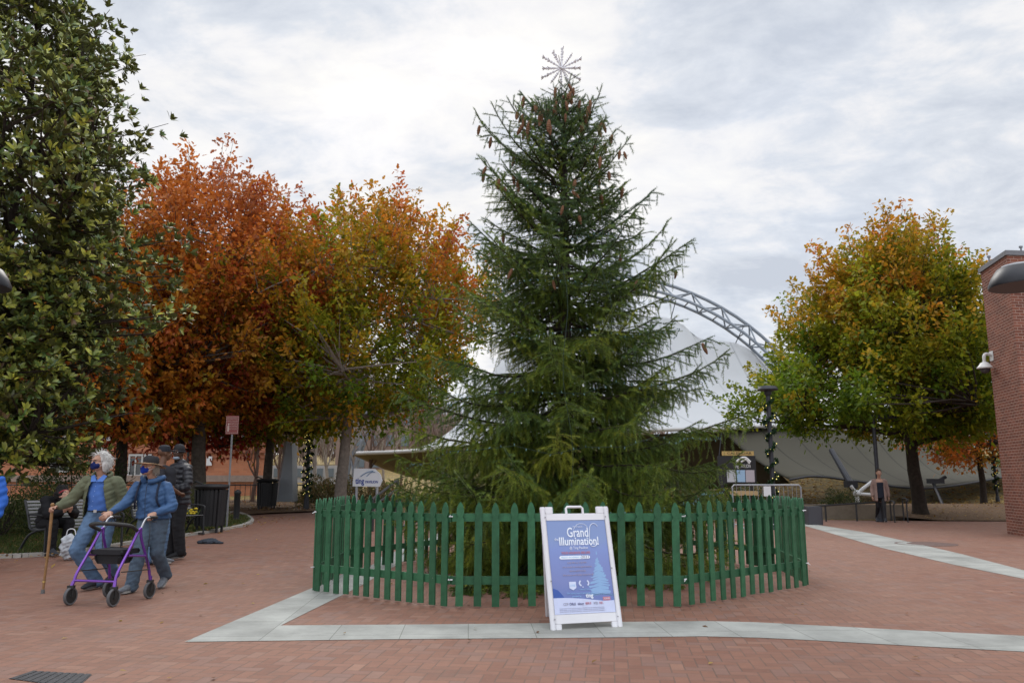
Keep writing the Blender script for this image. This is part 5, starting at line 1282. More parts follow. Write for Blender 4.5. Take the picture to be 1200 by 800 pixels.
# leader with short twigs
shoots(np.array([[*TP[14][:2], HS - .7], [*TP[15][:2], HS]]), 0, .03)
mb.build('trunk', m_barkd, spr, smooth=True)
A = np.concatenate(segA); D = np.concatenate(segD); Cc = np.concatenate(segC); S_ = np.concatenate(segS); N = len(A); A[:, 2] = np.maximum(A[:, 2], .03)
print('shoots', N)
K = 11; ref = norm(np.cross(D, rdir(N))); ref2 = np.cross(D, ref); V = []; 
ang = (np.arange(K)*2.4)[None, :] + rng.uniform(0, 6.28, (N, 1)); along = np.linspace(0, .055, K)[None, :] + rng.uniform(-.004, .004, (N, K))
rad = ref[:, None, :]*np.cos(ang)[..., None] + ref2[:, None, :]*np.sin(ang)[..., None]
b = A[:, None, :] + D[:, None, :]*along[..., None]; nd = norm(rad*.85 + D[:, None, :]*.62 + np.array([0, 0, .12])); sd_ = norm(np.cross(nd, rad + D[:, None, :]*.3))
ln = (.036*S_)[:, None, None]*rng.uniform(.8, 1.2, (N, K, 1)); wd = .0048
V = np.stack([b + sd_*wd, b - sd_*wd, b + nd*ln], 2).reshape(-1, 3); F = np.arange(len(V)).reshape(-1, 3)
hh = np.clip(A[:, 2]/HS, 0, 1); t = np.clip(.54 + .32*Cc + .12*rng.normal(size=N) - .36*hh, 0, 1)[:, None]
c0, c1, c2 = np.array([.050, .100, .042]), np.array([.115, .172, .024]), np.array([.27, .28, .03])
C = np.where(t < .5, c0 + (c1 - c0)*t*2, c1 + (c2 - c1)*(t - .5)*2)*rng.uniform(.75, 1.3, (N, 1))
np_mesh('crown', V, F, leafmat('spruce_needle', .5, .25, .35), spr, np.repeat(C, K*3, 0))
# cones
m_cone = mat('spruce_cone', (.20, .105, .06), .75, .2, var=.3, vscale=40, bump=.6, bscale=90)
q = MB(); prof = []
for i in range(13):
    f = i/12; rr_ = .022*math.sin(PI*min(1, .08 + f*.88))**.6; prof += [(rr_*(1.12 if i % 2 else .86), -.135*f)]
prof[0] = (.003, 0); prof[-1] = (.0005, -.14); q.lathe(prof, (0, 0, 0), 8)
cone = q.build('cone', m_cone, spr, smooth=True); cm = cone.data; nc = 0
cand = [x for x in tips if x[2] > .30 and x[0][1] < .5]; random.shuffle(cand); cand.sort(key=lambda x: -x[2] + random.gauss(0, .22))
for (tp_, d, h, P) in cand:
    if P[-1][1] > .6 and h < .8: continue
    for j in range(random.choice((1, 1, 2, 2, 3)) if h > .7 else 1):
        if nc >= 98: break
        o = cone if nc == 0 else bpy.data.objects.new('cone', cm)
        if nc: COL.objects.link(o); o.parent = spr
        fi = random.uniform(.72, .98)*(len(P) - 1); i = min(len(P) - 2, int(fi)); b0 = P[i] + (P[i + 1] - P[i])*(fi - i)
        o.location = Vector(b0) + Vector((random.gauss(0, .03), random.gauss(0, .03) - .06, -.03)); s = random.uniform(1.0, 1.45); o.scale = (s, s, s)
        o.rotation_euler = (random.gauss(0, .22), random.gauss(0, .22), random.uniform(0, 6)); nc += 1
# snowflake topper
m_silver = mat('topper_white', (.72, .72, .76), .4, .5, .0)
stp = at(658, 80, SY - .22); st = thing('star_topper', 'white spiky starburst ornament on the tip of the spruce', 'ornament', tuple(stp))
mb = MB(); rim_ = []
for k in range(12):
    a = 2*PI*k/12 + .05; L = .33*(1 if k % 2 == 0 else .82); d = Vector((math.sin(a), .12*math.sin(a*3), math.cos(a))).normalized(); _, s, u = frame(d)
    mb.tube([d*.02, d*L], [.014, .010], 6)
    for j in range(5):
        p = d*(L*(.35 + .15*j)); mb.tube([p, p + d*.035, p + d*.06], [.010, .024, .004], 6)
        if j in (2, 4):
            for e_ in (s, -s): mb.tube([p, p + (d + e_*1.1)*.05], .008, 5)
for k in range(8):
    a = 2*PI*k/8 + .3; d = Vector((math.sin(a)*.5, (-.8 if k % 2 else .8), math.cos(a)*.5)).normalized(); mb.tube([d*.02, d*.24], [.009, .005], 6)
mb.ell((0, 0, 0), (.04, .04, .04)); mb.tube([(0, 0, 0), (0, .03, -.52)], .009, 6)
mb.build('burst', m_silver, st, smooth=True)
# strings of unlit lights
m_cord = mat('light_cord', (.012, .03, .022), .6); m_lamp = mat('small_bulb', (.10, .20, .20), .3, .5)
sl = thing('light_string', 'thin green cord of small unlit bulbs looped around the spruce', 'string lights', (SX, SY, 0))
mb = MB(); pts = []; T_ = 8
for k in range(T_*30):
    f = k/(T_*30); z = .6 + 6.2*f; a = 2*PI*k/30 + 1; ca = math.cos(a); side = (ca + 1)/2; r = (np.interp(z, zk, rt)*side + np.interp(z, zk, lf)*(1 - side))*(.80 + .05*math.sin(k*1.3))
    pts.append(Vector((ca*r, math.sin(a)*r, z - .10*abs(math.sin(k*.42)) + .05*random.gauss(0, 1))))
mb.tube(pts, .003, 4); 
for x_ in (-.12, .45):
    zt, zb2 = (5.4, 3.3) if x_ > 0 else (4.2, 1.3)
    mb.tube([Vector((x_ + .05*math.sin(j), -(np.interp(zt + (zb2 - zt)*j/9, zk, rt))*.93, zt + (zb2 - zt)*j/9)) for j in range(10)], .003, 4)
for a, b_ in zip(pts[:-1], pts[1:]):
    for f in (0, .33, .66):
        p = a.lerp(b_, f); d = Vector((random.gauss(0, .5), random.gauss(0, .5), random.choice((-1, 1)))).normalized(); mb.tube([p, p + d*.018, p + d*.032], [.004, .006, .002], 5, mi=1)
mb.build('cord', [m_cord, m_lamp], sl, fix=False)
# ---------------------------------------------------------------- people
rng = np.random.default_rng(3); random.seed(3)
def remesh(mb_, name, voxel, smooth_it=5, wr=0.0, wscale=9.0, seed=0, wdir=(1, .4, 1.6), cut=None):
    me = bpy.data.meshes.new(name); me.from_pydata(mb_.v, [], mb_.f)
    bm = bmesh.new(); bm.from_mesh(me); bmesh.ops.recalc_face_normals(bm, faces=bm.faces); bm.to_mesh(me); bm.free()
    o = bpy.data.objects.new(name, me); COL.objects.link(o)
    m = o.modifiers.new('r', 'REMESH'); m.mode = 'VOXEL'; m.voxel_size = voxel; m.use_smooth_shade = True
    m = o.modifiers.new('s', 'SMOOTH'); m.factor = .5; m.iterations = smooth_it
    dg = bpy.context.evaluated_depsgraph_get(); dg.update()
    out = bpy.data.meshes.new_from_object(o.evaluated_get(dg)); bpy.data.objects.remove(o)
    n = len(out.vertices); co = np.empty(n*3, np.float32); out.vertices.foreach_get('co', co); co = co.reshape(-1, 3)
    if wr > 0:
        no = np.empty(n*3, np.float32); out.vertex_normals.foreach_get('vector', no) if hasattr(out, 'vertex_normals') else out.vertices.foreach_get('normal', no); no = no.reshape(-1, 3)
        ph = np.random.default_rng(seed).uniform(0, 6.28, 8); q = co*wscale*np.array(wdir)
        d = (np.sin(q[:, 2]*2.2 + 1.8*np.sin(q[:, 0]*1.7 + ph[0]) + ph[1]) + .8*np.sin(q[:, 2]*4.6 - q[:, 0]*2.9 + 2*np.sin(q[:, 1]*2.0 + ph[2]))*np.sin(q[:, 0]*1.3 + ph[3]) + .6*np.sin(q[:, 0]*5.1 + q[:, 2]*1.2 + ph[4] + 1.5*np.sin(q[:, 2] + ph[5])))
        co = co + no*(d*wr)[:, None]; out.vertices.foreach_set('co', co.ravel())
    if cut is not None:
        bm = bmesh.new(); bm.from_mesh(out); bmesh.ops.delete(bm, geom=[v for v in bm.verts if cut(v.co)], context='VERTS'); bm.to_mesh(out); bm.free()
    out.update(); out.name = name
    return out
def cap(mb_, a, b, ra, rb, fl=(1, 1), n=14, up=None):
    """tapered limb with rounded ends; fl flattens across/along"""
    a = Vector(a); b = Vector(b); d = (b - a); L = d.length
    _, s, u = frame(d, up or Vector((0, 1, .01)))
    M = Matrix((s, u, d.normalized())).transposed()
    prof = []
    for i in range(5): t = PI/2*i/4; prof.append((max(1e-4, ra*math.sin(t)), -ra*math.cos(t)*.9))
    for i in range(1, 5): f = i/5; prof.append((ra + (rb - ra)*f, L*f))
    for i in range(5): t = PI/2*i/4; prof.append((max(1e-4, rb*math.cos(t)), L + rb*math.sin(t)*.9))
    mb_.lathe(prof, a, n, 0, M, fl[0], fl[1])
def chain(mb_, pts, rs, fl=(1, 1), up=None):
    for i in range(len(pts) - 1): cap(mb_, pts[i], pts[i + 1], rs[i], rs[i + 1], fl, up=up)
SK = {'pale': (.42, .24, .17), 'brown': (.13, .065, .04), 'dark': (.075, .038, .025)}
m_eye = mat('eye_dark', (.02, .015, .012), .25, .5); m_eyew = mat('eye_white', (.55, .52, .50), .3, .5)
def hand(mb_, wrist, d, palm, curl=.5, sgn=1, s=1.0):
    """palm plus five fingers; d = direction of the hand, palm = palm normal, sgn = side of the thumb"""
    w = Vector(wrist); d = Vector(d).normalized(); pn = Vector(palm); pn = (pn - d*pn.dot(d)).normalized(); lat = d.cross(pn)*sgn
    chain(mb_, [w, w + d*.045*s, w + d*.085*s], [.024*s, .030*s, .030*s], (1.35, .62) if abs(frame(d, Vector((0, 1, .01)))[1].dot(lat)) > .6 else (.62, 1.35))
    for i, (o, L) in enumerate(((.030, .068), (.011, .078), (-.009, .072), (-.028, .056))):
        p = w + d*.088*s + lat*o*s; seg = [p]; a = curl*.7
        for k in range(3):
            dd = d*math.cos(a) + pn*math.sin(a); seg.append(seg[-1] + dd*L*s*(.42, .33, .25)[k]); a += curl*1.0
        chain(mb_, seg, [.0105*s, .0100*s, .0092*s, .008*s])
    p = w + d*.03*s + lat*.024*s; q = p + (d*.6 + lat*.65 + pn*.3).normalized()*.040*s; r_ = q + (d*.8 + lat*.1 + pn*.55*(.4 + curl)).normalized()*.034*s
    chain(mb_, [p, q, r_], [.014*s, .0115*s, .0095*s])
def head(mb_, c, yaw=0, pitch=0, s=1.0, roll=0):
    """c = centre of skull; face looks along -Y rotated by yaw (about Z) and pitched down by pitch"""
    Mh = Matrix.Rotation(yaw, 3, 'Z') @ Matrix.Rotation(-pitch, 3, 'X') @ Matrix.Rotation(roll, 3, 'Y'); c = Vector(c)
    P = lambda x, y, z: c + Mh @ Vector((x*s, y*s, z*s))
    def E(p, r): mb_.ell(P(*p), [k*s for k in r], Mh, 16, 12)
    E((0, .018, .035), (.076, .094, .086)); E((0, -.012, -.028), (.064, .076, .078)); E((0, -.036, -.078), (.042, .046, .030)); E((0, -.052, -.088), (.020, .020, .018))
    E((0, -.082, .030), (.050, .018, .012)); E((.034, -.066, -.020), (.022, .020, .020)); E((-.034, -.066, -.020), (.022, .020, .020))
    cap(mb_, P(0, -.086, .016), P(0, -.104, -.016), .0085*s, .013*s); E((.011, -.098, -.021), (.009, .010, .008)); E((-.011, -.098, -.021), (.009, .010, .008))
    E((0, -.086, -.045), (.024, .012, .007)); E((0, -.084, -.056), (.020, .012, .008))
    for x in (-1, 1): E((x*.077, .012, -.005), (.010, .020, .032)); E((x*.080, .022, .008), (.011, .012, .016))
    return P, Mh
def eyes(P, Mh, parent, s=1.0, col=None):
    for x in (-.031, .031):
        q = MB(); q.ell(P(x, -.0825, .010), (.0135*s, .0075*s, .0085*s), Mh, 10, 8); e_ = q.build('eye', m_eyew, parent, smooth=True)
        q = MB(); q.ell(P(x, -.0885, .010), (.0062*s, .004*s, .0062*s), Mh, 10, 6); q.build('iris', m_eye, e_, smooth=True)
def fin(me, name, m, parent): return link(name, me, m, parent, True)
def shoe(mb_, heel, toe, h=.055, w=.043):
    heel = Vector(heel); toe = Vector(toe); d = (toe - heel); L = d.length; dn = d.normalized(); _, s, u = frame(d)
    for t, r_, hh in ((.0, .040, .068), (.18, .043, .075), (.4, .044, .072), (.62, .050, .058), (.8, .050, .048), (.95, .040, .038)):
        mb_.ell(heel + d*t + Vector((0, 0, hh*.62)), (1, 1, 1), Matrix((s*r_, dn*.075*L/.27, Vector((0, 0, hh*.72)))).transposed(), 12, 8)
def sole(mb_, heel, toe):
    heel = Vector(heel); toe = Vector(toe); d = toe - heel; dn = d.normalized(); _, s, u = frame(d); out = []
    ol = [(-.04, .0), (-.03, .028), (.1, .036), (.35, .033), (.6, .043), (.8, .046), (.95, .034), (1.02, 0)]
    pts = [(t, w) for t, w in ol] + [(t, -w) for t, w in ol[-2:0:-1]]; n = len(pts)
    vs = [heel + d*t + s*w + u*z for z in (.0, .024) for t, w in pts]
    mb_.add(vs, [tuple(range(n)), tuple(range(2*n - 1, n - 1, -1))] + [(i, (i + 1) % n, (i + 1) % n + n, i + n) for i in range(n)])
def person(name, label, loc, rotz, J, opt, group=None):
    """J: joints; builds one continuous skin body, then clothing as children"""
    t = thing(name, label, 'person', loc, rotz, group); s = opt.get('s', 1.0); sk = mat('skin', SK[opt.get('skin', 'pale')], .5, .35, var=.06, vscale=14)
    V_ = {k: Vector(v) for k, v in J.items()}
    b = MB(); P, Mh = head(b, V_['head'], opt.get('yaw', 0), opt.get('pitch', 0), opt.get('hs', 1.0), opt.get('roll', 0))
    chain(b, [V_['neck'], V_['head'] + Vector((0, .01, -.05))], [.054, .050])
    mid = V_['neck'].lerp(V_['hip'], .35); wst = V_['neck'].lerp(V_['hip'], .68)
    loft(b, V_['neck'], V_['hip'], ((.05, .09, .07), (.2, .145, .095), (.4, .150, .10), (.7, .130, .092), (.95, .145, .10), (1.12, .135, .10)))
    chain(b, [V_['neck'] - Vector((0, 0, .03)), mid, wst, V_['hip']], [.07, .09, .09, .09])
    for a in 'RL':
        chain(b, [V_['neck'] + Vector((0, 0, -.05)), V_['sh' + a]], [.055, .056])
        chain(b, [V_['sh' + a], V_['el' + a], V_['wr' + a]], [.050, .038, .026])
        hand(b, V_['wr' + a], V_['hd' + a], V_['pn' + a], opt.get('curl' + a, .6), opt.get('th' + a, 1 if a == 'R' else -1))
        hp = V_['hip'] + (V_['kn' + a] - V_['hip'])*.0 + Vector(((-.085 if a == 'R' else .085), 0, -.02)); hp = V_.get('hj' + a, hp)
        chain(b, [hp, V_['kn' + a], V_['an' + a]], [.082, .054, .038])
        ft = V_['toe' + a]; chain(b, [V_['an' + a], V_['an' + a].lerp(ft, .35) + Vector((0, 0, -.02)), V_['an' + a].lerp(ft, .7) + Vector((0, 0, -.015))], [.036, .026, .016])
    fin(remesh(b, 'body', opt.get('vox', .0065), 2), 'body', sk, t)
    eyes(P, Mh, t, opt.get('hs', 1.0))
    return t, V_, P, Mh
def trousers(t, V_, m, r=(.098, .078, .066), voxel=.010, wr=.004, seed=0, top=.06, hem=.05, name='trousers', flare=1.0, hipr=(.165, .118, .115)):
    b = MB(); b.ell(V_['hip'] + Vector((0, 0, top*.4)), hipr, None, 16, 10)
    for a in 'RL':
        hp = V_.get('hj' + a, V_['hip'] + Vector(((-.085 if a == 'R' else .085), 0, -.02))); e_ = V_['an' + a] + (V_['kn' + a] - V_['an' + a]).normalized()*hem
        k = V_['kn' + a]; chain(b, [hp, hp.lerp(k, .5), k, k.lerp(e_, .5), e_ + Vector((0, 0, -.0))], [r[0], (r[0] + r[1])/2, r[1], (r[1] + r[2])/2*flare, r[2]*flare])
    z = V_['hip'].z + top + .07
    return fin(remesh(b, name, voxel, 3, wr*.5, 15, seed, cut=(lambda c: c.z > z)), name, m, t)
def sleeve(b, V_, a, r=(.072, .060, .044), cuff=.03, puff=0):
    w = V_['wr' + a] + (V_['el' + a] - V_['wr' + a]).normalized()*cuff; e_ = V_['el' + a]; s_ = V_['sh' + a]
    chain(b, [s_, s_.lerp(e_, .5), e_, e_.lerp(w, .5), w], [r[0], (r[0] + r[1])/2*1.02, r[1], (r[1] + r[2])/2*1.04, r[2]])
def loft(b, n, h, rs, rings=26, seg=28):
    """smooth closed trunk between n and h; rs: (fraction, half width, half depth)"""
    fx = [r_[0] for r_ in rs]; f0, f1 = fx[0] - .03, fx[-1] + .03; vs = []
    for i in range(rings + 1):
        f = f0 + (f1 - f0)*i/rings; rx = float(np.interp(f, fx, [r_[1] for r_ in rs])); ry = float(np.interp(f, fx, [r_[2] for r_ in rs]))
        e_ = min(1.0, .35 + min(i, rings - i)*.4); p = n.lerp(h, f)
        for k in range(seg):
            t = 2*PI*k/seg; c_, s_ = math.cos(t), math.sin(t); c_ = math.copysign(abs(c_)**.85, c_); s_ = math.copysign(abs(s_)**.85, s_)
            vs.append(p + Vector((c_*rx*e_, s_*ry*e_, 0)))
    fs = [(i*seg + k, i*seg + (k + 1) % seg, (i + 1)*seg + (k + 1) % seg, (i + 1)*seg + k) for i in range(rings) for k in range(seg)]
    fs += [tuple(range(seg - 1, -1, -1)), tuple(rings*seg + k for k in range(seg))]; b.add(vs, fs)
def torso(b, V_, rs, hem_z, low=.1):
    n, h = V_['neck'], V_['hip']; loft(b, n, h, rs)
    for a in 'RL': chain(b, [n + Vector((0, 0, -.055)), V_['sh' + a]], [.062, .070])
def shoes(t, V_, m, ms, name='shoe'):
    for a in 'RL':
        an = V_['an' + a]; toe = V_['toe' + a]; d = (toe - an); d.z = 0; dn = d.normalized()
        heel = Vector(V_.get('heel' + a, Vector((an.x, an.y, 0)) - dn*.055 + Vector((0, 0, max(0, an.z - .085)))))
        q = MB(); shoe(q, heel + Vector((0, 0, .012)), toe + Vector((0, 0, .008))); cap(q, heel + (toe - heel)*.22 + Vector((0, 0, .05)), an + Vector((0, 0, .02)), .052, .050)
        o = fin(remesh(q, name, .008, 3), name, m, t)
        q = MB(); sole(q, heel, toe); q.build('sole', ms, o)
def mask(t, P, Mh, m, s=1.0):
    q = MB(); q.ell(P(0, -.050, -.045), (.067*s, .056*s, .050*s), Mh, 16, 12); q.ell(P(0, -.088, -.028), (.030*s, .026*s, .034*s), Mh, 14, 10); q.ell(P(0, -.07, -.075), (.040*s, .034*s, .024*s), Mh, 14, 10)
    o = fin(remesh(q, 'face_mask', .006, 5), 'face_mask', m, t)
    q = MB()
    for x in (-1, 1): q.tube([P(x*.050, -.060, -.02), P(x*.075, .0, .0), P(x*.083, .03, .005)], .0022, 5); q.tube([P(x*.050, -.055, -.065), P(x*.074, .0, -.03), P(x*.083, .03, -.02)], .0022, 5)
    q.build('ear_loop', m_wht, o)
def strands(t, name, pts, dirs, L, r_, m, grav=.5, wav=.012, k=5):
    q = MB()
    for p, d in zip(pts, dirs):
        p = Vector(p); d = Vector(d).normalized(); path = [p]; l = L*random.uniform(.6, 1.2)
        for i in range(k):
            d = (d + Vector((random.gauss(0, .22), random.gauss(0, .22), -grav/k + random.gauss(0, .15)))).normalized(); path.append(path[-1] + d*l/k)
        q.tube(path, list(np.linspace(r_, r_*.35, k + 1)), 4, caps=False)
    return q
m_jean = mat('denim_blue', (.10, .165, .27), .85, .2, var=.22, vscale=7, bump=.25, bscale=160)
m_jean2 = mat('denim_grey_blue', (.085, .12, .165), .85, .2, var=.22, vscale=7, bump=.25, bscale=160)
m_maskm = mat('mask_navy', (.008, .018, .10), .7, .2); m_rub = mat('sole_rubber', (.12, .12, .12), .8); m_soleL = mat('sole_pale', (.35, .35, .34), .8)
m_shdk = mat('dark_shoe', (.03, .032, .04), .6); m_shgr = mat('grey_trainer', (.14, .15, .17), .6, var=.2, vscale=20)

# --- elderly man with the cane (local frame: faces -Y, his right hand is at -X)
A = dict(head=(-.02, -.06, 1.60), neck=(.0, .0, 1.42), hip=(.015, .04, .95), shR=(-.185, .0, 1.35), shL=(.185, .02, 1.35),
         elR=(-.345, -.06, 1.12), wrR=(-.44, -.17, 1.045), hdR=(-.5, -.85, -.25), pnR=(.3, -.4, -.85), elL=(.30, .06, 1.09), wrL=(.19, -.075, .965), hdL=(-.6, -.5, -.6), pnL=(-.3, .9, .1),
         knR=(-.175, -.14, .50), anR=(-.02, .12, .11), toeR=(-.05, -.10, .02), knL=(.10, -.03, .52), anL=(.085, .34, .18), toeL=(.06, .15, .015))
tA, VA, PA, MA = person('person', 'white haired man in olive jacket and blue mask walking with a wooden cane', (-5.33, 10.5, 0), .0, A, dict(yaw=-.42, pitch=.10, curlR=1.1, curlL=.5))
trousers(tA, VA, m_jean, (.110, .088, .074), wr=.0055, seed=1, hem=-.035)
shoes(tA, VA, m_shdk, m_rub)
b = MB(); torso(b, VA, ((.10, .13, .095), (.35, .165, .125), (.6, .165, .135), (.85, .162, .13), (1.0, .160, .125)), 0); 
fin(remesh(b, 'shirt', .010, 4, .0035, 9, 4, cut=lambda c: c.z < .985), 'shirt', mat('shirt_blue', (.07, .16, .46), .75, .2, var=.10, vscale=8), tA)
q = MB()
for k in range(6): q.ell((.002 - .004*k, -.128 - .008*min(k, 3), 1.36 - .062*k), (.006, .004, .006), n=8, m=5)
q.build('buttons', mat('button_blue', (.2, .3, .6), .4), tA)
q = MB(); q.add([(-.055, -.075, 1.445), (.0, -.135, 1.36), (-.075, -.125, 1.355), (-.10, -.07, 1.43)], [(0, 1, 2, 3)]); q.add([(.055, -.07, 1.445), (.0, -.135, 1.36), (.075, -.12, 1.355), (.10, -.065, 1.43)], [(3, 2, 1, 0)])
o = q.build('collar', mat('collar_blue', (.08, .18, .50), .7), tA); md = o.modifiers.new('t', 'SOLIDIFY'); md.thickness = .006
b = MB(); b.ell((.015, .035, .985), (.170, .128, .03), None, 24, 8); q = remesh(b, 'belt', .008, 1, cut=lambda c: abs(c.z - .985) > .02); o = fin(q, 'belt', m_shdk, tA)
q = MB(); q.box((.0, -.10, .985), (.045, .012, .036), bev=.004); q.build('buckle', mat('buckle_steel', (.5, .5, .5), .3, .5, .8), o)
b = MB(); torso(b, VA, ((.06, .12, .105), (.3, .195, .150), (.55, .205, .165), (.8, .21, .168), (1.0, .215, .168), (1.12, .215, .165)), 0)
sleeve(b, VA, 'R', (.080, .068, .050), .03); sleeve(b, VA, 'L', (.080, .070, .054), .02)
def cutA(c):
    w = .055 + max(0, (1.46 - c.z))*.20
    return (c.y < -.02 and abs(c.x - .0) < w and c.z > .8) or c.z < .86 or (c.z > 1.45 and (c - VA['neck'] - Vector((0, 0, .05))).length < .10)
me = remesh(b, 'jacket', .009, 2, .0034, 15, 9, cut=cutA)
m_olive = mat('olive_cloth', (.125, .135, .085), .85, .2, var=.16, vscale=6, bump=.2, bscale=120)
o = fin(me, 'jacket', m_olive, tA); md = o.modifiers.new('t', 'SOLIDIFY'); md.thickness = .008; md.offset = 1
q = MB(); q.tube(catmull([(-.10, -.045, 1.42), (-.115, .03, 1.46), (0, .085, 1.485), (.115, .03, 1.46), (.10, -.045, 1.42)], 5), .022, 8); q.build('jacket_collar', m_olive, o, smooth=True)
mask(tA, PA, MA, m_maskm)
# wild white hair
m_hair = mat('white_hair', (.55, .54, .52), .6, .4)
pts, dirs = [], []
for _ in range(1100):
    d = Vector((random.gauss(0, 1), random.gauss(0, 1), random.gauss(0, 1))).normalized()
    if d.y < -.30 and d.z < .55: continue
    if d.y < -.05 and d.z < -.1: continue
    if d.z < -.75: continue
    pts.append(PA(d.x*.078, d.y*.092 + .018, d.z*.088 + .032)); dirs.append(MA @ (d*.8 + Vector((d.x*.4, .5, -.25))))
h_ = MB(); h_.ell(PA(0, .050, .045), (.105, .105, .102), MA, 16, 12); h_.ell(PA(.072, .045, -.04), (.042, .06, .09), MA, 12, 8); h_.ell(PA(-.072, .045, -.04), (.040, .06, .085), MA, 12, 8); h_.ell(PA(0, .085, -.05), (.085, .062, .10), MA, 12, 8)
o = fin(remesh(h_, 'hair', .008, 3, .007, 22, 5, (1, 1, .5)), 'hair', m_hair, tA)
q = strands(tA, 's', pts, dirs, .095, .0034, m_hair, 1.3); q.build('strands', m_hair, o, fix=False)
q = MB()
for x in (-.031, .031): q.tube([PA(x + .020*math.cos(a), -.098, .008 + .014*math.sin(a)) for a in np.linspace(0, 2*PI, 12, endpoint=False)], .0022, 5, closed=True)
q.tube([PA(-.011, -.100, .010), PA(.011, -.100, .010)], .002, 5)
for x in (-1, 1): q.tube([PA(x*.051, -.096, .012), PA(x*.080, -.03, .012), PA(x*.082, .02, .006)], .002, 5)
q.build('glasses', m_rail, tA)
# cane
hw = Vector(tA.location) + Vector((-.475, -.235, 1.02)); ft = gnd(50, 695)
cn = thing('walking_cane', 'brown wooden walking cane in the hand of the white haired man', 'cane', (ft.x, ft.y, 0))
q = MB(); topc = hw - Vector(ft) + Vector((0, 0, .05)); q.tube([(0, 0, .03), topc*.5 + Vector((.01, 0, 0)), topc], [.014, .017, .019], 10); q.ell(topc, (.024, .024, .024)); q.build('shaft', mat('cane_wood', (.24, .125, .045), .45, .4, var=.25, vscale=10), cn, smooth=True)
q = MB(); q.lathe([(.024, 0), (.022, .03), (.018, .05)], (0, 0, 0), 12); q.build('ferrule', m_rub, cn, smooth=True)
q = MB(); q.tube([topc*.12, topc*.14], .019, 10); q.build('band', mat('brass', (.5, .35, .12), .4, .5, .7), cn)

# --- woman in the sun hat
B = dict(head=(-.02, -.08, 1.545), neck=(.01, .0, 1.37), hip=(.03, .04, .90), shR=(-.175, -.01, 1.29), shL=(.175, .01, 1.29),
         elR=(-.245, -.14, 1.10), wrR=(-.335, -.34, .985), hdR=(-.25, -.75, -.35), pnR=(0, -.35, -.9), elL=(.285, -.02, 1.04), wrL=(.165, -.245, .965), hdL=(-.25, -.85, -.3), pnL=(0, -.3, -.9),
         knR=(-.06, -.09, .47), anR=(-.12, -.10, .10), toeR=(-.17, -.28, .015), knL=(.09, .06, .48), anL=(.07, .42, .17), toeL=(.09, .24, .015))
tB, VB, PB, MB_ = person('person', 'woman in blue hooded jacket, sun hat and blue mask pushing the purple walker', (-4.60, 10.35, 0), .0, B, dict(yaw=-.62, pitch=.12, curlR=1.1, curlL=1.1))
trousers(tB, VB, m_jean2, (.108, .084, .078), wr=.005, seed=3, hem=-.03)
shoes(tB, VB, m_shgr, m_soleL)
m_bluej = mat('jacket_blue', (.04, .095, .21), .6, .3, var=.14, vscale=6, bump=.12, bscale=90)
b = MB(); torso(b, VB, ((.06, .115, .10), (.28, .185, .150), (.5, .195, .165), (.72, .19, .16), (.9, .205, .165), (1.05, .215, .175)), 0); sleeve(b, VB, 'R', (.078, .064, .044), .035); sleeve(b, VB, 'L', (.078, .068, .046), .035)
me = remesh(b, 'jacket', .009, 2, .0034, 15, 13, cut=lambda c: c.z < .845 and abs(c.x) < .26 or (c.z > 1.40 and (c - VB['neck'] - Vector((0, 0, .06))).length < .085))
oj = fin(me, 'jacket', m_bluej, tB); md = oj.modifiers.new('t', 'SOLIDIFY'); md.thickness = .008
q = MB(); q.tube(catmull([(-.07, -.10, 1.37), (-.12, -.01, 1.41), (-.07, .09, 1.40), (.07, .10, 1.40), (.13, .0, 1.41), (.08, -.10, 1.37), (0, -.125, 1.355)], 5), .032, 10, closed=False); q.ell((.01, .12, 1.34), (.10, .05, .08)); q.build('hood', m_bluej, oj, smooth=True)
q = MB(); q.tube([(-.005, -.135, 1.36), (-.0, -.175, 1.15), (.01, -.16, .87)], .004, 5); q.build('zip', mat('zip_dark', (.02, .03, .06), .5), oj)
q = MB()
for s in (-1, 1): q.tube(catmull([(s*.115, .10, 1.37), (s*.125, -.02, 1.385), (s*.125, -.11, 1.28), (s*.135, -.15, 1.13), (s*.165, -.08, 1.02)], 5), .014, 6)
q.box((.01, .20, 1.12), (.28, .14, .38), bev=.04); ruck = q.build('backpack', mat('strap_navy', (.012, .018, .04), .7), tB, smooth=True)
mask(tB, PB, MB_, mat('mask_blue', (.008, .035, .30), .7, .2), .96)
q = MB(); Mq = MB_; 
prof = [(.090, .035), (.096, .07), (.092, .11), (.070, .135), (.0001, .145)]
q.lathe(prof, PB(0, .012, 0), 24, 0, MB_); hat = q.build('sun_hat', mat('hat_dark', (.028, .028, .032), .8, .2), tB, smooth=True)
q = MB(); vs = []
for i in range(28):
    a = 2*PI*i/28; dx, dy = math.sin(a), -math.cos(a); fr_ = max(0, math.cos(a)); bk_ = max(0, -math.cos(a)); rr_ = .062 + .075*fr_**.7 + .03*bk_
    for (kr, dz) in ((.088, .040), (.090 + rr_, .030 - .010*fr_ - .03*bk_), (.088, .034)): vs.append(PB(dx*kr, dy*kr*1.08 + .012, dz))
fs = [(3*i + k, 3*i + (k + 1) % 3, 3*((i + 1) % 28) + (k + 1) % 3, 3*((i + 1) % 28) + k) for i in range(28) for k in range(3)]
q.add(vs, fs); q.build('brim', mat('brim_straw', (.40, .24, .12), .8), hat, smooth=True)
q = MB()
for _ in range(90):
    s_ = random.choice((-1, 1)); p = PB(s_*.074, .03 + random.uniform(-.04, .05), .03 + random.uniform(-.02, .02)); q.tube([p, p + Vector((s_*.012, .0, -.06)), p + Vector((s_*.01, .01, -.12 + random.uniform(-.02, .02)))], .0028, 4)
q.build('hair', mat('grey_hair', (.22, .19, .16), .6), tB, fix=False)

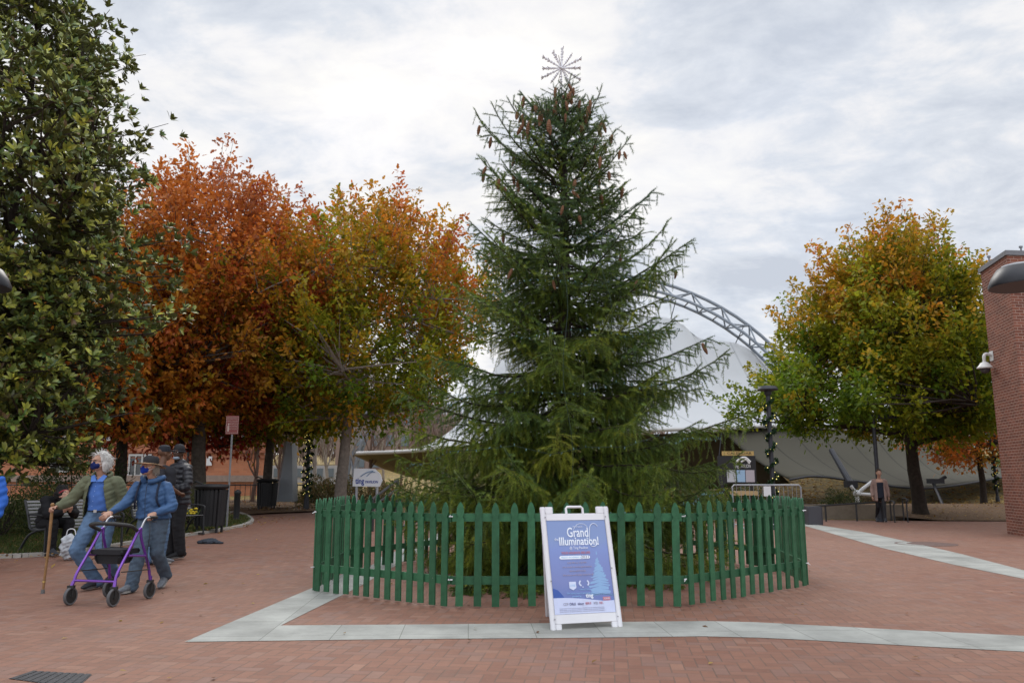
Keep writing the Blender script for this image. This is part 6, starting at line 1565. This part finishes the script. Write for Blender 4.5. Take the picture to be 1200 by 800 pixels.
# --- man seen from behind, dark cap
C = dict(head=(.0, -.02, 1.68), neck=(0, .02, 1.50), hip=(0, .02, .97), shR=(-.20, .02, 1.42), shL=(.20, .02, 1.42), elR=(-.29, .04, 1.14), wrR=(-.22, -.18, 1.06), hdR=(.5, -.8, 0), pnR=(0, 0, -1),
         elL=(.29, .05, 1.13), wrL=(.22, -.18, 1.08), hdL=(-.5, -.8, 0), pnL=(0, 0, -1), knR=(-.10, -.02, .52), anR=(-.11, .03, .10), toeR=(-.14, -.16, .015), knL=(.10, -.02, .52), anL=(.10, .03, .10), toeL=(.13, -.16, .015))
x_ = at(190, 560, 12.6); tC, VC, PC, MC = person('person', 'man with his back turned in black tee shirt, dark cap and blue jeans', (x_.x, 12.6, .10), PI - .5, C, dict(skin='brown', vox=.008, yaw=-.3, curlR=.6, curlL=.6))
trousers(tC, VC, m_jean, (.112, .09, .078), wr=.005, seed=6, hem=-.03); shoes(tC, VC, m_shgr, m_soleL)
m_tee = mat('tee_black', (.022, .022, .027), .85, .2, var=.1)
b = MB(); torso(b, VC, ((.06, .12, .10), (.28, .20, .145), (.5, .205, .15), (.75, .205, .155), (1.0, .20, .155), (1.12, .19, .15)), 0)
for a in 'RL': chain(b, [VC['sh' + a], VC['sh' + a].lerp(VC['el' + a], .7)], [.082, .072])
fin(remesh(b, 'shirt', .011, 4, .005, 8, 2), 'shirt', m_tee, tC)
q = MB(); q.lathe([(.086, .03), (.090, .07), (.082, .11), (.05, .132), (.0001, .138)], PC(0, .012, 0), 20, 0, MC); q.ell(PC(0, -.11, .045), (.065, .055, .010), MC); q.build('cap', mat('cap_dark', (.02, .022, .03), .8), tC, smooth=True)

# --- man in the black puffer jacket, looking back over his shoulder
D = dict(head=(-.02, -.03, 1.69), neck=(0, .02, 1.50), hip=(0, .02, .97), shR=(-.20, .02, 1.42), shL=(.20, .02, 1.42), elR=(-.30, -.02, 1.16), wrR=(-.16, -.24, 1.12), hdR=(.8, -.5, 0), pnR=(0, .2, -1),
         elL=(.31, -.02, 1.15), wrL=(.14, -.25, 1.10), hdL=(-.8, -.5, .1), pnL=(0, .2, -1), knR=(-.10, -.03, .52), anR=(-.11, .03, .10), toeR=(-.13, -.17, .015), knL=(.10, -.02, .52), anL=(.11, .04, .10), toeL=(.14, -.16, .015))
x_ = at(210, 560, 13.3); tD, VD, PD, MD_ = person('person', 'man in black puffer jacket and knit beanie talking beside the litter bin', (x_.x, 13.3, .12), -.65, D, dict(skin='dark', vox=.008, yaw=.45, curlR=.8, curlL=.8))
m_blk = mat('black_cloth', (.016, .016, .019), .7, .3, var=.15)
trousers(tD, VD, m_blk, (.118, .098, .088), wr=.003, seed=8, hem=.0); shoes(tD, VD, m_blk, m_rub, 'boot')
b = MB(); n_, h_ = VD['neck'], VD['hip']
for i in range(8):
    f = .08 + i*.155; b.ell(n_.lerp(h_, f), (.215 + .008*math.sin(i), .175, .085), None, 18, 8)
for a in 'RL':
    for (p0, p1) in ((VD['sh' + a], VD['el' + a]), (VD['el' + a], VD['wr' + a])):
        for k in range(4): p = p0.lerp(p1, (k + .3)/4.2); b.ell(p, (.080, .080, .068), (p1 - p0).to_track_quat('Z', 'Y').to_matrix(), 12, 8)
chain(b, [n_ + Vector((0, 0, -.04)), n_ + Vector((0, 0, .02))], [.11, .085])
fin(remesh(b, 'puffer_jacket', .010, 3, .004, 10, 3), 'puffer_jacket', mat('puffer_black', (.018, .018, .024), .45, .4, var=.1), tD)
q = MB(); q.lathe([(.084, .005), (.093, .03), (.092, .075), (.080, .115), (.05, .142), (.0001, .152)], PD(0, .014, 0), 20, 0, MD_); q.tube([PD(.09*math.cos(a), .014 + .098*math.sin(a), .02) for a in np.linspace(0, 2*PI, 18, endpoint=False)], .014, 6, closed=True); q.build('beanie', m_blk, tD, smooth=True)
q = MB(); q.ell(PD(0, -.055, -.085), (.055, .05, .03), MD_); q.build('lowered_mask', mat('mask_grey', (.25, .30, .36), .8), tD, smooth=True)

# --- person hunched on the bench
E_ = dict(head=(.0, -.46, .98), neck=(0, -.28, .98), hip=(0, .0, .52), shR=(-.19, -.24, .90), shL=(.19, -.24, .90), elR=(-.22, -.42, .66), wrR=(-.06, -.58, .72), hdR=(.3, -.5, .6), pnR=(.4, 0, .6),
          elL=(.22, -.42, .66), wrL=(.06, -.58, .72), hdL=(-.3, -.5, .6), pnL=(-.4, 0, .6), knR=(-.14, -.45, .54), anR=(-.13, -.44, .12), toeR=(-.15, -.64, .02), knL=(.13, -.45, .54), anL=(.12, -.40, .12), toeL=(.15, -.62, .02))
m_charc = mat('charcoal_cloth', (.012, .012, .014), .85, .2, var=.2)
bench1 = gnd(48, 651, .13); RZ1 = 1.1; f1 = gnd(52, 651, .13); B1 = f1 + Vector((math.cos(RZ1), math.sin(RZ1), 0))*.72 - Vector((-math.sin(RZ1), math.cos(RZ1), 0))*(-.31)
tE, VE, PE, ME = person('person', 'hunched person in black with reddish face resting on folded hands on the bench', (B1.x - .52*math.cos(RZ1), B1.y - .52*math.sin(RZ1), .13), 1.0, E_, dict(vox=.008, yaw=0.1, pitch=.75, curlR=.9, curlL=.9))
trousers(tE, VE, m_charc, (.105, .088, .075), wr=.005, seed=9, hem=-.02, top=.03); shoes(tE, VE, m_shdk, m_rub)
b = MB(); torso(b, VE, ((.06, .12, .10), (.3, .19, .15), (.55, .20, .16), (.8, .20, .16), (1.0, .20, .16)), 0); sleeve(b, VE, 'R', (.085, .078, .055), .03); sleeve(b, VE, 'L', (.085, .078, .055), .03)
fin(remesh(b, 'coat', .011, 4, .007, 8, 5), 'coat', m_charc, tE)
q = MB(); q.ell(PE(0, .045, .06), (.12, .115, .11), ME); q.ell(PE(.03, .02, .15), (.10, .09, .09), ME); fin(remesh(q, 'hair', .01, 2, .008, 30, 4, (1, 1, 1)), 'hair', mat('black_hair', (.010, .009, .009), .8), tE)
q = MB(); q.tube([PE(.085*math.cos(a), .012 + .092*math.sin(a), .045) for a in np.linspace(0, 2*PI, 18, endpoint=False)], .016, 6, closed=True); q.build('headband', mat('red_band', (.28, .04, .05), .8), tE, smooth=True)

# --- person cut by the left edge of the picture: only a blue sleeve shows
Fj = dict(C); Fj['elL'] = (.27, .02, 1.15); Fj['wrL'] = (.26, -.06, .90); Fj['hdL'] = (0, -.2, -1); Fj['pnL'] = (-1, 0, 0); Fj['elR'] = (-.27, .02, 1.15); Fj['wrR'] = (-.26, -.06, .90); Fj['hdR'] = (0, -.2, -1); Fj['pnR'] = (1, 0, 0)
for k_ in ('head', 'neck', 'shR', 'shL', 'elR', 'elL', 'wrR', 'wrL'): v = Fj[k_]; Fj[k_] = (v[0], v[1], v[2] - .12)
x_ = at(-18, 560, 11.8); tF, VF, PF, MF = person('person', 'person mostly outside the left edge, only a bright blue sleeve showing', (x_.x, 11.8, .05), .1, Fj, dict(vox=.009))
trousers(tF, VF, m_jean2, seed=2, voxel=.014); shoes(tF, VF, m_shdk, m_rub)
b = MB(); torso(b, VF, ((.06, .12, .10), (.3, .19, .15), (.6, .20, .16), (1.0, .20, .16), (1.15, .20, .16)), 0); sleeve(b, VF, 'R', (.085, .078, .055), .03); sleeve(b, VF, 'L', (.085, .078, .055), .03)
fin(remesh(b, 'jacket', .013, 4, .006, 8, 5), 'jacket', mat('jacket_bright_blue', (.025, .12, .50), .6, .3, var=.1), tF)
q = MB(); q.ell(PF(0, .03, .045), (.09, .10, .09), MF); q.build('hair', mat('brown_hair', (.05, .035, .025), .7), tF, smooth=True)

# --- woman walking at the right
Gj = dict(head=(.0, -.03, 1.565), neck=(0, .02, 1.38), hip=(0, .02, .92), shR=(-.17, .02, 1.31), shL=(.17, .02, 1.31), elR=(-.24, .05, 1.05), wrR=(-.25, -.03, .82), hdR=(0, -.2, -1), pnR=(1, 0, 0),
          elL=(.24, .04, 1.05), wrL=(.26, .06, .80), hdL=(0, 0, -1), pnL=(-1, 0, 0), knR=(-.09, .06, .50), anR=(-.10, .30, .16), toeR=(-.10, .14, .015), knL=(.07, -.10, .50), anL=(.06, -.18, .10), toeL=(.05, -.37, .03))
p_ = gnd(1034, 611.5); tG, VG, PG, MG = person('person', 'woman in beige long cardigan and dark leggings walking alone on the right', (p_.x, p_.y, 0), -.25, Gj, dict(vox=.009, curlR=.5, curlL=.5))
trousers(tG, VG, m_blk, (.088, .062, .048), wr=.002, seed=4, hem=.0, name='leggings', voxel=.012); shoes(tG, VG, m_shdk, m_soleL)
b = MB(); loft(b, VG['neck'] - Vector((0, 0, .04)), VG['hip'], ((.08, .10, .08), (.25, .155, .115), (.45, .150, .115), (.65, .148, .115), (.85, .158, .122), (1.05, .165, .128), (1.25, .168, .130), (1.42, .17, .132)))
fin(remesh(b, 'dress', .012, 4, .002, 8, 7), 'dress', mat('dress_navy', (.012, .016, .028), .8), tG)
b = MB(); torso(b, VG, ((.06, .13, .10), (.25, .172, .135), (.45, .170, .138), (.65, .170, .14), (.85, .178, .148), (1.05, .185, .152), (1.25, .192, .158), (1.45, .198, .16), (1.62, .20, .162)), 0); sleeve(b, VG, 'R', (.068, .056, .050), .03); sleeve(b, VG, 'L', (.068, .056, .050), .03)
me = remesh(b, 'cardigan', .012, 4, .002, 10, 11, cut=lambda c: (c.y < 0 and abs(c.x) < .10) or (c.z > 1.42))
o = fin(me, 'cardigan', mat('cardigan_beige', (.27, .19, .165), .9, .1, var=.12, bump=.3, bscale=60), tG); md = o.modifiers.new('t', 'SOLIDIFY'); md.thickness = .014
q = MB(); q.ell(PG(0, .032, .055), (.086, .100, .088), MG); q.ell(PG(0, .115, .07), (.035, .035, .035), MG); q.build('hair', mat('dark_brown_hair', (.05, .03, .02), .7), tG, smooth=True)

# ---------------------------------------------------------------- purple walker
m_pur = mat('purple_metal', (.16, .045, .36), .3, .5, .55, coat=.6); m_tyre = mat('tyre_grey', (.10, .10, .105), .8); m_hub = mat('hub_black', (.03, .03, .03), .5)
FL, FR = gnd(90, 708), gnd(137, 712); RL_, RR_ = gnd(116.5, 700), gnd(172, 700)
cen = (FL + FR + RL_ + RR_)/4; wk = thing('walker', 'purple four wheeled walker with black seat pushed by the woman in the sun hat', 'walker', (cen.x, cen.y, 0))
Wv = ((FR - FL) + (RR_ - RL_)); Wv.normalize(); Fv = ((FL - RL_) + (FR - RR_)); Fv = (Fv - Wv*Fv.dot(Wv)).normalized()
def WK(w_, f_, z): return Wv*w_ + Fv*f_ + Vector((0, 0, z))
hw_, hf_ = .275, .31; rw = .098
def wheel(w_, f_):
    ax = Wv; c_ = WK(w_, f_, rw); t_ = MB(); n = 28; M = Matrix((Fv, Vector((0, 0, 1)), Wv)).transposed()
    pr = [(rw - .022, -.014), (rw - .006, -.017), (rw, -.008), (rw, .008), (rw - .006, .017), (rw - .022, .014), (rw - .022, -.014)]
    vs = []; 
    t_.lathe(pr[:-1], c_, n, 0, M); wh = MB(); wh.lathe([(rw - .022, -.013), (rw - .030, -.013), (rw - .030, .013), (rw - .022, .013)], c_, n, 0, M); wh.lathe([(.02, -.022), (.02, .022)], c_, 14, 0, M)
    for k in range(7):
        a = 2*PI*k/7; d = M @ Vector((math.cos(a), math.sin(a), 0)); wh.bar(c_ + d*.015, c_ + d*(rw - .025), .016, .014, up=Wv)
    o = wh.build('wheel', m_hub, wk, smooth=True); tt = MB(); n_ = 28; vs = []
    for k in range(n_):
        a = 2*PI*k/n_; d = M @ Vector((math.cos(a), math.sin(a), 0))
        for r_, z_ in pr[:-1]: vs.append(c_ + d*r_ + Wv*z_)
    m6 = 6; fs = [(k*m6 + j, k*m6 + (j + 1) % m6, ((k + 1) % n_)*m6 + (j + 1) % m6, ((k + 1) % n_)*m6 + j) for k in range(n_) for j in range(m6)]
    tt.add(vs, fs); tt.build('tyre', m_tyre, o, smooth=True)
for w_ in (-hw_, hw_): wheel(w_, hf_); wheel(w_, -hf_)
q = MB(); 
for s in (-1, 1):
    x = s*hw_
    q.tube(catmull([WK(x*.96, hf_ - .02, .25), WK(x*.94, hf_ - .06, .36), WK(x*.92, .06, .62), WK(x*.92, -.06, .80)], 5), .0165, 10)      # front leg
    q.tube(catmull([WK(x, -hf_, .20), WK(x*.96, -hf_ + .05, .40), WK(x*.92, -.12, .70), WK(x*.92, -.10, .82)], 5), .0165, 10)      # rear leg
    q.tube([WK(x*.95, .10, .53), WK(x*.95, -.21, .50)], .014, 8)
    q.tube([WK(x*.92, -.06, .80), WK(x*.92, -.10, .82)], .017, 8)
    for f_ in (hf_, -hf_): q.tube([WK(x*(.96 if f_ > 0 else 1), f_ - (.02 if f_ > 0 else 0), .26), WK(x, f_, .20)], .02, 8)
q.tube([WK(-hw_*.96, hf_ - .02, .265), WK(hw_*.96, hf_ - .02, .265)], .0145, 8)
q.build('frame', m_pur, wk, smooth=True)
q = MB()
for s in (-1, 1):
    x = s*hw_
    for f_ in (hf_, -hf_):
        for e_ in (-.026, .026): q.tube([WK(x + e_, f_, rw), WK(x + e_, f_, .19)], .007, 6)
        q.box(WK(x, f_, .20), (.07, .05, .03))
    q.tube([WK(x*1.02, f_, .3) if False else WK(x*1.03, .22, .36), WK(x*1.03, -.26, .34)], .007, 6)
q.build('fork', m_hub, wk)
q = MB()
for s in (-1, 1):
    x = s*hw_*.92; q.tube(catmull([WK(x, -.09, .80), WK(x, -.15, .90), WK(x, -.20, .935), WK(x, -.28, .94)], 5), .012, 8)
q.build('handle_stem', mat('brushed_steel', (.4, .4, .42), .35, .5, .8), wk, smooth=True)
for s in (-1, 1):
    x = s*hw_*.92; q = MB(); q.tube([WK(x, -.25, .94), WK(x, -.38, .935)], [.019, .017], 10); q.tube(catmull([WK(x, -.27, .93), WK(x*1.02, -.30, .89), WK(x*1.02, -.37, .885)], 4), .006, 6); q.build('handle_grip', m_hub, wk, smooth=True)
    q = MB(); q.tube(catmull([WK(x, -.25, .91), WK(x*1.25, -.18, .75), WK(x*1.15, -.2, .5), WK(x, -hf_, .25)], 6), .004, 5); q.build('brake_cable', m_hub, wk)
q = MB(); q.tube(catmull([WK(-hw_*.9, -.04, .80), WK(-hw_*.95, .10, .86), WK(-hw_*.5, .20, .885), WK(0, .23, .89), WK(hw_*.5, .20, .885), WK(hw_*.95, .10, .86), WK(hw_*.9, -.04, .80)], 6), .021, 10); q.build('back_bar', m_hub, wk, smooth=True)
Mw = Matrix((Wv, -Fv, Vector((0, 0, 1)))).transposed()
q = MB(); q.box(WK(0, -.02, .565), (.43, .34, .055), rot=Mw, bev=.022); q.build('seat', m_blk, wk, smooth=True)
q = MB(); q.box(WK(0, .0, .485), (.34, .24, .11), rot=Mw, bev=.03, taper=1.08); q.build('basket_bag', mat('bag_black', (.02, .02, .022), .8), wk, smooth=True)

# ---------------------------------------------------------------- benches
m_slat = mat('bench_slat', (.20, .20, .205), .5, .3, .2, var=.12); m_bfr = mat('bench_iron', (.022, .023, .026), .5, .4)
def bench(label, loc, rz, L=1.75):
    t = thing('park_bench', label, 'bench', loc, rz, 'slatted metal park benches')
    for x in (-L/2 + .03, L/2 - .03):
        q = MB()
        q.tube(catmull([(x, .36, .90), (x, .22, .62), (x, .14, .44), (x, -.02, .405), (x, -.28, .43)], 6), .021, 8)
        q.tube(catmull([(x, -.28, .43), (x, -.30, .22), (x, -.31, .0)], 4), .021, 8)
        q.tube(catmull([(x, -.05, .40), (x, .18, .30), (x, .42, .0)], 6), .021, 8); q.tube([(x, -.35, .018), (x, .46, .018)], .02, 8)
        q.tube(catmull([(x, .22, .66), (x, .0, .66), (x, -.26, .64), (x, -.31, .58), (x, -.28, .43)], 5), .018, 8)
        q.build('side_frame', m_bfr, t, smooth=True)
    for k in range(8):
        f = k/7; p = Vector((0, .15 + .19*f**1.0, .47 + .40*f)); q = MB(); q.box(p, (L - .09, .012, .042), rot=Matrix.Rotation(-.46, 3, 'X'), bev=.003); q.build('back_slat', m_slat, t)
    for k in range(8):
        q = MB(); q.box((0, .09 - .052*k, .432 - .004*math.sin(k*.5)), (L - .09, .040, .012), bev=.003); q.build('seat_slat', m_slat, t)
    return t
bench('slatted bench at the left on which the hunched person in black sits', (B1.x, B1.y, .13), RZ1, 1.5)
RZ2 = .95; f2 = gnd(238, 626, .14); B2 = f2 - Vector((math.cos(RZ2), math.sin(RZ2), 0))*.72 + Vector((-math.sin(RZ2), math.cos(RZ2), 0))*.31; bench('slatted bench mostly hidden behind the standing men near the litter bin', (B2.x, B2.y, .14), RZ2, 1.5)
# things on and by the benches
q = MB(); p_ = at(48, 590, 13.6); q.ell((0, 0, .17), (.16, .12, .17)); q.ell((.04, 0, .30), (.09, .08, .08)); o = fin(remesh(q, 'black_bag', .012, 4, .008, 14, 3), 'black_bag', m_charc, None); o.location = (B1.x - .50*math.cos(RZ1) - .16, B1.y - .5*math.sin(RZ1) + .16, .58)
tag(o, 'slumped black bag on the bench seat beside the hunched person', 'bag')
tb = thing('tote_bag', 'pale printed plastic bag standing on the ground under the bench front', 'bag', (at(76, 640, 12.9).x, 13.05, .13))
q = MB(); q.ell((0, 0, .19), (.16, .10, .20)); q.box((0, 0, .20), (.28, .14, .34), bev=.04); fin(remesh(q, 'bag_body', .012, 3, .008, 14, 8), 'bag_body', mat('bag_pale', (.40, .42, .45), .5, var=.35, vscale=9), tb)
q = MB(); q.tube(catmull([(-.08, 0, .34), (-.05, 0, .46), (.05, 0, .46), (.08, 0, .34)], 5), .008, 5); q.build('bag_handle', m_ws, tb)
# bunch of yellow flowers on the second bench
fp = B2 + Vector((math.cos(RZ2), math.sin(RZ2), 0))*.45; fw = thing('flower_bunch', 'bunch of yellow flowers lying on the end of the far bench', 'flowers', (fp.x, fp.y, .58))
q = MB()
for _ in range(26): 
    p = Vector((random.uniform(-.3, .28), random.uniform(-.08, .08), random.uniform(.03, .16))); q.ell(p, (.035, .035, .022), n=8, m=5)
q.build('blooms', mat('petal_yellow', (.55, .42, .03), .7, var=.2, vscale=30), fw)
q = MB()
for _ in range(40):
    p = Vector((random.uniform(-.32, .3), random.uniform(-.08, .08), .0)); q.tube([p, p + Vector((random.gauss(0, .04), random.gauss(0, .03), .12))], [.01, .004], 4)
q.build('stems', mat('stem_green', (.07, .10, .03), .8), fw)
# dark cloth dropped on the brick
p_ = gnd(244, 637, .12); q = MB(); q.ell((0, 0, .03), (.24, .12, .055)); q.ell((-.12, .02, .03), (.12, .08, .045)); q.ell((.16, -.03, .02), (.17, .06, .028)); q.ell((.05, .02, .06), (.10, .07, .04))
o = fin(remesh(q, 'dropped_cloth', .010, 2, .006, 18, 6), 'dropped_cloth', mat('cloth_slate', (.035, .042, .055), .9, var=.2), None); o.location = (p_.x, p_.y, hgt(p_.x, p_.y)); tag(o, 'crumpled dark cloth lying on the brick in front of the litter bin', 'cloth')
